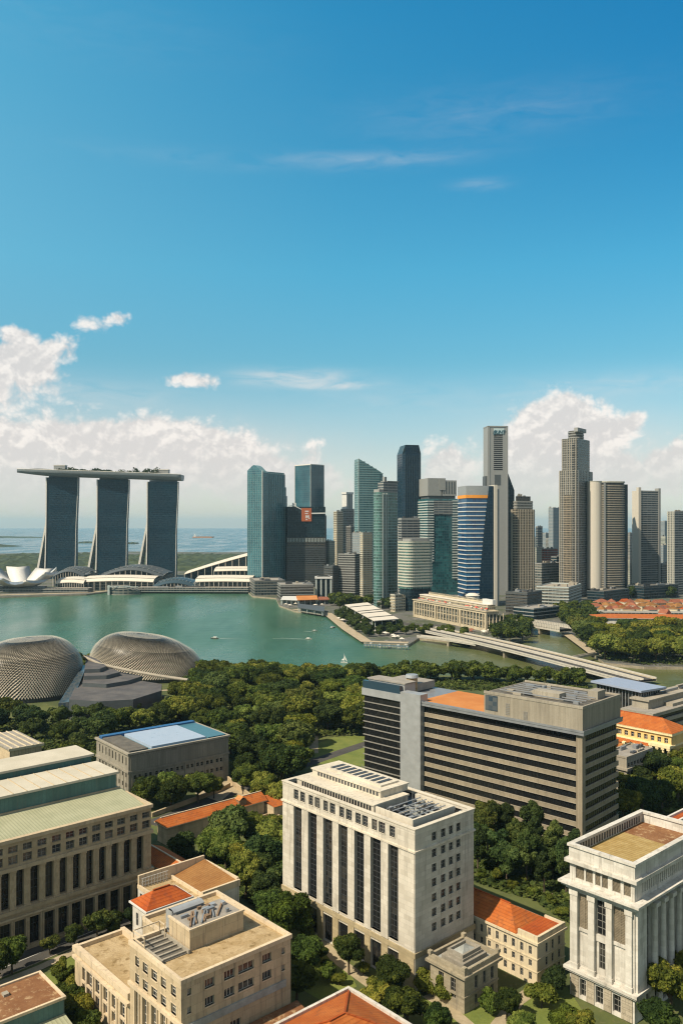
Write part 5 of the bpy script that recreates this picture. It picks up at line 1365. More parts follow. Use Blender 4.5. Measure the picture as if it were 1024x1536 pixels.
cm = MB(); cm.cyl(0, 0, 0.4, 9.8, 0.74, 0.68, 14, smooth=True); cm.box(-0.95, 0.95, -0.95, 0.6, 0, 0.4); cm.box(-0.95, 0.95, -0.95, 0.6, 9.8, 10.3); cme = cm.mesh('column', [M['stone_beige']])
for c in cols: link('column', cme, B.e, (c, 0.62, 12.05))
windows(B, 'R', low_, 1.3, 'pane_dark', 'dark_metal', 2, 3, 0.14, 'ground_window')
mb = MB()
for m_ in mids: 
    for s in (-1.9, 1.5): mb.box(m_ + s, m_ + s + 0.4, -0.18, 0.1, 0, 9.4)
part(B, 'ground_pilasters', mb, [M['stone_beige']])
ring(B, 11.0, 12.0, 0.7, 'stone_beige', 'ledge', w=0.4); ring(B, 22.4, 23.4, 0.5, 'stone_trim', 'frieze'); ring(B, 30.0, 31.0, 0.45, 'stone_trim', 'cornice', w=1.0); ring(B, 9.4, 9.9, 0.5, 'stone_trim', 'string_course')
mb = MB(); mb.face([(1, 1.0, 30.4), (Lx - 1.0, 1.0, 30.4), (Lx - 1.0, 18.0, 32.0), (1, 18.0, 32.0)]); mb.box(1, Lx - 1.0, 18, Ly - 1, 29, 30.6); part(B, 'green_roof', mb, [M['green_roof']])
mb = MB(); mb.box(1.0, Lx - 2.2, 18.2, Ly - 5, 30.3, 36.6); part(B, 'clerestory', mb, [M['teal_wall']])
mb = MB(); mb.box(0.5, Lx - 1.6, 17.4, 33.0, 36.6, 37.3); mb.box(0.5, Lx - 1.6, 34.8, 49.0, 38.6, 39.3); part(B, 'cream_roof', mb, [M['cream_roof']])
mb = MB(); mb.box(1.0, Lx - 2.4, 35.4, 48, 36.6, 38.6); mb.box(1.0, Lx - 2.4, 33, 35.4, 36.5, 36.75); part(B, 'upper_clerestory', mb, [M['teal_wall']])
mb = MB()
for i in range(16): mb.box(2 + i * 4, 2.25 + i * 4, 17.5, 33, 37.3, 37.42)
mb.box(1.0, Lx - 1.0, 17.6, 18.19, 31.7, 32.3); part(B, 'roof_seams', mb, [M['stone_trim']])

# ------------------------------------------------------------------ cream block at the bottom left
B = Bld('cream_office', 'cream flat-roofed block with small square windows and lower wing, bottom left', 'building', (272, 1471), 24.0, left=195, right=436)
Lx, Ly = B.Lx, B.Ly
z3 = lambda x: 190 + .26367 * x
lw = opens(B, 'L', [(z3(50), z3(71)), (z3(93), z3(121)), (z3(142), z3(173)), (z3(195), z3(224)), (z3(252), z3(281))], [(19.7, 21.8), (16.0, 18.1)])
lt = opens(B, 'L', [(z3(52), z3(70)), (z3(95), z3(119)), (z3(146), z3(172)), (z3(200), z3(224)), (z3(254), z3(278))], [(5.0, 14.2)])
rw = []
for a, b in ((345, 368), (446, 500), (555, 614), (636, 724), (772, 824), (882, 900)):
    s = 0.25 if b - a < 30 else 0
    rw += opens(B, 'R', [(z3(a), z3(b))], [(20.2 + s, 22.0 - s), (16.5 + s, 18.3 - s)])
rw += opens(B, 'R', [(z3(590), z3(650)), (z3(430), z3(480))], [(8.6, 11.0)])
shell(B, 23.2, lw + lt, rw, 0.6, 'stucco_cream')
windows(B, 'L', lw, 0.5, 'pane', 'frame_pale', 2, 2, 0.12, sill='stucco_trim', head=0.15); windows(B, 'L', lt, 0.5, 'pane', 'frame_pale', 2, 5, 0.12, 'tall_window'); windows(B, 'R', rw, 0.45, 'pane', 'frame_pale', 3, 1, 0.1, sill='stucco_trim')
mb = MB(); mb.box(1.0, Lx - 1.5, -0.35, 0.2, 13.2, 14.7); part(B, 'stained_band', mb, [M['copper_grey']])
mb = MB(); mb.box(-0.55, 0.2, -0.3, Ly, 14.7, 15.5); mb.box(-0.35, 0.2, -0.2, Ly, 4.0, 4.5)
for y in [v for o in lt for v in ((o[0] + o[1]) / 2 - (o[1] - o[0]) / 2 - 0.45, (o[0] + o[1]) / 2 + (o[1] - o[0]) / 2 + 0.1)]: mb.box(-0.25, 0.1, y, y + 0.35, 4.5, 14.7)
part(B, 'cornice', mb, [M['stucco_trim']])
ring(B, 23.2, 24.1, 0.25, 'stucco_trim', 'parapet', w=0.55)
mb = MB(); mb.box(7.5, Lx, Ly, 29.5, 0, 23.2, 0); mb.box(7.5, Lx + 0.25, 28.95, 29.75, 23.2, 24.1, 1); mb.box(Lx - 0.55, Lx + 0.25, Ly + 0.25, 28.95, 23.2, 24.1, 1); mb.box(7.25, 7.8, Ly + 0.25, 28.95, 23.2, 24.1, 1); part(B, 'rear_wing', mb, [M['stucco_cream'], M['stucco_trim']])
deck(B, 23.26, 'tan_deck', 0.5, Lx - 0.5, 0.5, Ly - 0.5); deck(B, 23.27, 'tan_deck', 7.8, Lx - 0.5, Ly - 0.55, 29, 'rear_deck')
mb = MB(); mb.box(8, 22, 9.8, 18.5, 23.2, 27.6); mb.box(7.8, 22.2, 9.6, 10.0, 27.6, 28.0, 1); mb.box(7.8, 8.3, 10.0, 18.7, 27.6, 28.0, 1); mb.box(21.7, 22.2, 10, 18.7, 27.6, 28.0, 1)
for x in (12.2, 15.8, 16.6): mb.box(x, x + 0.12, 9.72, 9.8, 23.4, 27.5, 1)
for y in (12.5, 15.2): mb.box(7.92, 8.0, y, y + 0.12, 23.4, 27.5, 1)
ph = part(B, 'penthouse', mb, [M['stucco_cream'], M['stucco_trim']])
mb = MB(); mb.face([(8.3, 10, 27.66), (21.7, 10, 27.66), (21.7, 18.5, 27.66), (8.3, 18.5, 27.66)]); mb.build('penthouse_roof', M['grey_deck'], ph)
mb = MB(); r = random.Random(3)
for i in range(9): mb.beam((9 + i * 0.9, 11 + r.uniform(0, 1), 27.9), (12 + i * 0.9 + r.uniform(-1, 2), 16.5, 28.0), 0.35, 0.3, i % 2)
for i in range(12): x, y = r.uniform(9, 20), r.uniform(11, 17); mb.box(x, x + r.uniform(.5, 2.2), y, y + r.uniform(.4, 1.2), 27.6, 27.8 + r.uniform(0.1, 0.7), r.randint(0, 2))
mb.build('roof_clutter', [M['wood'], M['grey_metal'], M['light_metal']], ph)
mb = MB(); rows = []
for i in range(9):
    a = R(35 + 85 * i / 8); rows.append([(9.0 + 8 * j / 4, 19.4 + 2.6 * math.cos(a), 25.4 + 3.4 * math.sin(a)) for j in range(5)])
mb.grid(rows, 0, True); mb.box(8.8, 9.0, 18.6, 21.2, 23.4, 28.4); mb.box(17, 17.2, 18.6, 21.2, 23.4, 28.4); mb.box(9, 17, 21.2, 21.4, 23.4, 27.6); mb.box(8.9, 17.1, 18.55, 18.75, 27.6, 28.2); part(B, 'sloped_panel', mb, [M['light_metal']], weld=True)
mb = MB()
for i in range(6): mb.box(1.0, 7.2, 9.8 + i * 1.9, 10.3 + i * 1.9, 23.3, 23.75)
mb.box(0.8, 1.2, 9, 20.4, 23.3, 24.1); mb.box(7.2, 7.6, 9, 20.4, 23.3, 24.1); mb.box(1.2, 7.2, 9.4, 20.2, 23.28, 23.4, 1); part(B, 'roof_beams', mb, [M['concrete'], M['dark_deck']])
mb = MB()
for (x, y) in ((0.6, 20.9), (7, 20.9), (0.6, 16), (7, 18.6)): mb.cyl(x, y, 23.3, 26.2, 0.12, n=6)
for p, q in (((0.6, 16, 26.2), (0.6, 20.9, 26.2)), ((0.6, 20.9, 26.2), (7, 20.9, 26.2)), ((7, 20.9, 26.2), (7, 18.6, 26.2)), ((0.6, 16, 24.6), (0.6, 20.9, 24.6))): mb.beam(p, q, 0.2, 0.22)
part(B, 'white_frame', mb, [M['stucco_trim']])
# lower wing running off to the left
wy0, wy1, wz = Ly + 0.02, 49.3, 12.4
d = B.u
wo = []
for a, b in ((470, 490), (500, 528), (545, 570), (590, 615), (637, 660), (686, 714)):
    wo += [tuple(sorted((B.run(d, .26367 * a), B.run(d, .26367 * b)))) + (2.6, 9.3)]
mb = MB(); holed(mb, LFT(0.0), wy0, wy1, 0, 11.2, wo, 0.7); mb.face([(13, wy1, 0), (0, wy1, 0), (0, wy1, 11.2), (13, wy1, 11.2)]); mb.face([(13, wy0, 0), (13, wy1, 0), (13, wy1, 11.2), (13, wy0, 11.2)]); mb.box(0.9, 12.8, wy0 + 0.1, wy1 - 0.3, 0, 10.8, 1)
wg = part(B, 'low_wing', mb, [M['stucco_cream'], M['black']])
windows(B, 'L', wo, 0.6, 'pane', 'frame_pale', 2, 4, 0.14, 'tall_window')
mb = MB(); mb.box(-0.5, 0.9, wy0, wy1 + 0.4, 11.2, 12.5); mb.box(12.2, 13.3, wy0 + 8, wy1 + 0.4, 11.2, 12.6); mb.box(0.9, 12.2, wy1 - 0.5, wy1 + 0.4, 11.2, 12.3); mb.box(-0.7, 0.1, wy0, wy1 + 0.2, 9.7, 10.3)
for o in wo: mb.box(-0.25, 0.1, o[0] - 0.9, o[0] - 0.15, 1.6, 9.7); mb.box(-0.3, 0.1, o[0], o[1], 5.4, 5.9)
mb.build('wing_parapet', M['stucco_trim'], wg)
mb = MB(); mb.face([(0.9, wy0, 11.3), (12.2, wy0, 11.3), (12.2, wy1 - 0.5, 11.3), (0.9, wy1 - 0.5, 11.3)]); mb.build('wing_deck', M['tan_deck'], wg)
mb = MB(); mb.box(6, Lx + 1, -7, -0.36, 0, 7.8); mb.face([(5.5, -7.4, 7.6), (Lx + 1.5, -7.4, 7.6), (Lx + 1.5, -0.36, 9.0), (5.5, -0.36, 9.0)], 1); part(B, 'lean_to', mb, [M['stucco_cream'], M['rust_deck']])

# ------------------------------------------------------------------ white classical building, bottom right
B = Bld('bank_building', 'white classical building with cornice, pilasters and straw-coloured flat roof, bottom right', 'building', (951, 1296), 37.0, left=854, Lx=35.0)
Lx, Ly = B.Lx, B.Ly
z8 = lambda x: 800 + .2319 * x
sp = [(z8(290), z8(355)), (z8(400), z8(470)), (z8(512), z8(597))]
bay = opens(B, 'L', sp, [(7.6, 25.6)])
basew = opens(B, 'L', [(z8(298), z8(336)), (z8(398), z8(447)), (z8(511), z8(561))], [(0.8, 5.0)])
attp = opens(B, 'L', [(z8(270), z8(325)), (z8(335), z8(380)), (z8(396), z8(430)), (z8(440), z8(478)), (z8(507), z8(560)), (z8(580), z8(626))], [(28.9, 32.0)])
ops_r = []; colx = []
x = 5.2
while x + 2.4 < Lx - 4: ops_r.append((x, x + 2.3, 8.0, 25.4)); x += 4.05
attr = [(3.5 + i * 1.05, 4.05 + i * 1.05, 29.3, 31.6) for i in range(int((Lx - 7) / 1.05))]
baser = [(o[0] + 0.2, o[1] - 0.2, 0.8, 5.0) for o in ops_r]
shell(B, 33.0, bay + basew + attp, ops_r + attr + baser, 0.8, 'white_stone')
for i, (a0, a1, _, _) in enumerate(sorted(bay, key=lambda o: -o[0])):
    mb = MB()
    if i != 1:
        mb.box(0.55, 0.85, a0, a1, 7.6, 16.4, 0); mb.box(0.2, 0.85, a0, a1, 16.4, 17.2, 0); mb.box(0.4, 0.55, a0 + 0.3, a1 - 0.3, 8.4, 15.6, 0)
        part(B, 'bay_panel', mb, [M['white_stone']])
    else:
        mb.box(0.45, 0.85, a0, a1, 7.6, 9.2, 0); mb.box(0.45, 0.85, a0, a0 + 0.6, 9.2, 15.6); mb.box(0.45, 0.85, a1 - 0.6, a1, 9.2, 15.6); mb.box(0.2, 0.85, a0, a1, 15.6, 17.2, 0)
        part(B, 'bay_panel', mb, [M['white_stone']])
        windows(B, 'L', [(a0 + 0.6, a1 - 0.6, 9.2, 15.6)], 0.75, 'pane_dark', 'frame_grey', 2, 4, 0.12)
    if i == 1: windows(B, 'L', [(a0, a1, 17.2, 25.6)], 0.7, 'pane_dark', 'frame_grey', 2, 5, 0.14, 'bay_window')
    else:
        mb = MB(); mb.box(0.5, 0.85, a0, a1, 17.2, 25.6, 0)
        for k in range(22): mb.box(0.38, 0.5, a0 + 0.15, a1 - 0.15, 17.4 + k * 0.37, 17.58 + k * 0.37, 0)
        mb.box(0.3, 0.5, (a0 + a1) / 2 - 0.12, (a0 + a1) / 2 + 0.12, 17.2, 25.6); part(B, 'shutter', mb, [M['louvre']])
windows(B, 'L', basew, 0.7, 'pane_dark', 'frame_grey', 2, 3, 0.12, 'base_window'); windows(B, 'R', baser, 0.7, 'pane_dark', 'frame_grey', 2, 3, 0.12, 'base_window')
windows(B, 'R', ops_r, 0.75, 'pane_dark', 'frame_grey', 2, 7, 0.14, 'bay_window')
mb = MB()
for a0, a1, z0, z1_ in attp:
    mb.box(0.45, 0.8, a0, a1, z0, z1_)
    for k in range(10): mb.box(0.3, 0.46, a0, a1, z0 + 0.1 + k * 0.29, z0 + 0.24 + k * 0.29)
part(B, 'attic_grilles', mb, [M['louvre']])
pil = sorted([0.35] + [v for o in bay for v in o[:2]] + [Ly - 0.3])
for i in range(0, len(pil), 2):
    a, b = pil[i] + 0.08, pil[i + 1] - 0.08; mb = MB(); mb.box(-0.55, 0.05, a, b, 8.4, 24.9); mb.box(-0.7, 0.05, a - 0.15, b + 0.15, 7.2, 8.4); mb.box(-0.75, 0.05, a - 0.2, b + 0.2, 24.9, 26.2); part(B, 'pilaster', mb, [M['white_stone']])
cm = MB(); cm.cyl(0, 0, 1.0, 17.2, 0.86, 0.74, 16, smooth=True); cm.box(-1.05, 1.05, -1.05, 1.0, 0, 1.0); cm.box(-1.05, 1.05, -1.05, 1.0, 17.2, 18.2); cme = cm.mesh('column', [M['white_stone']])
for o in ops_r: link('column', cme, B.e, (o[1] + 0.85, -0.5, 7.9))
mb = MB(); mb.box(0.4, 4.6, -0.6, 0.05, 7.2, 26.2); part(B, 'corner_pier', mb, [M['white_stone']])
ring(B, 6.0, 6.5, 0.8, 'white_stone', 'base_course'); ring(B, 6.5, 7.2, 1.15, 'white_stone', 'lower_cornice'); ring(B, 26.25, 27.0, 0.7, 'white_stone', 'entablature'); ring(B, 27.0, 27.6, 1.5, 'white_stone', 'main_cornice'); ring(B, 27.6, 28.1, 2.1, 'white_stone', 'cornice_crown')
ring(B, 32.6, 33.4, 1.0, 'white_stone', 'attic_cornice'); ring(B, 33.4, 36.4, 0.15, 'white_stone', 'parapet', w=0.5); ring(B, 36.4, 37.0, 0.5, 'white_stone', 'parapet_coping', w=0.85)
mb = MB(); 
bs = sorted([0.2] + [v for o in basew for v in o[:2]] + [Ly - 0.2])
for i in range(0, len(bs), 2):
    mb = MB(); mb.box(-0.1, 0.02, bs[i] + 0.3, bs[i + 1] - 0.3, 0.1, 5.95)
    for k in range(4): mb.box(-0.24, 0.0, bs[i] + 0.25, bs[i + 1] - 0.25, 0.2 + k * 1.45, 1.5 + k * 1.45)
    part(B, 'rusticated_pier', mb, [M['white_base']])
deck(B, 34.0, 'straw_deck', 0.5, Lx * 0.68, 0.5, Ly - 0.5); deck(B, 34.01, 'rust_deck', Lx * 0.68, Lx - 0.5, 0.5, Ly - 0.5, 'rust_roof')
mb = MB()
for i in range(26): mb.box(1.2 + i * 1.25, 1.75 + i * 1.25, Ly - 0.62, Ly - 0.5, 34.3, 36.0)
part(B, 'parapet_slots', mb, [M['dark_metal']])

# red roofed neighbour just behind it
B = Bld('brick_house', 'sliver of a dark red roofed house behind the white classical building, right edge', 'building', (1003, 1238), 26.0, left=985, right=1075)
mb = MB(); mb.box(0, B.Lx, 0, B.Ly, 0, 25.4); part(B, 'walls', mb, [M['white_stone']]); deck(B, 25.5, 'tile_red', 0.4, B.Lx - 0.4, 0.4, B.Ly - 0.4, 'roof'); ring(B, 25.2, 26.2, 0.3, 'white_stone', 'parapet', w=0.4)

# ------------------------------------------------------------------ small stone pavilion with a stepped roof
B = Bld('stone_pavilion', 'small grey-beige stone pavilion with stepped pyramid roof against the white court block', 'building', (696, 1458), 10.0, left=645, right=746)
Lx, Ly = B.Lx, B.Ly
lo = [(Ly * 0.25, Ly * 0.25 + 1.6, 2.4, 7.2), (Ly * 0.60, Ly * 0.60 + 1.6, 2.4, 7.2)]
ro = [(Lx * f, Lx * f + 1.15, 4.6, 7.6) for f in (0.30, 0.55, 0.78)] + [(Lx * f, Lx * f + 1.15, 0.9, 3.2) for f in (0.30, 0.55, 0.78)]
shell(B, 8.8, lo, ro, 0.5, 'pavilion_stone'); windows(B, 'L', lo, 0.4, 'pane_dark', 'frame_grey', 2, 4); windows(B, 'R', ro, 0.4, 'pane_dark', 'frame_grey', 2, 2)
ring(B, 8.5, 9.1, 0.9, 'pavilion_stone', 'cornice', w=0.5); ring(B, 9.1, 10.3, 0.3, 'pavilion_stone', 'balustrade', w=0.4); ring(B, 3.6, 4.0, 0.2, 'pavilion_stone', 'string_course')
mb = MB(); mb.box(0.6, Lx - 0.6, 0.6, Ly - 0.6, 8.7, 9.2, 1)
for i, (k, z0, z1_) in enumerate(((1.9, 9.2, 10.3), (2.6, 10.3, 10.9))): mb.box(k, Lx - k, k, Ly - k, z0, z1_)
k = 2.9
for (x0, x1, y0, y1) in ((k, k + .5, k, Ly - k), (Lx - k - .5, Lx - k, k, Ly - k), (k + .5, Lx - k - .5, k, k + .5), (k + .5, Lx - k - .5, Ly - k - .5, Ly - k)): mb.box(x0, x1, y0, y1, 10.9, 11.7)
rf = part(B, 'stepped_roof', mb, [M['grey_stone'], M['copper_grey']])
mb = MB(); c = (Lx / 2, Ly / 2, 12.3); k = 3.45; P = [(k, k, 11.0), (Lx - k, k, 11.0), (Lx - k, Ly - k, 11.0), (k, Ly - k, 11.0)]
for i in range(4): mb.face([P[i], P[(i + 1) % 4], c])
mb.build('skylight', M['copper_grey'], rf)
mb = MB()
for i in range(7): mb.box(0.3 + i * Lx / 7.6, 0.7 + i * Lx / 7.6, -0.36, 0.2, 9.2, 10.2)
for (x, y) in ((0, 0), (Lx, 0), (Lx, Ly), (0, Ly)):
    m2 = MB(); m2.box(x - 0.5, x + 0.5, y - 0.5, y + 0.5, 10.3, 11.1); part(B, 'corner_block', m2, [M['pavilion_stone']])
part(B, 'balusters', mb, [M['pavilion_stone']])

# ------------------------------------------------------------------ roofs
def hip(mb, x0, x1, y0, y1, z, h, ov=0.6, gable='', m=0, ridge='auto'):
    x0 -= ov; x1 += ov; y0 -= ov; y1 += ov
    W, D = x1 - x0, y1 - y0
    if (ridge == 'auto' and W >= D) or ridge == 'x':
        k = D / 2; a = (x0 + (0 if '0' in gable else min(k, W / 2)), (y0 + y1) / 2, z + h); b = (x1 - (0 if '1' in gable else min(k, W / 2)), (y0 + y1) / 2, z + h)
        mb.face([(x0, y0, z), (x1, y0, z), b, a], m); mb.face([(x1, y1, z), (x0, y1, z), a, b], m); mb.face([(x0, y1, z), (x0, y0, z), a], m); mb.face([(x1, y0, z), (x1, y1, z), b], m)
    else:
        k = W / 2; a = ((x0 + x1) / 2, y0 + (0 if '0' in gable else min(k, D / 2)), z + h); b = ((x0 + x1) / 2, y1 - (0 if '1' in gable else min(k, D / 2)), z + h)
        mb.face([(x0, y1, z), (x0, y0, z), a, b], m); mb.face([(x1, y0, z), (x1, y1, z), b, a], m); mb.face([(x0, y0, z), (x1, y0, z), a], m); mb.face([(x1, y1, z), (x0, y1, z), b], m)
    mb.box(x0, x1, y0, y1, z - 0.35, z - 0.01, m + 1); return a, b
def ridge_cap(B, rf, a, b, mat='stucco_trim'):
    mb = MB(); mb.beam((a[0], a[1], a[2] + 0.08), (b[0], b[1], b[2] + 0.08), 0.45, 0.25); mb.build('ridge_cap', M[mat], rf)

B = Bld('tiled_house', 'long cream three-storey house with orange-red hipped roof right of the white court block', 'building', (805, 1414), 11.0, Ly=46.0, right=846)
Lx, Ly = B.Lx, B.Ly
cols_ = [1.6 + i * 2.55 for i in range(17)]
lo = [(c, c + 0.95, z0, z1_) for c in cols_ for z0, z1_ in ((7.3, 9.4), (4.4, 6.0), (1.0, 2.9)) if c + 1.2 < Ly]
ro = [(Lx * f, Lx * f + 1.1, z0, z1_) for f in (0.30, 0.52, 0.76) for z0, z1_ in ((7.2, 9.6), (3.9, 6.1), (0.6, 2.9))]
shell(B, 10.6, lo, ro, 0.4, 'cream_wall'); windows(B, 'L', lo, 0.32, 'pane', 'frame_grey', 2, 2, 0.08); windows(B, 'R', ro, 0.32, 'pane', 'frame_grey', 2, 3, 0.08)
ring(B, 10.4, 11.0, 0.55, 'cream_wall', 'cornice'); ring(B, 6.5, 6.8, 0.18, 'cream_wall', 'string_course'); ring(B, 3.3, 3.55, 0.18, 'cream_wall', 'lower_string_course')
mb = MB(); a, b = hip(mb, 0, Lx, 6.5, Ly, 11.05, 3.6, 0.4); rf = part(B, 'roof', mb, [M['tile_orange'], M['cream_wall']]); ridge_cap(B, rf, a, b, 'tile_red')
mb = MB(); mb.box(0.5, Lx - 0.5, 0.6, 6.4, 11.0, 11.6, 1); mb.box(-0.1, 0.5, -0.2, 5.8, 11.0, 12.4); mb.box(0.5, Lx + 0.1, -0.2, 0.5, 11.0, 12.3); mb.box(Lx - 0.5, Lx + 0.1, 0.5, 5.8, 11.0, 12.2); part(B, 'end_parapet', mb, [M['cream_wall'], M['tile_red']])

B = Bld('clay_roof_house', 'hipped orange roof with white eaves cut off by the bottom edge', 'building', (523, 1530), 12.0, Lx=30, Ly=26)
fx, fy = gp(523, 1484, 12.0); B.e.location = (fx - 30 * B.v[0] - 26 * B.u[0], fy - 30 * B.v[1] - 26 * B.u[1], 0)
mb = MB(); mb.box(0.8, 29.2, 0.8, 25.2, 0, 11.6); part(B, 'walls', mb, [M['white_stone']])
mb = MB(); a, b = hip(mb, 0.4, 29.6, 0.4, 25.6, 12.0, 5.6, 0.0); rf = part(B, 'roof', mb, [M['tile_orange'], M['white_stone']]); ridge_cap(B, rf, a, b, 'tile_red')
mb = MB(); mb.beam((29.4, 25.4, 12.15), (b[0], b[1], b[2] + 0.1), 0.4, 0.25); mb.beam((0.6, 25.4, 12.15), (a[0], a[1], a[2] + 0.1), 0.4, 0.25); mb.beam((29.4, 0.6, 12.15), (b[0], b[1], b[2] + 0.1), 0.4, 0.25); mb.build('hip_caps', M['tile_red'], rf)
mb = MB(); mb.box(-0.2, 30.2, 25.6, 26.3, 11.3, 12.6); mb.box(29.6, 30.3, -0.2, 25.6, 11.3, 12.6); mb.box(-0.3, 0.4, -0.2, 25.6, 11.3, 12.6); mb.box(30.3, 30.9, 4, 24, 11.5, 12.2); part(B, 'eaves', mb, [M['white_stone']])

B = Bld('green_shed', 'brown flat-roofed shed with teal walls and lower green roof, bottom left corner', 'building', (97, 1494), 10.0, Lx=25, Ly=13.8)
B.e.location = (B.X - 25 * B.v[0], B.Y - 25 * B.v[1], 0)
mb = MB(); mb.box(0, 25, 0, 13.8, 0, 9.5); part(B, 'walls', mb, [M['teal_wall']]); deck(B, 9.62, 'rust_deck', 0.3, 24.7, 0.3, 13.5); ring(B, 9.4, 10.0, 0.3, 'stucco_trim', 'coping', Lx=25, Ly=13.8, w=0.3)
mb = MB(); mb.box(3, 24.6, -9, -0.1, 0, 5); mb.face([(2.6, -9.4, 5.0), (25, -9.4, 5.0), (25, -0.1, 6.2), (2.6, -0.1, 6.2)], 1); part(B, 'lower_shed', mb, [M['teal_wall'], M['green_roof']])
mb = MB(); mb.box(4, 6.5, 3, 5, 9.6, 10.5); part(B, 'roof_vent', mb, [M['concrete']]); mb = MB(); mb.box(15, 16.2, 9, 10.5, 9.6, 10.2); part(B, 'roof_vent', mb, [M['concrete']])

# red roofed group between the hall and the cream block
B = Bld('orange_house', 'small house with orange tiled slope half hidden at the corner of the colonnaded hall', 'building', (258, 1308), 12.0, left=206, right=296)
mb = MB(); mb.box(0.3, B.Lx - 0.3, 0.3, B.Ly - 0.3, 0, 10.7); part(B, 'walls', mb, [M['cream_wall']])
mb = MB(); a, b = hip(mb, 0, B.Lx, 0, B.Ly, 11, 2.0, 0.5, '01', ridge='y'); rf = part(B, 'roof', mb, [M['tile_orange'], M['stucco_trim']]); ridge_cap(B, rf, a, b)
B = Bld('courtyard_house', 'white-walled house with sunken orange-brown roof behind tall parapets, above the cream block', 'building', (256, 1357), 14.0, left=207, right=359)
Lx, Ly = B.Lx, B.Ly
lo = [(Ly * f, Ly * f + 1.3, z0, z0 + 2.6) for f in (0.12, 0.3, 0.5, 0.7, 0.86) for z0 in (1.2, 5.2, 9.0)]
shell(B, 12.6, lo, [], 0.5, 'white_stone'); windows(B, 'L', lo, 0.4, 'pane', 'frame_grey')
mb = MB(); mb.box(Lx * 0.45, Lx + 0.2, -0.2, 0.5, 12.6, 14.4); mb.box(Lx - 0.5, Lx + 0.2, 0.5, Ly, 12.6, 14.8); mb.box(0, Lx - 0.5, Ly - 0.6, Ly, 12.6, 16.2); mb.box(-0.2, 0.4, -0.2, Ly, 12.6, 13.6); part(B, 'parapet', mb, [M['stucco_trim']])
mb = MB(); mb.face([(Lx * 0.48, 0.6, 12.7), (Lx - 0.6, 0.6, 14.2), (Lx - 0.6, Ly - 0.7, 15.2), (Lx * 0.48, Ly - 0.7, 13.2)]); part(B, 'sunken_roof', mb, [M['brown_tile']])
mb = MB(); mb.face([(0.4, 0.2, 12.8), (Lx * 0.48, 0.2, 12.65), (Lx * 0.48, Ly - 0.6, 12.65), (0.4, Ly - 0.6, 12.8)]); part(B, 'roof_deck', mb, [M['tan_deck']])
mb = MB()
for i in range(9): mb.cyl(0.8 + i * 0.95, Ly - 1.2, 12.7, 15.4, 0.1, n=5)
for z in (13.4, 14.4, 15.4): mb.beam((0.6, Ly - 1.2, z), (9, Ly - 1.2, z), 0.12, 0.12)
for i in range(6): mb.beam((0.6, 1 + i * 1.5, 14.6), (6.5, 1 + i * 1.5, 14.6), 0.16, 0.16)
for (x, y) in ((0.7, 1), (6.4, 1), (0.7, 8.6), (6.4, 8.6)): mb.cyl(x, y, 12.7, 14.6, 0.14, n=6)
part(B, 'roof_railing', mb, [M['white_paint']])
mb = MB(); mb.box(Lx * 0.48 - 0.5, Lx * 0.48, 0.4, Ly - 0.6, 12.6, 13.6); part(B, 'inner_wall', mb, [M['stucco_trim']])
B = Bld('hip_roof_house', 'bright orange hipped roof with white gutters directly above the cream block', 'building', (221, 1366), 17.0, left=197, right=285)
B.Ly = 7.6; Lx, Ly = B.Lx, B.Ly
lo = [(1.6, 2.8, 11.2, 14.6), (4.6, 5.8, 11.2, 14.6)]
shell(B, 16.4, lo, [(Lx * f, Lx * f + 1.4, 11.4, 14.6) for f in (0.12, 0.3, 0.5, 0.7)], 0.4, 'white_stone'); windows(B, 'L', lo, 0.3, 'pane', 'frame_grey'); windows(B, 'R', [(Lx * f, Lx * f + 1.4, 11.4, 14.6) for f in (0.12, 0.3, 0.5, 0.7)], 0.3, 'pane', 'frame_grey')
mb = MB(); a, b = hip(mb, 0, Lx, 0, Ly, 17.0, 2.8, 0.5); rf = part(B, 'roof', mb, [M['tile_red'], M['white_stone']]); ridge_cap(B, rf, a, b, 'tile_red')
ring(B, 16.5, 16.95, 0.75, 'white_paint', 'gutter', w=0.2)

B = Bld('long_tiled_house', 'low long orange roof between the trees and the blue-roofed block', 'building', (251, 1241), 7.0, left=239, right=399)
Lx, Ly = B.Lx, max(B.Ly, 8.0)
mb = MB(); mb.box(0.4, Lx - 0.4, 0.4, Ly - 0.4, 0, 6.8); part(B, 'walls', mb, [M['stucco_cream']])
mb = MB(); a, b = hip(mb, 0, Lx, 0, Ly, 7.0, 2.4, 0.5, '01'); rf = part(B, 'roof', mb, [M['tile_orange'], M['stucco_trim']]); ridge_cap(B, rf, a, b)
mb = MB(); x = Lx * 0.72; mb.box(x, x + 3.2, 0.4, 3.0, 7.2, 9.4); mb.face([(x - 0.3, 0.1, 9.4), (x + 1.6, 0.1, 10.6), (x + 1.6, 3.4, 10.6), (x - 0.3, 3.4, 9.4)], 1); mb.face([(x + 1.6, 0.1, 10.6), (x + 3.5, 0.1, 9.4), (x + 3.5, 3.4, 9.4), (x + 1.6, 3.4, 10.6)], 1); part(B, 'dormer', mb, [M['wood'], M['rust_wall']])
mb = MB(); mb.box(Lx, Lx + 8, -5, Ly * 0.6, 0, 5.4); mb.face([(Lx - 0.2, -5.4, 5.5), (Lx + 8.4, -5.4, 5.5), (Lx + 8.4, Ly * 0.6, 7.0), (Lx - 0.2, Ly * 0.6, 7.0)], 1); part(B, 'side_annexe', mb, [M['stucco_cream'], M['tile_orange']])
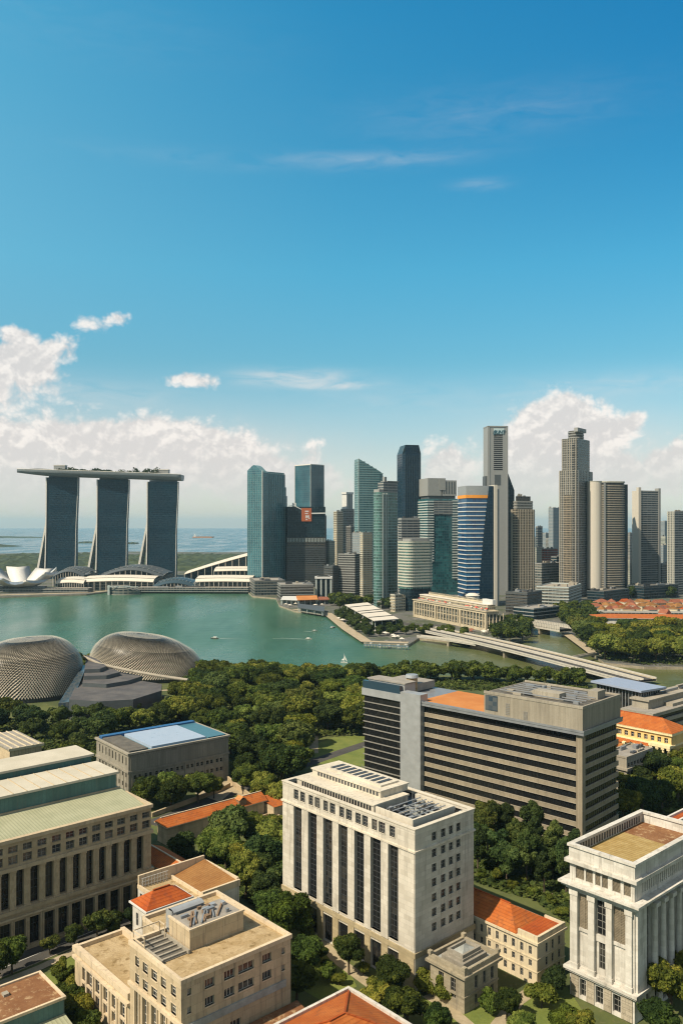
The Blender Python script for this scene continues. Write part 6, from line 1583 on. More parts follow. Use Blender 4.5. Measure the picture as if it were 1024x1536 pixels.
def retaining(label, pxs, h):
    P = [gp(*p) for p in pxs]; o = thing('retaining_wall', label, 'wall', (P[0][0], P[0][1], 0))
    mb = MB()
    for p, q in zip(P[:-1], P[1:]): mb.beam((p[0] - P[0][0], p[1] - P[0][1], h / 2), (q[0] - P[0][0], q[1] - P[0][1], h / 2), 0.5, h)
    mb.build('wall', M['stone_beige'], o)
    mb = MB()
    for p, q in zip(P[:-1], P[1:]): mb.beam((p[0] - P[0][0], p[1] - P[0][1], h + 0.12), (q[0] - P[0][0], q[1] - P[0][1], h + 0.12), 0.8, 0.24)
    mb.build('coping', M['stone_trim'], o)
retaining('low stone wall above the long orange roof, right of the blue-roofed block', [(342, 1172), (356, 1184), (425, 1236)], 2.0)
retaining('low stone wall along the lane behind the long orange roof', [(228, 1226), (330, 1188), (345, 1180)], 1.6)
retaining('stone garden wall among the trees below the long orange roof', [(310, 1262), (350, 1248), (410, 1224)], 1.8)

# ------------------------------------------------------------------ grey block with the blue roof
B = Bld('blue_roof_block', 'grey stone block with blue and black roof panels and small paired windows', 'building', (193, 1130), 20.0, left=145, right=343, theta=51)
Lx, Ly = B.Lx, B.Ly
n = 9; pw = (Lx - 4) / n
ro = [(2.4 + i * pw + s, 2.4 + i * pw + s + 1.25, z0, z0 + 1.7) for i in range(n) for s in (0, 2.1) for z0 in (8.6, 4.6)]
n2 = 9; ql = (Ly - 2.5) / n2
lo = [(1.8 + i * ql, 1.8 + i * ql + 0.95, z0, z1_) for i in range(n2) for z0, z1_ in ((14.4, 17.8),)] + [(1.6 + i * ql, 1.6 + i * ql + 1.3, z0, z0 + 2.0) for i in range(n2) for z0 in (9.4, 5.2)]
shell(B, 19.2, lo, ro, 0.6, 'grey_stone')
windows(B, 'R', ro, 0.5, 'pane_dark', 'frame_grey', 1, 2, 0.1); windows(B, 'L', lo, 0.5, 'pane_dark', 'frame_grey', 1, 2, 0.1)
mb = MB(); mb.box(0.8, Lx - 0.3, -0.22, 0.02, 12.4, 18.9); part(B, 'ribbed_panel', mb, [M['grey_panel']])
mb = MB()
for i in range(n + 1): mb.box(1.5 + i * pw, 1.9 + i * pw, -0.25, 0.1, 0, 11.4)
for i in range(n2): mb.box(-0.2, 0.1, 1.15 + i * ql, 1.45 + i * ql, 0, 12)
part(B, 'pilasters', mb, [M['grey_stone']])
ring(B, 11.5, 12.3, 0.35, 'grey_stone', 'string_course'); ring(B, 19.2, 20.0, 0.6, 'concrete', 'cornice', w=0.5)
deck(B, 19.5, 'teal_roof', 0.5, Lx - 0.5, 0.5, Ly - 0.5)
mb = MB(); mb.box(1.2, Lx * 0.20, 1.6, Ly - 2.5, 19.5, 20.3); part(B, 'black_roof_panel', mb, [M['dark_deck']])
mb = MB(); mb.box(Lx * 0.235, Lx * 0.78, 1.8, Ly - 4.2, 19.5, 20.6); part(B, 'pale_blue_roof_panel', mb, [M['sky_roof']])
mb = MB(); mb.box(1.0, Lx - 0.8, Ly - 3.8, Ly - 0.8, 19.5, 20.9); mb.box(Lx * 0.80, Lx - 0.8, 1.4, Ly - 3.8, 19.5, 20.2, 1); part(B, 'blue_roof_edge', mb, [M['deep_blue'], M['teal_roof']])

B = Bld('canopy_hall', 'weathered flat roof half buried in trees at the left edge', 'building', (14, 1124), 9.0, left=-24, right=65)
mb = MB(); mb.box(0.5, B.Lx - 0.5, 0.5, B.Ly - 0.5, 0, 8.2); part(B, 'walls', mb, [M['stucco_cream']])
mb = MB(); mb.box(0, B.Lx, 0, B.Ly, 8.2, 9.0); part(B, 'roof', mb, [M['grey_deck']])
mb = MB()
for i in range(5): mb.box(B.Lx * (0.08 + 0.2 * i), B.Lx * (0.11 + 0.2 * i), -0.3, B.Ly + 0.3, 9.0, 9.4)
mb.box(-0.4, B.Lx + 0.4, -0.5, 0.1, 8.0, 9.2); part(B, 'roof_beams', mb, [M['cream_wall']])

# ------------------------------------------------------------------ buildings at the right edge
B = Bld('yellow_hall', 'yellow colonial hall with long orange roof and tall columns, right edge', 'building', (1006, 1099), 20.0, left=872, right=1030)
Lx, Ly = B.Lx, B.Ly
no = int(Ly / 3.4)
lo = [(1.6 + i * 3.3, 3.4 + i * 3.3, z0, z1_) for i in range(no) for z0, z1_ in ((14.6, 17.0), (8.4, 12.2)) if 3.6 + i * 3.3 < Ly]
shell(B, 19.0, lo, [(2, 3.4, 4, 10), (5, 6.4, 4, 10)], 0.8, 'yellow_wall'); windows(B, 'L', lo, 0.6, 'pane', 'frame_pale', 2, 2)
ring(B, 18.4, 19.4, 0.8, 'yellow_trim', 'cornice'); ring(B, 13.2, 13.9, 0.6, 'yellow_trim', 'string_course')
mb = MB(); a, b = hip(mb, 0, Lx, 0, Ly, 19.5, 4.5, 0.8); rf = part(B, 'roof', mb, [M['tile_orange'], M['yellow_trim']]); ridge_cap(B, rf, a, b, 'tile_red')
mb = MB(); mb.box(-4.5, -0.05, 10, Ly, 0, 12.2); mb.face([(-4.9, 9.6, 12.2), (-0.05, 9.6, 13.2), (-0.05, Ly, 13.2), (-4.9, Ly, 12.2)], 1); part(B, 'veranda', mb, [M['rust_wall'], M['tile_orange']])
cm = MB(); cm.cyl(0, 0, 0.5, 12.2, 0.6, 0.5, 10, smooth=True); cm.box(-0.75, 0.75, -0.75, 0.75, 0, 0.5); cm.box(-0.75, 0.75, -0.75, 0.75, 12.2, 13.1); cme = cm.mesh('column', [M['yellow_trim']])
for y in (0.0, 2.7, 5.4, 8.4): link('column', cme, B.e, (-2.4, y, 0))
for i in range(7): link('column', cme, B.e, (-5.6, 11 + i * 4.6, 0))
mb = MB(); mb.box(-3.3, -0.02, -0.9, 9.4, 13.1, 14.4); part(B, 'portico_beam', mb, [M['yellow_trim']])
B = Bld('concrete_block', 'low concrete block with cluttered flat roof in front of the yellow hall', 'building', (939, 1136), 15.0, left=905, right=978)
lo = [(1 + i * 2.6, 2.8 + i * 2.6, z0, z0 + 1.6) for i in range(int(B.Lx / 2.6)) for z0 in (10.6, 6.6)]
lo = [o for o in lo if o[1] < B.Lx - 0.3]
shell(B, 14.4, [], lo, 0.5, 'concrete'); windows(B, 'R', lo, 0.4, 'pane_dark', 'frame_grey'); ring(B, 14.4, 15.2, 0.2, 'concrete', 'parapet', w=0.4); deck(B, 14.5, 'grey_deck', 0.4, B.Lx - 0.4, 0.4, B.Ly - 0.4); plant(B, 9, 1, B.Lx - 1, 1, B.Ly - 1, 14.5, 1.8, 77)
ring(B, 9.2, 10.2, 0.8, 'concrete', 'balcony_slab'); ring(B, 5.2, 6.0, 0.8, 'concrete', 'balcony_slab')

B = Bld('modern_gallery', 'dark glazed pavilion under a large flat pale blue roof, right edge', 'building', (961, 1037), 26.0, left=885, right=999, theta=58)
Lx, Ly = B.Lx, B.Ly
mb = MB(); mb.box(0, Lx, 0, Ly, 25.2, 26.2); part(B, 'flat_roof', mb, [M['blue_roof']]); mb = MB(); mb.box(0.3, Lx - 0.3, 0.3, Ly - 0.3, 24.8, 25.19); part(B, 'roof_soffit', mb, [M['dark_metal']])
mb = MB(); mb.box(2.5, Lx - 2, 2.5, Ly - 2.5, 0, 24.8); part(B, 'glass_walls', mb, [M['pane_dark']])
mb = MB()
for i in range(9): mb.box(2.5 + i * (Lx - 5) / 8.5, 3.1 + i * (Lx - 5) / 8.5, 2.0, 2.5, 0, 24.8)
for i in range(14): mb.box(2.0, 2.5, 3 + i * (Ly - 6) / 13, 3.4 + i * (Ly - 6) / 13, 0, 24.8)
mb.box(1.9, Lx - 1.5, 1.9, 2.6, 16, 16.8); part(B, 'mullions', mb, [M['grey_metal']])
B = Bld('terraced_block', 'pale grey terraced block with strip windows right of the flat blue roof', 'building', (978, 1072), 17.0, left=930, right=1100, theta=50)
Lx, Ly = B.Lx, B.Ly
mb = MB(); mb.box(0.8, Lx, 0.8, Ly, 0, 16.4); part(B, 'glazing', mb, [M['pane_dark']]); mb = MB()
for z in (3.2, 7.4, 11.6, 15.6): mb.box(-0.4, Lx + 0.4, -0.4, Ly, z, z + 1.7)
part(B, 'slab_bands', mb, [M['concrete']]); deck(B, 17.35, 'grey_deck', 0, Lx, 0, Ly)
mb = MB(); mb.box(8, Lx - 4, 7, Ly - 2, 17.3, 21.5); mb.box(7, Lx - 3, 6, Ly - 1, 21.5, 22.4); mb.box(24, Lx, 2, 7, 17.3, 19); part(B, 'upper_terrace', mb, [M['concrete']]); plant(B, 10, 12, Lx - 8, 8, Ly - 3, 22.4, 2.2, 78)

# ------------------------------------------------------------------ the twin shell domes and foyer
def dome(label, pxa, pxb, Y, h, depth, rot, bow, seed, lift=3.0, skew=0.0):
    """spiky shell: rows of small folded sunshade plates over a low egg-shaped vault"""
    xa, xb = pxx(pxa, Y), pxx(pxb, Y); L = (xb - xa) / 2; cx = (xa + xb) / 2
    root = thing('theatre_dome', label, 'dome', (cx, Y, 0), R(rot))
    nu, nv = 150, 48
    def P(i, j, k=0.0):
        u = 2 * math.pi * i / nu; v = j / nv * math.pi / 2
        ce = math.copysign(abs(math.cos(u)) ** 0.86, math.cos(u)); se = math.copysign(abs(math.sin(u)) ** 0.86, math.sin(u))
        r_ = max(0.0, math.cos(v)) ** 0.74; zz = math.sin(v) ** 0.95 * h
        x, y = ce * r_ * L, se * r_ * depth
        zz *= 1 + bow * x / L
        x += skew * L * math.sin(v) ** 1.5
        p = Vector((x, y, zz + lift))
        if k:
            n = Vector((x / L ** 2, y / depth ** 2, zz / h ** 2 * 1.0)).normalized(); p += n * k
        return p
    mb = MB(); mb.grid([[P(i, j, -0.6) for i in range(nu)] for j in range(nv + 1)], 0, True, True); mb.build('glass_shell', M['dome_glass'], root, weld=True)
    mb = MB(); r = random.Random(seed)
    for j in range(nv):
        for i in range(nu):
            o = 0.5 * (j % 2)
            a, b, c, d = P(i + o, j), P(i + 1 + o, j), P(i + 1 + o, j + 1), P(i + o, j + 1)
            tip = P(i + 0.5 + o, j + 0.05, (1.5 if j < nv * 0.45 else 1.0) if j < nv * 0.8 else 0.35) - Vector((0, 0, 0.3))
            m_ = (c + d) / 2
            mb.face([d, c, tip], 0)
    mb.build('sunshades', M['dome_shade'], root)
    mb = MB(); mb.prism([(math.cos(2 * math.pi * i / 48) * L * 1.0, math.sin(2 * math.pi * i / 48) * depth * 1.0) for i in range(48)], 0, lift + 0.4); mb.build('base_ring', M['dark_metal'], root)
    return root, P, L
paint('dome_shade', (0.47, 0.42, 0.33), 0.45, 0.2, 0.14); paint('dome_glass', (0.055, 0.053, 0.045), 0.3)
rt, P, L = dome('spiky shell dome beside the water, the right one of the pair', 135, 304, 628, 29, 30, -8, -0.16, 2, skew=-0.10)
mb = MB(); 
for pts in ([(16, j) for j in range(3, 24)],): pass
def ribbon(path): mb.tube([P(i, j, 1.4) for i, j in path], 0.55, 5)
ribbon([(57.5, j) for j in range(4, 22)]); ribbon([(57.5 + k * 0.9, 22) for k in range(13)]); ribbon([(58.6 + k * 0.6, 18) for k in range(9)])
mb.build('access_track', M['dome_shade'], rt)
dome('spiky shell dome cut by the left edge, the left one of the pair', -50, 122, 565, 35, 36, 12, 0.06, 3, skew=0.10)

def foyer():
    X, Y = gp(175, 1040); root = thing('theatre_foyer', 'dark grey stepped foyer roof wedged between the two spiky domes', 'building', (X, Y, 0))
    def loc(px, py, z): x, y = gp(px, py, z); return (x - X, y - Y)
    mb = MB()
    for z, pts in ((12, [(104, 1049), (150, 1052), (200, 1049), (242, 1036), (243, 1026), (205, 1020), (130, 1005), (122, 1012)]), (14.5, [(124, 1024), (160, 1026), (192, 1021), (214, 1014), (170, 1006), (130, 996)]), (17, [(126, 1014), (160, 1013), (180, 1008), (160, 998), (130, 990)]), (19.5, [(127, 1004), (150, 1003), (160, 999), (148, 990), (130, 982)])):
        poly = [loc(px, py, z) for px, py in pts]; mb.prism(poly, z - 3.5 if z > 12 else 0, z, 1, 0)
    mb.build('roof_steps', [M['slate'], M['slab_dark']], root)
    mb = MB(); a, b = loc(88, 1055, 8), loc(124, 1000, 17); mb.prism([a, (a[0] + 8, a[1] + 1), (b[0] + 3, b[1]), b], [0, 0, 0, 0], [8, 9, 18, 18], 0); mb.build('blue_glass_wall', M['pane_blue'], root)
    mb = MB(); pts = [(126, 985, 21), (150, 996, 19), (190, 1005, 17.5), (240, 1014, 16), (282, 1020, 15)]
    mb.tube([(*loc(px, py, z), z) for px, py, z in pts], 1.0, 8); mb.build('white_duct', M['concrete'], root)
    mb = MB(); P0, P1 = loc(196, 1053, 2), loc(244, 1044, 2); mb.beam((P0[0], P0[1] - 2, 1.5), (P1[0], P1[1] - 2, 1.5), 6, 3); mb.build('terrace_steps', M['grey_stone'], root)
foyer()
B = Bld('red_canopy', 'small dull red tiled canopy roof by the right dome', 'canopy', (250, 1064), 5.0, left=236, right=274)
mb = MB(); a, b = hip(mb, 0, B.Lx, 0, B.Ly, 5, 3, 0.4); part(B, 'roof', mb, [M['terracotta'], M['wood']])
mb = MB(); [mb.cyl(x, y, 0, 5, 0.25, n=6) for x in (0.5, B.Lx - 0.5) for y in (0.5, B.Ly - 0.5)]; part(B, 'posts', mb, [M['wood']])

# ------------------------------------------------------------------ riverside: old hotel, pier halls, bridges, red roofs
B = Bld('riverside_hotel', 'long classical cream hotel with colonnade and red-topped roof terrace by the river', 'building', (729, 917), 22.0, left=620, right=747, theta=66)
Lx, Ly = B.Lx, B.Ly
mb = MB(); mb.box(1.2, Lx, 1.2, Ly, 0, 19); part(B, 'inner_walls', mb, [M['f_podium']])
mb = MB(); mb.box(-0.3, Lx, -0.3, Ly + 0.3, 18.6, 21.0); mb.box(-1.2, Lx, -1.2, Ly + 1.2, 21.0, 22.0); mb.box(0, Lx, 0, Ly, 0, 3.2); mb.box(0.3, Lx, 0.3, Ly, 10.6, 11.4); part(B, 'entablature', mb, [M['hotel_stone']])
cm = MB(); cm.cyl(0, 0, 3.2, 18.6, 0.85, 0.75, 8, smooth=True); cme = cm.mesh('column', [M['hotel_stone']])
nc = 26
for i in range(nc): link('column', cme, B.e, (0.4, 1.0 + i * (Ly - 2) / (nc - 1), 0))
for i in range(5): link('column', cme, B.e, (4 + i * 4.5, 0.4, 0))
for y in (0, Ly * 0.32, Ly * 0.66, Ly - 3.2):
    mb = MB(); mb.box(-0.6, 1.4, y, y + 3.2, 0, 18.6); part(B, 'wall_pier', mb, [M['hotel_stone']])
mb = MB(); mb.box(6, Lx, 6, Ly - 5, 22, 27.5); mb.box(5.6, Lx, 5.6, Ly - 4.6, 27.5, 28.4, 1); mb.box(12, Lx - 2, 10, Ly - 16, 28.4, 32, 0); part(B, 'setback_storey', mb, [M['f_cream'], M['pale_roof']])
mb = MB(); mb.box(14, Lx - 6, 2, 22, 28.4, 33.5); part(B, 'white_roof_house', mb, [M['white_paint']])
deck(B, 22.06, 'grey_deck', 0, 6, 0, Ly, 'terrace_deck')
mb = MB(); mb.cyl(26, Ly * 0.42, 28.4, 33, 8, 7.4, 20); mb.cyl(26, Ly * 0.42, 33, 35.6, 8.6, 4, 20); part(B, 'roof_lantern', mb, [M['pale_roof']])
um = MB(); um.cyl(0, 0, 0, 2.2, 0.06, n=5, m=1); um.cyl(0, 0, 2.0, 2.8, 1.6, 0.05, 8); ume = um.mesh('parasol', [M['red_cloth'], M['white_paint']]); um2 = um.mesh('parasol', [M['white_paint'], M['white_paint']])
r = random.Random(8)
for i in range(22):
    o = link('parasol', um2 if i % 4 == 3 else ume, None); wx = r.uniform(1, 5); wy = 3 + i * (Ly - 8) / 22 * (0.6 if i < 11 else 1) 
    o.matrix_world = Matrix.Translation((B.X + B.v[0] * wx + B.u[0] * wy, B.Y + B.v[1] * wx + B.u[1] * wy, 22.06))
    tag(o, 'small white parasol on the roof terrace of the riverside hotel' if i % 4 == 3 else 'small red parasol on the roof terrace of the riverside hotel', 'parasol', 'parasols on the hotel roof terrace')

def slab_pavilion(name, label, cat, quad, z, roofm, stripes=True, h2=0.8):
    """flat roof on posts; quad: four photo pixels of the roof corners"""
    P = [gp(px, py, z) for px, py in quad]; X, Y = P[0]; P = [(p[0] - X, p[1] - Y) for p in P]
    root = thing(name, label, cat, (X, Y, 0))
    mb = MB(); mb.prism(P, z - h2, z, 0, bottom=True); rf = mb.build('roof', M[roofm], root)
    if stripes:
        mb = MB()
        for f in (0.16, 0.40, 0.52, 0.80):
            a = Vector(P[0]).lerp(Vector(P[3]), f); b = Vector(P[1]).lerp(Vector(P[2]), f); mb.beam((a.x, a.y, z + 0.35), (b.x, b.y, z + 0.35), 1.6, 0.7)
        mb.build('roof_strips', M['slab_dark'], rf)
    c = Vector((sum(p[0] for p in P) / 4, sum(p[1] for p in P) / 4)); Q = [tuple(Vector(p).lerp(c, 0.22)) for p in P]
    mb = MB(); mb.prism(Q, 0, z - h2, 0); mb.build('glass_hall', M['f_podium'], root)
    mb = MB()
    for i in range(4):
        for f in (0.05, 0.35, 0.65, 0.95):
            p = Vector(P[i]).lerp(Vector(P[(i + 1) % 4]), f).lerp(c, 0.06); mb.cyl(p.x, p.y, 0, z - h2, 0.4, n=6)
    mb.build('posts', M['band_pale'], root)
    return root
slab_pavilion('waterfront_hall', 'long flat white-roofed pavilion with dark strips on the river promontory', 'pavilion', [(561, 931), (598, 928), (551, 903.5), (517, 907)], 12, 'pale_roof')
slab_pavilion('orange_pier_hall', 'pier hall with flat orange roof on the bay waterfront', 'pavilion', [(446, 900), (477, 899), (475, 893), (444, 893.5)], 9, 'orange_deck', False)
slab_pavilion('pier_hall', 'pinkish flat-roofed pier hall right of the orange pier roof', 'pavilion', [(478, 899.5), (503, 899), (500, 895), (477, 895)], 7, 'terracotta', False)
slab_pavilion('pier_hall', 'white-roofed pier hall left of the orange pier roof', 'pavilion', [(421, 899), (446, 900), (444, 894), (424, 894)], 8, 'white_paint', False)
slab_pavilion('waterside_deck', 'dark decked pier with flat roof standing over the water', 'pier', [(447, 911), (486, 917), (487, 910), (446, 905)], 6, 'slab_dark', False)

def bridge(name, label, a, b, w, z, arch, n_piers, rail, deckm, thick=1.6, rh=1.2):
    A, Bq = Vector(gp(*a)), Vector(gp(*b)); d = (Bq - A); L = d.length; d.normalize()
    root = thing(name, label, 'bridge', (A.x, A.y, 0), math.atan2(d.y, d.x))
    n = 28; zt = lambda f: z + arch * math.sin(math.pi * f)
    mb = MB(); rows = [[(L * i / n, -w / 2, zt(i / n) - thick - 0.4 * math.sin(i)), (L * i / n, -w / 2, zt(i / n)), (L * i / n, w / 2, zt(i / n)), (L * i / n, w / 2, zt(i / n) - thick), (L * i / n, -w / 2, zt(i / n) - thick)] for i in range(n + 1)]
    rows = [[(p[0], p[1], (zt(i / n) - thick) if q in (0, 3, 4) else p[2]) for q, p in enumerate(rw_)] for i, rw_ in enumerate(rows)]
    mb.grid(rows, 0, False); dk = mb.build('deck', M['bridge_pale'], root)
    def lane(y0, y1, dz, mat, nm):
        m_ = MB()
        for i in range(n): m_.face([(L * i / n, y0, zt(i / n) + dz), (L * (i + 1) / n, y0, zt((i + 1) / n) + dz), (L * (i + 1) / n, y1, zt((i + 1) / n) + dz), (L * i / n, y1, zt(i / n) + dz)])
        m_.build(nm, M[mat], dk)
    for y0, y1, mt in deckm: lane(w * y0, w * y1, 0.05, mt, 'roadway' if mt == 'asphalt' else 'walkway')
    for y in rail:
        m_ = MB()
        for i in range(n):
            p = (L * i / n, w * y, zt(i / n) + rh / 2); q = (L * (i + 1) / n, w * y, zt((i + 1) / n) + rh / 2); m_.beam(p, q, 0.5, rh)
            if rh > 2: m_.box(L * i / n - 0.4, L * i / n + 0.4, w * y - 0.7, w * y + 0.7, zt(i / n), zt(i / n) + rh + 0.5)
        m_.build('parapet', M['bridge_pale'], root)
    for k in range(n_piers):
        f = (k + 0.7) / (n_piers + 0.3); m_ = MB(); m_.box(L * f - 1.3, L * f + 1.3, -w * 0.42, w * 0.42, -3, zt(f) - thick); m_.box(L * f - 2, L * f + 2, -w * 0.47, w * 0.47, zt(f) - thick - 1.2, zt(f) - thick - 0.01); m_.build('pier', M['seawall'], root)
    return root
bridge('road_bridge', 'long low road bridge curving over the river mouth toward the lower right', (636, 948), (962, 1029), 27, 4.2, 1.6, 3, (-0.5, -0.10, 0.06, 0.5), [(-0.46, -0.12, 'asphalt'), (0.08, 0.36, 'asphalt'), (0.38, 0.48, 'path_sand')])
bridge('footbridge', 'narrow white footbridge on the bay side of the road bridge', (628, 959), (716, 972), 6, 3.2, 0.6, 1, (-0.5, 0.5), [(-0.4, 0.4, 'path_sand')], 1.0)
bridge('river_bridge', 'old white bridge with deep railings across the river behind the road bridge', (780, 942), (848, 953), 17, 6.5, 0.3, 1, (-0.5, 0.5), [(-0.4, 0.4, 'asphalt')], 2.6, 3.4)
bridge('footbridge', 'thin footbridge where the embankment meets the road bridge', (852, 993), (895, 985), 4, 2.6, 0.3, 0, (-0.5, 0.5), [(-0.4, 0.4, 'path_sand')], 0.8)

# old quarter: rows of red roofs at the right
k = 0; r = random.Random(12)
for (py, xs, z, hz_) in ((914, range(905, 1060, 11), 8, 4), (909, range(893, 1060, 10), 10, 4), (904, range(900, 1060, 12), 12, 4)):
    for px in xs:
        B = Bld('shophouse', 'red roofed shophouse in the old quarter below the right-hand towers', 'house', (px + r.uniform(-2, 2), py + r.uniform(-1, 1)), z + r.uniform(-1, 2), Lx=r.uniform(11, 17), Ly=r.uniform(9, 14), theta=r.choice((20, 35, 68)), group='shophouses of the old quarter')
        mb = MB(); mb.box(0, B.Lx, 0, B.Ly, 0, B.z); part(B, 'walls', mb, [M[r.choice(('cream_wall', 'white_stone', 'stucco_cream'))]])
        mb = MB(); hip(mb, 0, B.Lx, 0, B.Ly, B.z, hz_, 0.5, r.choice(('01', '', '0'))); part(B, 'roof', mb, [M[r.choice(('terracotta', 'tile_red', 'terracotta', 'brown_tile'))], M['stucco_trim']]); k += 1
B = Bld('long_red_roof', 'wide flat-pitched orange roof above the riverside tree canopy, right', 'building', (1085, 929), 13.0, left=893, Lx=34, theta=6)
mb = MB(); mb.box(1, 33, 1, B.Ly - 1, 0, 12.8); part(B, 'walls', mb, [M['white_stone']]); mb = MB(); a, b = hip(mb, 0, 34, 0, B.Ly, 13, 3.0, 0.8, ridge='y'); part(B, 'roof', mb, [M['tile_orange'], M['white_stone']])
B = Bld('white_gable', 'white gabled house end standing among the red shophouse roofs', 'house', (998, 921), 15.0, left=986, right=1006, theta=60)
mb = MB(); mb.box(0, B.Lx, 0, B.Ly, 0, 15); part(B, 'walls', mb, [M['white_stone']]); mb = MB(); hip(mb, 0, B.Lx, 0, B.Ly, 15, 5, 0.3, '01'); part(B, 'roof', mb, [M['terracotta'], M['white_stone']])
B = Bld('low_hall', 'grey flat-roofed hall between the shophouses and the long orange roof', 'building', (1070, 920), 9.0, left=905, Lx=22, theta=4)
body(B, rect(B), 0, 9, 'f_podium', roof='grey_deck')

# ------------------------------------------------------------------ trees
def crown_mesh(name, seed, rad, thick, zc, nl, leaf, lobes, mat, lr=(0.34, 0.52), flat=0.75, core=True):
    """foliage as many leaf-clump faces spread over overlapping lobes of uneven size"""
    r = random.Random(seed); Ls = []
    for i in range(lobes):
        for _ in range(40):
            a = r.uniform(0, 2 * math.pi); q = math.sqrt(r.random()) * 0.72; z = r.uniform(-0.35, 0.5)
            c = Vector((math.cos(a) * q * rad, math.sin(a) * q * rad, zc + z * thick * (1 - 0.5 * q)))
            if all((c - o[0]).length > rad * 0.30 for o in Ls): break
        Ls.append((c, rad * r.uniform(*lr), r.uniform(0, 1)))
    mb = MB(); n = 0
    tot = sum(l[1] ** 2 for l in Ls)
    for c, lr_, tone in Ls:
        k = int(nl * lr_ ** 2 / tot)
        for _ in range(k):
            d = Vector((r.gauss(0, 1), r.gauss(0, 1), r.gauss(0.25, 1)))
            if d.length < 1e-3: continue
            d.normalize()
            p = c + Vector((d.x, d.y, d.z * flat)) * lr_ * (1 + 0.16 * math.sin(7 * d.x + seed) * math.sin(6 * d.y + 2 * seed) + r.uniform(-0.22, 0.10))
            if any(o[0] is not c and (p - o[0]).length < o[1] * 0.72 for o in Ls): continue
            nrm = (d + Vector((r.gauss(0, .55), r.gauss(0, .55), r.gauss(0.15, .55)))).normalized()
            t_ = nrm.orthogonal().normalized(); t_ = (Matrix.Rotation(r.uniform(0, 6.28), 3, nrm) @ t_); b = nrm.cross(t_)
            s = leaf * r.uniform(0.55, 1.35)
            mb.face([p + t_ * s, p + b * s * r.uniform(.5, 1), p - t_ * s * r.uniform(.6, 1), p - b * s * r.uniform(.5, 1)]); n += 1
    if core:
        for c, lr_, tone in Ls:
            rows = []
            for j in range(5):
                v = -math.pi / 2 + math.pi * j / 4
                rows.append([c + Vector((math.cos(v) * math.cos(u), math.cos(v) * math.sin(u), math.sin(v) * flat)) * lr_ * r.uniform(0.52, 0.70) for u in [2 * math.pi * i / 7 for i in range(7)]])
            mb.grid(rows, 0, False, True)
    return mb, Ls
def trunk_geo(mb, Ls, zc, rt, seed, m=0):
    r = random.Random(seed + 99)
    fork = zc * 0.55
    mb.tube([(0, 0, -0.3), (0.1, 0.05, fork * 0.5), (r.uniform(-.3, .3), r.uniform(-.3, .3), fork)], [rt * 1.25, rt, rt * 0.85], 7, m)
    for c, lr_, _ in Ls:
        if r.random() < 0.8: mb.tube([(0, 0, fork * 0.9), tuple(Vector((0, 0, fork)).lerp(c, 0.55) + Vector((0, 0, 0.6))), tuple(c)], [rt * 0.55, rt * 0.35, rt * 0.12], 5, m)
KINDS = {}
def kind(key, seeds, rad, thick, zc, nl, leaf, lobes, mat, rt=0.4, **kw):
    KINDS[key] = []
    for s in seeds:
        cm, Ls = crown_mesh('crown', s, rad, thick, zc, nl, leaf, lobes, mat, **kw)
        tm = MB(); trunk_geo(tm, Ls, zc, rt, s)
        KINDS[key].append((cm.mesh('crown', [M[mat]]), tm.mesh('trunk', [M['bark']])))
kind('near', (1, 2, 3), 5.2, 7.0, 7.2, 16000, 0.28, 16, 'leaf', 0.35, lr=(0.24, 0.44))
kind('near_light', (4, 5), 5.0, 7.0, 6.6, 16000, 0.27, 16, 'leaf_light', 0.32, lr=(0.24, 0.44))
kind('shrub', (6, 7), 2.4, 3.0, 2.0, 4200, 0.24, 7, 'leaf_hedge', 0.12)
kind('mid', (11, 12, 13, 14), 7.4, 8.5, 8.2, 10500, 0.44, 18, 'leaf', 0.5, lr=(0.24, 0.42))
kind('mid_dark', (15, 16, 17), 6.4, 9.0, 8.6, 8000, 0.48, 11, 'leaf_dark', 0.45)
kind('tall', (18, 19), 4.4, 15.0, 12.5, 8500, 0.42, 12, 'leaf_dark', 0.4, flat=1.1)
kind('wide', (21, 22, 23, 24), 12.0, 8.5, 11.2, 13000, 0.62, 30, 'leaf', 0.7, lr=(0.17, 0.31))
kind('wide_light', (28, 29), 10.0, 8.0, 10.0, 11500, 0.60, 26, 'leaf_light', 0.6, lr=(0.17, 0.32))
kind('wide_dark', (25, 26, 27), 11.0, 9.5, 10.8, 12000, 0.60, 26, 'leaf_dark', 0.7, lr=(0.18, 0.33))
kind('far', (31, 32, 33), 8.5, 9.0, 8.5, 2600, 0.95, 10, 'leaf', 0.5)
kind('far_dark', (34, 35), 8.0, 9.5, 8.6, 2400, 0.95, 9, 'leaf_dark', 0.5)

TR = random.Random(42)
TREES = []
COUNT = {}
MASS = []
def tree(key, x, y, s, label, group=None, name='tree', cat='tree', sz=1.0):
    if group == 'mass':
        MASS.append((key, x, y, s, TR.uniform(0, 6.28), TR.randint(0, 9))); TREES.append((x, y, s)); return
    cme, tme = TR.choice(KINDS[key])
    o = thing(name, label, cat, (x, y, 0), TR.uniform(0, 6.28), group)
    o.scale = (s * TR.uniform(0.9, 1.1), s * TR.uniform(0.9, 1.1), s * sz * TR.uniform(0.9, 1.12))
    link('crown', cme, o); link('trunk', tme, o)
    TREES.append((x, y, s)); COUNT[group or label] = COUNT.get(group or label, 0) + 1
    return o
def inside(p, poly):
    x, y = p; c = False
    for i in range(len(poly)):
        (x0, y0), (x1, y1) = poly[i - 1], poly[i]
        if (y0 > y) != (y1 > y) and x < (x1 - x0) * (y - y0) / (y1 - y0) + x0: c = not c
    return c
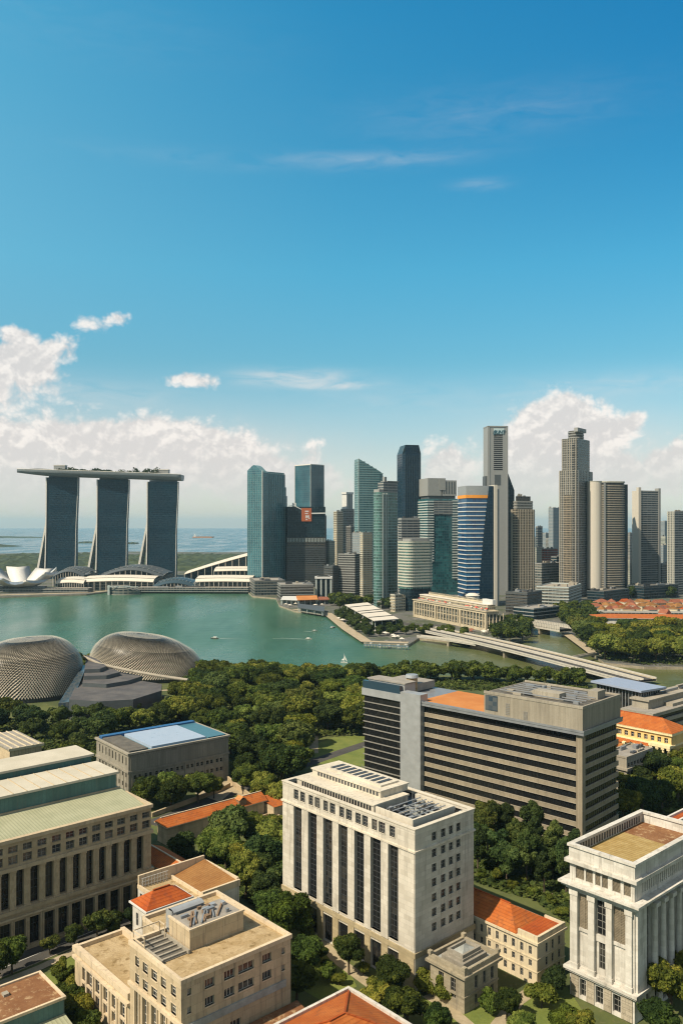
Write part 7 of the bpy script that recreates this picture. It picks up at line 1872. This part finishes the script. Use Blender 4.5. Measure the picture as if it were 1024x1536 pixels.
def blocked(x, y, m):
    for b in ALLB:
        ex, ey = b.e.location.x, b.e.location.y; dx, dy = x - ex, y - ey
        lx = dx * b.v[0] + dy * b.v[1]; ly = dx * b.u[0] + dy * b.u[1]
        if -m < lx < b.Lx + m and -m < ly < b.Ly + m: return True
    return False
def scatter(keys, pxpoly, spacing, label, group, smin=0.8, smax=1.2, margin=4.0, n=9999, name='tree', avoid=lambda x, y: False, sz=1.0):
    poly = [gp(*p) for p in pxpoly]; xs = [p[0] for p in poly]; ys = [p[1] for p in poly]; pts = []
    area = 0.5 * abs(sum(poly[i - 1][0] * poly[i][1] - poly[i][0] * poly[i - 1][1] for i in range(len(poly))))
    for _ in range(int(area / spacing ** 2 * 40) + 60):
        p = (TR.uniform(min(xs), max(xs)), TR.uniform(min(ys), max(ys)))
        if not inside(p, poly) or blocked(*p, margin) or avoid(*p): continue
        if any((p[0] - q[0]) ** 2 + (p[1] - q[1]) ** 2 < spacing ** 2 for q in pts): continue
        pts.append(p)
        if len(pts) >= n: break
    for p in pts: tree(TR.choice(keys), p[0], p[1], TR.uniform(smin, smax), label, group, name, sz=sz)
    return pts
lawn_c = gp(505, 1124)
def near_lawn(x, y):
    px, py = CX + F * x / y, HY + F * H / y
    return 452 < px < 560 and 1108 < py < 1156 or 225 < px < 300 and 1040 < py < 1062 and False
# the park between the bay and the near streets
scatter(['wide', 'wide', 'wide_dark', 'mid', 'wide_light', 'wide'], [(300, 1030), (420, 1026), (548, 1026), (548, 1104), (452, 1106), (448, 1150), (425, 1188), (345, 1160), (345, 1108), (250, 1090), (262, 1066)], 14.6,
        'broad dark green tree in the dense park between the bay and the striped office slab', 'park trees beyond the near streets', 0.72, 1.08, 5, avoid=near_lawn)
scatter(['wide', 'wide_dark', 'mid_dark'], [(-50, 1082), (90, 1086), (250, 1070), (262, 1092), (146, 1120), (140, 1170), (60, 1160), (-50, 1150)], 14.5,
        'bushy dark tree in front of the left spiky dome', 'trees around the spiky domes', 0.62, 0.95, 5, avoid=lambda x, y: -45 < CX + F * x / y < 92 and 1118 < HY + F * H / y < 1166)
scatter(['mid', 'mid_dark'], [(150, 1102), (260, 1092), (345, 1110), (345, 1095), (250, 1076)], 11.0, 'bushy tree in the belt behind the blue-roofed block', 'trees behind the blue-roofed block', 0.7, 1.0, 5)
scatter(['mid', 'far'], [(296, 1016), (420, 1017), (548, 1017), (548, 1028), (420, 1028), (296, 1030)], 11.0, 'tree in the row along the near shore of the bay', 'trees along the near shore', 0.7, 1.05, 5)
scatter(['mid', 'far'], [(548, 1015), (700, 1016), (880, 1026), (880, 1034), (700, 1026), (548, 1026)], 10.5, '', 'mass', 0.7, 1.05, 5)
scatter(['far'], [(100, 1004), (134, 1002), (134, 1012), (110, 1014)], 9.0, 'tree in the notch between the two spiky domes', 'trees between the domes', 0.8, 1.0, 0)
scatter(['far'], [(-60, 1004), (6, 1003), (6, 1010), (-60, 1012)], 10.0, 'tree by the bay left of the left spiky dome', 'trees at the bay edge, far left', 0.8, 1.0, 0)
# right bank woods
scatter(['wide', 'wide_dark', 'wide', 'wide', 'wide_light'], [(864, 960), (905, 990), (960, 997), (1090, 1001), (1090, 955), (900, 953), (862, 952)], 18.5,
        'broad rounded tree in the riverside woods on the right bank', 'trees of the right bank woods', 0.95, 1.3, 3)
scatter(['far', 'far_dark'], [(838, 930), (860, 948), (893, 950), (890, 938), (860, 922)], 17.0, 'tree in the belt below the long orange roof, right bank', 'mass', 0.8, 1.1, 3)
scatter(['far_dark', 'far'], [(826, 916), (892, 912), (892, 930), (850, 926)], 18.0, 'tree in the grove between the old bridge and the oval tower', 'mass', 0.8, 1.1, 3)
scatter(['far_dark', 'far'], [(738, 940), (768, 934), (796, 948), (790, 962), (745, 962)], 13.0, 'dark tree on the river corner right of the classical hotel', 'mass', 0.7, 1.1, 2)
scatter(['far', 'far_dark'], [(498, 915), (560, 906), (592, 918), (560, 912), (520, 905), (500, 905)], 14.0, 'tree in the clump at the foot of the towers behind the long white-roofed pavilion', 'mass', 0.9, 1.3, 2)
scatter(['far_dark'], [(505, 925), (520, 918), (560, 944), (600, 940), (606, 950), (560, 958), (530, 945)], 11.0, 'low dark tree on the promontory below the white-roofed pavilion', 'mass', 0.5, 0.75, 2)
scatter(['far'], [(606, 952), (700, 957), (700, 950), (620, 944)], 14.0, 'small street tree at the foot of the classical hotel', 'mass', 0.45, 0.7, 2)
scatter(['far_dark'], [(945, 898), (1060, 897), (1060, 890), (945, 890)], 30.0, 'dark tree behind the red shophouse roofs', 'mass', 0.9, 1.3, 2)
# between the court block and the striped slab
scatter(['tall', 'tall', 'mid_dark'], [(706, 1252), (726, 1252), (866, 1306), (858, 1362), (800, 1338), (714, 1312)], 6.2, 'tall dark tree with a bare trunk between the white court block and the striped slab', 'dark trees below the striped slab', 0.68, 0.95, 2.5)
scatter(['mid_dark', 'mid'], [(928, 1160), (1050, 1130), (1060, 1200), (985, 1222), (930, 1238)], 10.5, 'leafy tree between the striped slab and the yellow hall', 'trees below the yellow hall', 0.75, 1.1, 2.5)
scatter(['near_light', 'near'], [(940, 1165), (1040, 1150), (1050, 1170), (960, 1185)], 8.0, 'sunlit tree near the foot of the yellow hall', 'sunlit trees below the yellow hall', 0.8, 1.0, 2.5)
# the grove left of the court block
scatter(['near', 'near', 'mid_dark'], [(240, 1296), (330, 1278), (418, 1262), (421, 1345), (400, 1375), (368, 1350), (362, 1318), (300, 1302)], 6.4, 'tree in the leafy grove left of the white court block', 'grove between the orange roofs and the court block', 0.75, 1.15, 2.5)
scatter(['near', 'mid'], [(206, 1206), (322, 1196), (322, 1204), (216, 1222)], 7.0, 'tree in the row at the foot of the blue-roofed block', 'row of trees below the blue-roofed block', 0.75, 1.0, 2.0)
scatter(['near', 'near_light'], [(352, 1184), (366, 1176), (425, 1210), (425, 1224), (405, 1222)], 8.0, 'round tree beside the lane right of the long orange roof', 'trees along the lane', 0.8, 1.1, 2.0)
# single foreground trees, each its own
def one(key, px, py, s, label, sz=1.0, name='tree', cat='tree'):
    x, y = gp(px, py); return tree(key, x, y, s, label, None, name, cat, sz)
one('near_light', 436, 1418, 1.25, 'bright full tree at the left foot of the white court block', 1.1)
one('near', 405, 1400, 1.0, 'tree between the courtyard house and the white court block')
one('near', 455, 1462, 0.85, 'dark tree below the bright full tree at the court block corner')
one('near', 445, 1500, 0.8, 'low dark tree at the right wall of the cream office')
one('near', 523, 1462, 0.78, 'small round tree with visible trunk before the glass strips', 1.1)
one('near', 588, 1502, 0.92, 'dense tree at the near corner of the white court block')
one('near', 610, 1548, 0.9, 'dark tree beside the white eaves of the bottom orange roof')
one('near', 562, 1520, 0.75, 'tree tucked behind the hipped orange roof at the bottom')
one('near', 655, 1560, 0.6, 'small tree cut by the bottom edge left of the sand path')
one('shrub', 668, 1503, 1.2, 'grey-green shrub in front of the small stone pavilion', 1.3, 'shrub', 'shrub')
one('shrub', 640, 1490, 1.3, 'dark shrub between the court block and the stone pavilion', 1.2, 'shrub', 'shrub')
one('near', 760, 1532, 0.62, 'round bright tree on the lawn right of the stone pavilion')
one('near', 782, 1562, 0.6, 'bright tree at the bottom edge between pavilion and white classical building')
one('shrub', 735, 1520, 1.2, 'dark shrub at the right foot of the stone pavilion', 1.1, 'shrub', 'shrub')
one('mid_dark', 830, 1496, 0.52, 'grey-green tree at the right end of the tiled house')
one('near_light', 845, 1560, 0.7, 'hedge-like bright tree at the bottom edge before the white classical building')
one('shrub', 812, 1512, 1.6, 'clipped hedge bush on the lawn below the tiled house', 0.9, 'shrub', 'shrub')
one('near', 868, 1566, 0.7, 'dark bush-like tree hugging the base of the white classical building')
one('near', 1005, 1528, 1.0, 'large dark tree in front of the colonnade of the white classical building', 1.1)
one('near', 1040, 1500, 1.05, 'dark tree at the right edge below the white columns')
one('near', 985, 1560, 0.8, 'tree at the bottom right corner of the photograph beside the white base')
one('near', 18, 1462, 0.78, 'round tree by the street below the colonnaded hall, far left')
one('near', -14, 1480, 0.8, 'tree at the left edge by the dark street')
for i, (px, py, s) in enumerate(((75, 1432, 0.6), (112, 1420, 0.7), (146, 1410, 0.85), (172, 1402, 0.8), (198, 1394, 0.7), (216, 1386, 0.6))):
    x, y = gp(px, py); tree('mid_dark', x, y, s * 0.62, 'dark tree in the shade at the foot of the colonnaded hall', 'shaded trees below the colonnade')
for i, (px, py, s) in enumerate(((92, 1462, 1.0), (100, 1478, 1.1), (108, 1494, 1.2), (116, 1510, 1.25), (124, 1528, 1.3), (112, 1530, 1.2), (130, 1550, 1.4), (98, 1500, 1.0), (106, 1520, 1.1), (86, 1470, .8))):
    x, y = gp(px, py); tree('shrub', x, y, s, 'bright hedge shrub between the brown shed and the low wing of the cream block', 'hedge along the low wing', 'shrub', 'shrub')
for i, (px, py, s) in enumerate(((462, 1410, .9), (478, 1440, 1.0), (492, 1470, 1.1), (508, 1478, .8), (470, 1478, 1.0), (455, 1440, .8), (545, 1462, .8), (430, 1455, 1.0))):
    x, y = gp(px, py); tree('shrub', x, y, s, 'garden shrub on the small lawn below the glass strips of the court block', 'garden shrubs before the court block', 'shrub', 'shrub')
for i, (px, py, s) in enumerate(((722, 1318, .8), (745, 1322, 1.0), (768, 1334, .8), (800, 1346, .9), (826, 1358, .9), (842, 1378, .8), (735, 1306, .9), (785, 1326, .8))):
    x, y = gp(px, py); tree('shrub', x, y, s, 'low shrub on the sandy bank behind the tiled house', 'shrubs on the bank behind the tiled house', 'shrub', 'shrub')

# low growth closing the ground between the trunks, read as one cover
def undergrowth(polys, n, seed=3):
    r = random.Random(seed); mb = MB()
    for pxpoly, share, hmax in polys:
        poly = [gp(*p) for p in pxpoly]; xs = [p[0] for p in poly]; ys = [p[1] for p in poly]; k = 0
        while k < n * share:
            x, y = r.uniform(min(xs), max(xs)), r.uniform(min(ys), max(ys))
            if not inside((x, y), poly) or near_lawn(x, y) or blocked(x, y, 1.0): k += 0.05; continue
            k += 1
            hh = hmax * max(0.0, 0.5 + 0.5 * math.sin(x * 0.19 + 1.3 * math.sin(y * 0.13)) * math.sin(y * 0.17 + x * 0.05)) ** 0.8 + 0.3
            c = Vector((x, y, hh * r.uniform(0.3, 1.0))); nrm = Vector((r.gauss(0, .6), r.gauss(0, .6), 1)).normalized(); a = nrm.orthogonal().normalized(); a = Matrix.Rotation(r.uniform(0, 6.28), 3, nrm) @ a; b = nrm.cross(a); s = r.uniform(0.5, 1.3)
            mb.face([c + a * s, c + b * s * .8, c - a * s, c - b * s * .7])
    tag(mb.build('undergrowth', M['leaf_dark']), 'dense low growth covering the ground under the park trees', 'undergrowth', kind='stuff')
undergrowth([([(300, 1024), (420, 1020), (548, 1020), (548, 1104), (452, 1106), (448, 1150), (425, 1188), (345, 1165), (345, 1095), (250, 1085)], 0.34, 4.0),
             ([(-50, 1080), (90, 1084), (262, 1070), (345, 1100), (146, 1125), (140, 1170), (-50, 1165)], 0.14, 3.5),
             ([(862, 956), (905, 991), (960, 998), (1100, 1001), (1100, 935), (858, 935)], 0.22, 5.0),
             ([(548, 1017), (880, 1027), (880, 1040), (548, 1032)], 0.10, 3.0),
             ([(925, 1160), (1050, 1130), (1060, 1215), (985, 1230), (928, 1245)], 0.07, 2.5),
             ([(240, 1292), (330, 1276), (420, 1258), (422, 1345), (400, 1378), (360, 1345), (300, 1302)], 0.08, 2.2),
             ([(700, 1250), (730, 1250), (866, 1302), (860, 1392), (800, 1352), (706, 1322)], 0.07, 1.6)], 60000)

# the small trees of the far bank, past the three hundred largest, as one mass
import numpy as np
def mass():
    V = []; Fc = []; Mi = []; base = 0
    low = {}
    for key in {q[0] for q in MASS}:
        low[key] = []
        for k in range(3):
            mat = 'leaf_dark' if 'dark' in key else 'leaf'
            cm, Ls = crown_mesh('crown', 200 + k + (7 if 'dark' in key else 0), 8.3, 9.2, 8.5, 1500, 1.15, 8, mat); n = len(cm.f); trunk_geo(cm, Ls, 8.5, 0.5, k)
            low[key].append((np.array(cm.v), cm.f, [(1 if 'dark' in key else 0)] * n + [2] * (len(cm.f) - n)))
    for key, x, y, s, a, k in MASS:
        v, f, m = low[key][k % 3]; c, sn = math.cos(a) * s, math.sin(a) * s
        w = np.empty_like(v); w[:, 0] = v[:, 0] * c - v[:, 1] * sn + x; w[:, 1] = v[:, 0] * sn + v[:, 1] * c + y; w[:, 2] = v[:, 2] * s
        V.append(w); Fc += [tuple(i + base for i in q) for q in f]; Mi += m; base += len(v)
    me = bpy.data.meshes.new('distant_trees'); me.from_pydata(np.concatenate(V).tolist(), [], Fc)
    for q in ('leaf', 'leaf_dark', 'bark'): me.materials.append(M[q])
    me.polygons.foreach_set('material_index', Mi); me.update()
    tag(link('distant_trees', me), 'mass of small trees among the far waterfront buildings and below the red roofs', 'trees', kind='stuff')
mass()

# ------------------------------------------------------------------ boats
def boat(px, py, L, label, name='motorboat', hullm='dark_metal', wake=0.0, rz=0.0, sail=False, group=None):
    x, y = gp(px, py, -2.2); root = thing(name, label, 'boat', (x, y, -2.2), R(rz), group)
    mb = MB(); n = 8; rows = []
    for i in range(n + 1):
        f = i / n; w = L * 0.15 * (math.sin(math.pi * min(1, f * 0.5 + 0.5)) ** 0.6 if f > 0.5 else 0.9 + 0.1 * f * 2); X = -L / 2 + L * f; h = L * 0.10 * (1 + 0.5 * f * f)
        rows.append([(X, -w, h), (X, -w * 0.7, -0.3), (X, w * 0.7, -0.3), (X, w, h)])
    mb.grid(rows, 0, False); mb.face(rows[0]); mb.face([q for rw_ in rows for q in (rw_[0],)] + [rw_[3] for rw_ in reversed(rows)], 1)
    mb.build('hull', [M[hullm], M['frame_pale']], root)
    if sail:
        mb = MB(); mb.cyl(0, 0, 0.5, L * 1.3, 0.22, 0.12, 6); mb.beam((-L * .4, 0, 2), (0, 0, 2), .2, .2); mb.build('mast', M['white_paint'], root)
        mb = MB(); mb.face([(0.1, 0, 2.2), (-L * 0.42, 0.25, 2.3), (-L * 0.1, 0.3, L * 0.6), (0.1, 0, L * 1.2)]); mb.face([(0.25, 0, L * 1.1), (L * 0.45, 0.2, 1.4), (L * 0.1, 0.4, 2.5)]); mb.build('sail', M['white_paint'], root)
    else:
        mb = MB(); mb.box(-L * .25, L * .12, -L * .1, L * .1, L * .08, L * .24); mb.box(-L * .3, L * .16, -L * .12, L * .12, L * .24, L * .27); mb.build('cabin', M['white_paint'], root)
    if wake:
        mb = MB(); mb.face([(-L * .5, -L * .1, 0.12), (-L * .5 - wake, -L * .5, 0.06), (-L * .5 - wake, -L * .38, 0.06), (-L * .5, L * .1, 0.12)]); mb.face([(-L * .5, -L * .1, 0.13), (-L * .5 - wake * .8, L * .45, 0.07), (-L * .5 - wake * .8, L * .55, 0.07), (-L * .5, L * .1, 0.13)]); mb.build('wake', M['wake'], root)
    return root
paint('wake', (0.30, 0.38, 0.33), 0.5)
boat(322, 958, 8, 'small dark motorboat trailing a faint wake in the middle of the bay', wake=24, rz=180)
boat(463, 959, 7, 'pale motorboat with a long curved wake off the promontory', hullm='band_grey', wake=34, rz=-12)
boat(472, 947, 6, 'pale motorboat farther out, above the one with the long wake', hullm='band_grey', wake=10, rz=10)
boat(499, 942, 7, 'small dark boat nearest the promontory seawall', rz=30)
boat(516, 994, 6, 'white sailing boat close to the near shore treetops', 'sailboat', 'white_paint', rz=-20, sail=True)
for i, (px, py) in enumerate(((556, 968), (569, 970), (583, 971), (597, 971), (608, 970))):
    boat(px, py, 9, 'small white boat moored at the jetty of the promontory', 'moored_boat', 'white_paint' if i % 2 else 'dark_metal', rz=80 + i * 7, group='boats moored at the promontory jetty')
def stall(px, py, w, mat, label, group):
    x, y = gp(px, py); root = thing('market_canopy', label, 'canopy', (x, y, 0.1), R(r_.uniform(0, 90)), group)
    mb = MB(); P = [(-w / 2, -w / 2, 2.6), (w / 2, -w / 2, 2.6), (w / 2, w / 2, 2.6), (-w / 2, w / 2, 2.6)]
    for i in range(4): mb.face([P[i], P[(i + 1) % 4], (0, 0, 3.9)])
    mb.build('canopy_top', M[mat], root)
    mb = MB()
    for p in P: mb.cyl(p[0] * .94, p[1] * .94, 0, 2.6, 0.08, n=5)
    mb.build('posts', M['frame_pale'], root)
r_ = random.Random(21)
for i in range(20):
    f = i / 19; px, py = 512 + 92 * f + r_.uniform(-5, 5), 929 + 32 * f + r_.uniform(-2, 3)
    stall(px, py, r_.uniform(3.5, 6.5), 'pale_roof', 'small pale canopy on the crowded promontory promenade', 'promenade canopies')
for i in range(14):
    px, py = r_.uniform(640, 765), r_.uniform(946, 952)
    stall(px, py, r_.uniform(4, 6.5), 'terracotta' if i % 3 == 0 else 'pale_roof', 'dull red canopy at the river front of the classical hotel' if i % 3 == 0 else 'pale canopy at the river front of the classical hotel', 'riverfront canopies')
for i in range(12):
    px, py = r_.uniform(424, 500), r_.uniform(899, 912)
    stall(px, py, r_.uniform(4, 6.5), 'pale_roof', 'pale canopy beside the pier halls on the bay waterfront', 'pier canopies')
def jetty():
    x, y = gp(546, 968); root = thing('jetty', 'dark green jetty with railings at the tip of the promontory', 'jetty', (x, y, 0)); x2, y2 = gp(612, 971); d = (x2 - x, y2 - y)
    mb = MB(); mb.beam((0, 0, 0.2), (d[0], d[1], 0.2), 4, 0.6); mb.build('deck', M['band_grey'], root)
    mb = MB()
    for i in range(16): f = i / 15; mb.cyl(d[0] * f, d[1] * f - 2, -3, 2.0, 0.3, n=5)
    mb.beam((0, -2, 1.6), (d[0], d[1] - 2, 1.6), 0.25, 0.4); mb.beam((0, -2, 0.9), (d[0], d[1] - 2, 0.9), 0.25, 0.3); mb.build('railing', M['teal_roof'], root)
jetty()
def ship():
    x, y = gp(305, 806.5, -2); root = thing('cargo_ship', 'long low cargo ship far out on the sea', 'ship', (x, y, -2.2))
    mb = MB(); L = 190; mb.prism([(-L / 2, -12), (L * .42, -12), (L / 2, 0), (L * .42, 12), (-L / 2, 12)], -1, [9, 9, 13, 9, 9]); mb.build('hull', M['rust_wall'], root)
    mb = MB(); mb.box(-L * .44, -L * .34, -9, 9, 9, 26); mb.box(-L * .41, -L * .38, -3, 3, 26, 34); mb.build('bridge_house', M['white_paint'], root)
    mb = MB(); [mb.box(-L * .3 + i * 22, -L * .3 + i * 22 + 18, -9, 9, 9, 13) for i in range(6)]; mb.build('cargo_hatches', M['band_grey'], root)
ship()
print('TREES', len(TREES), COUNT)
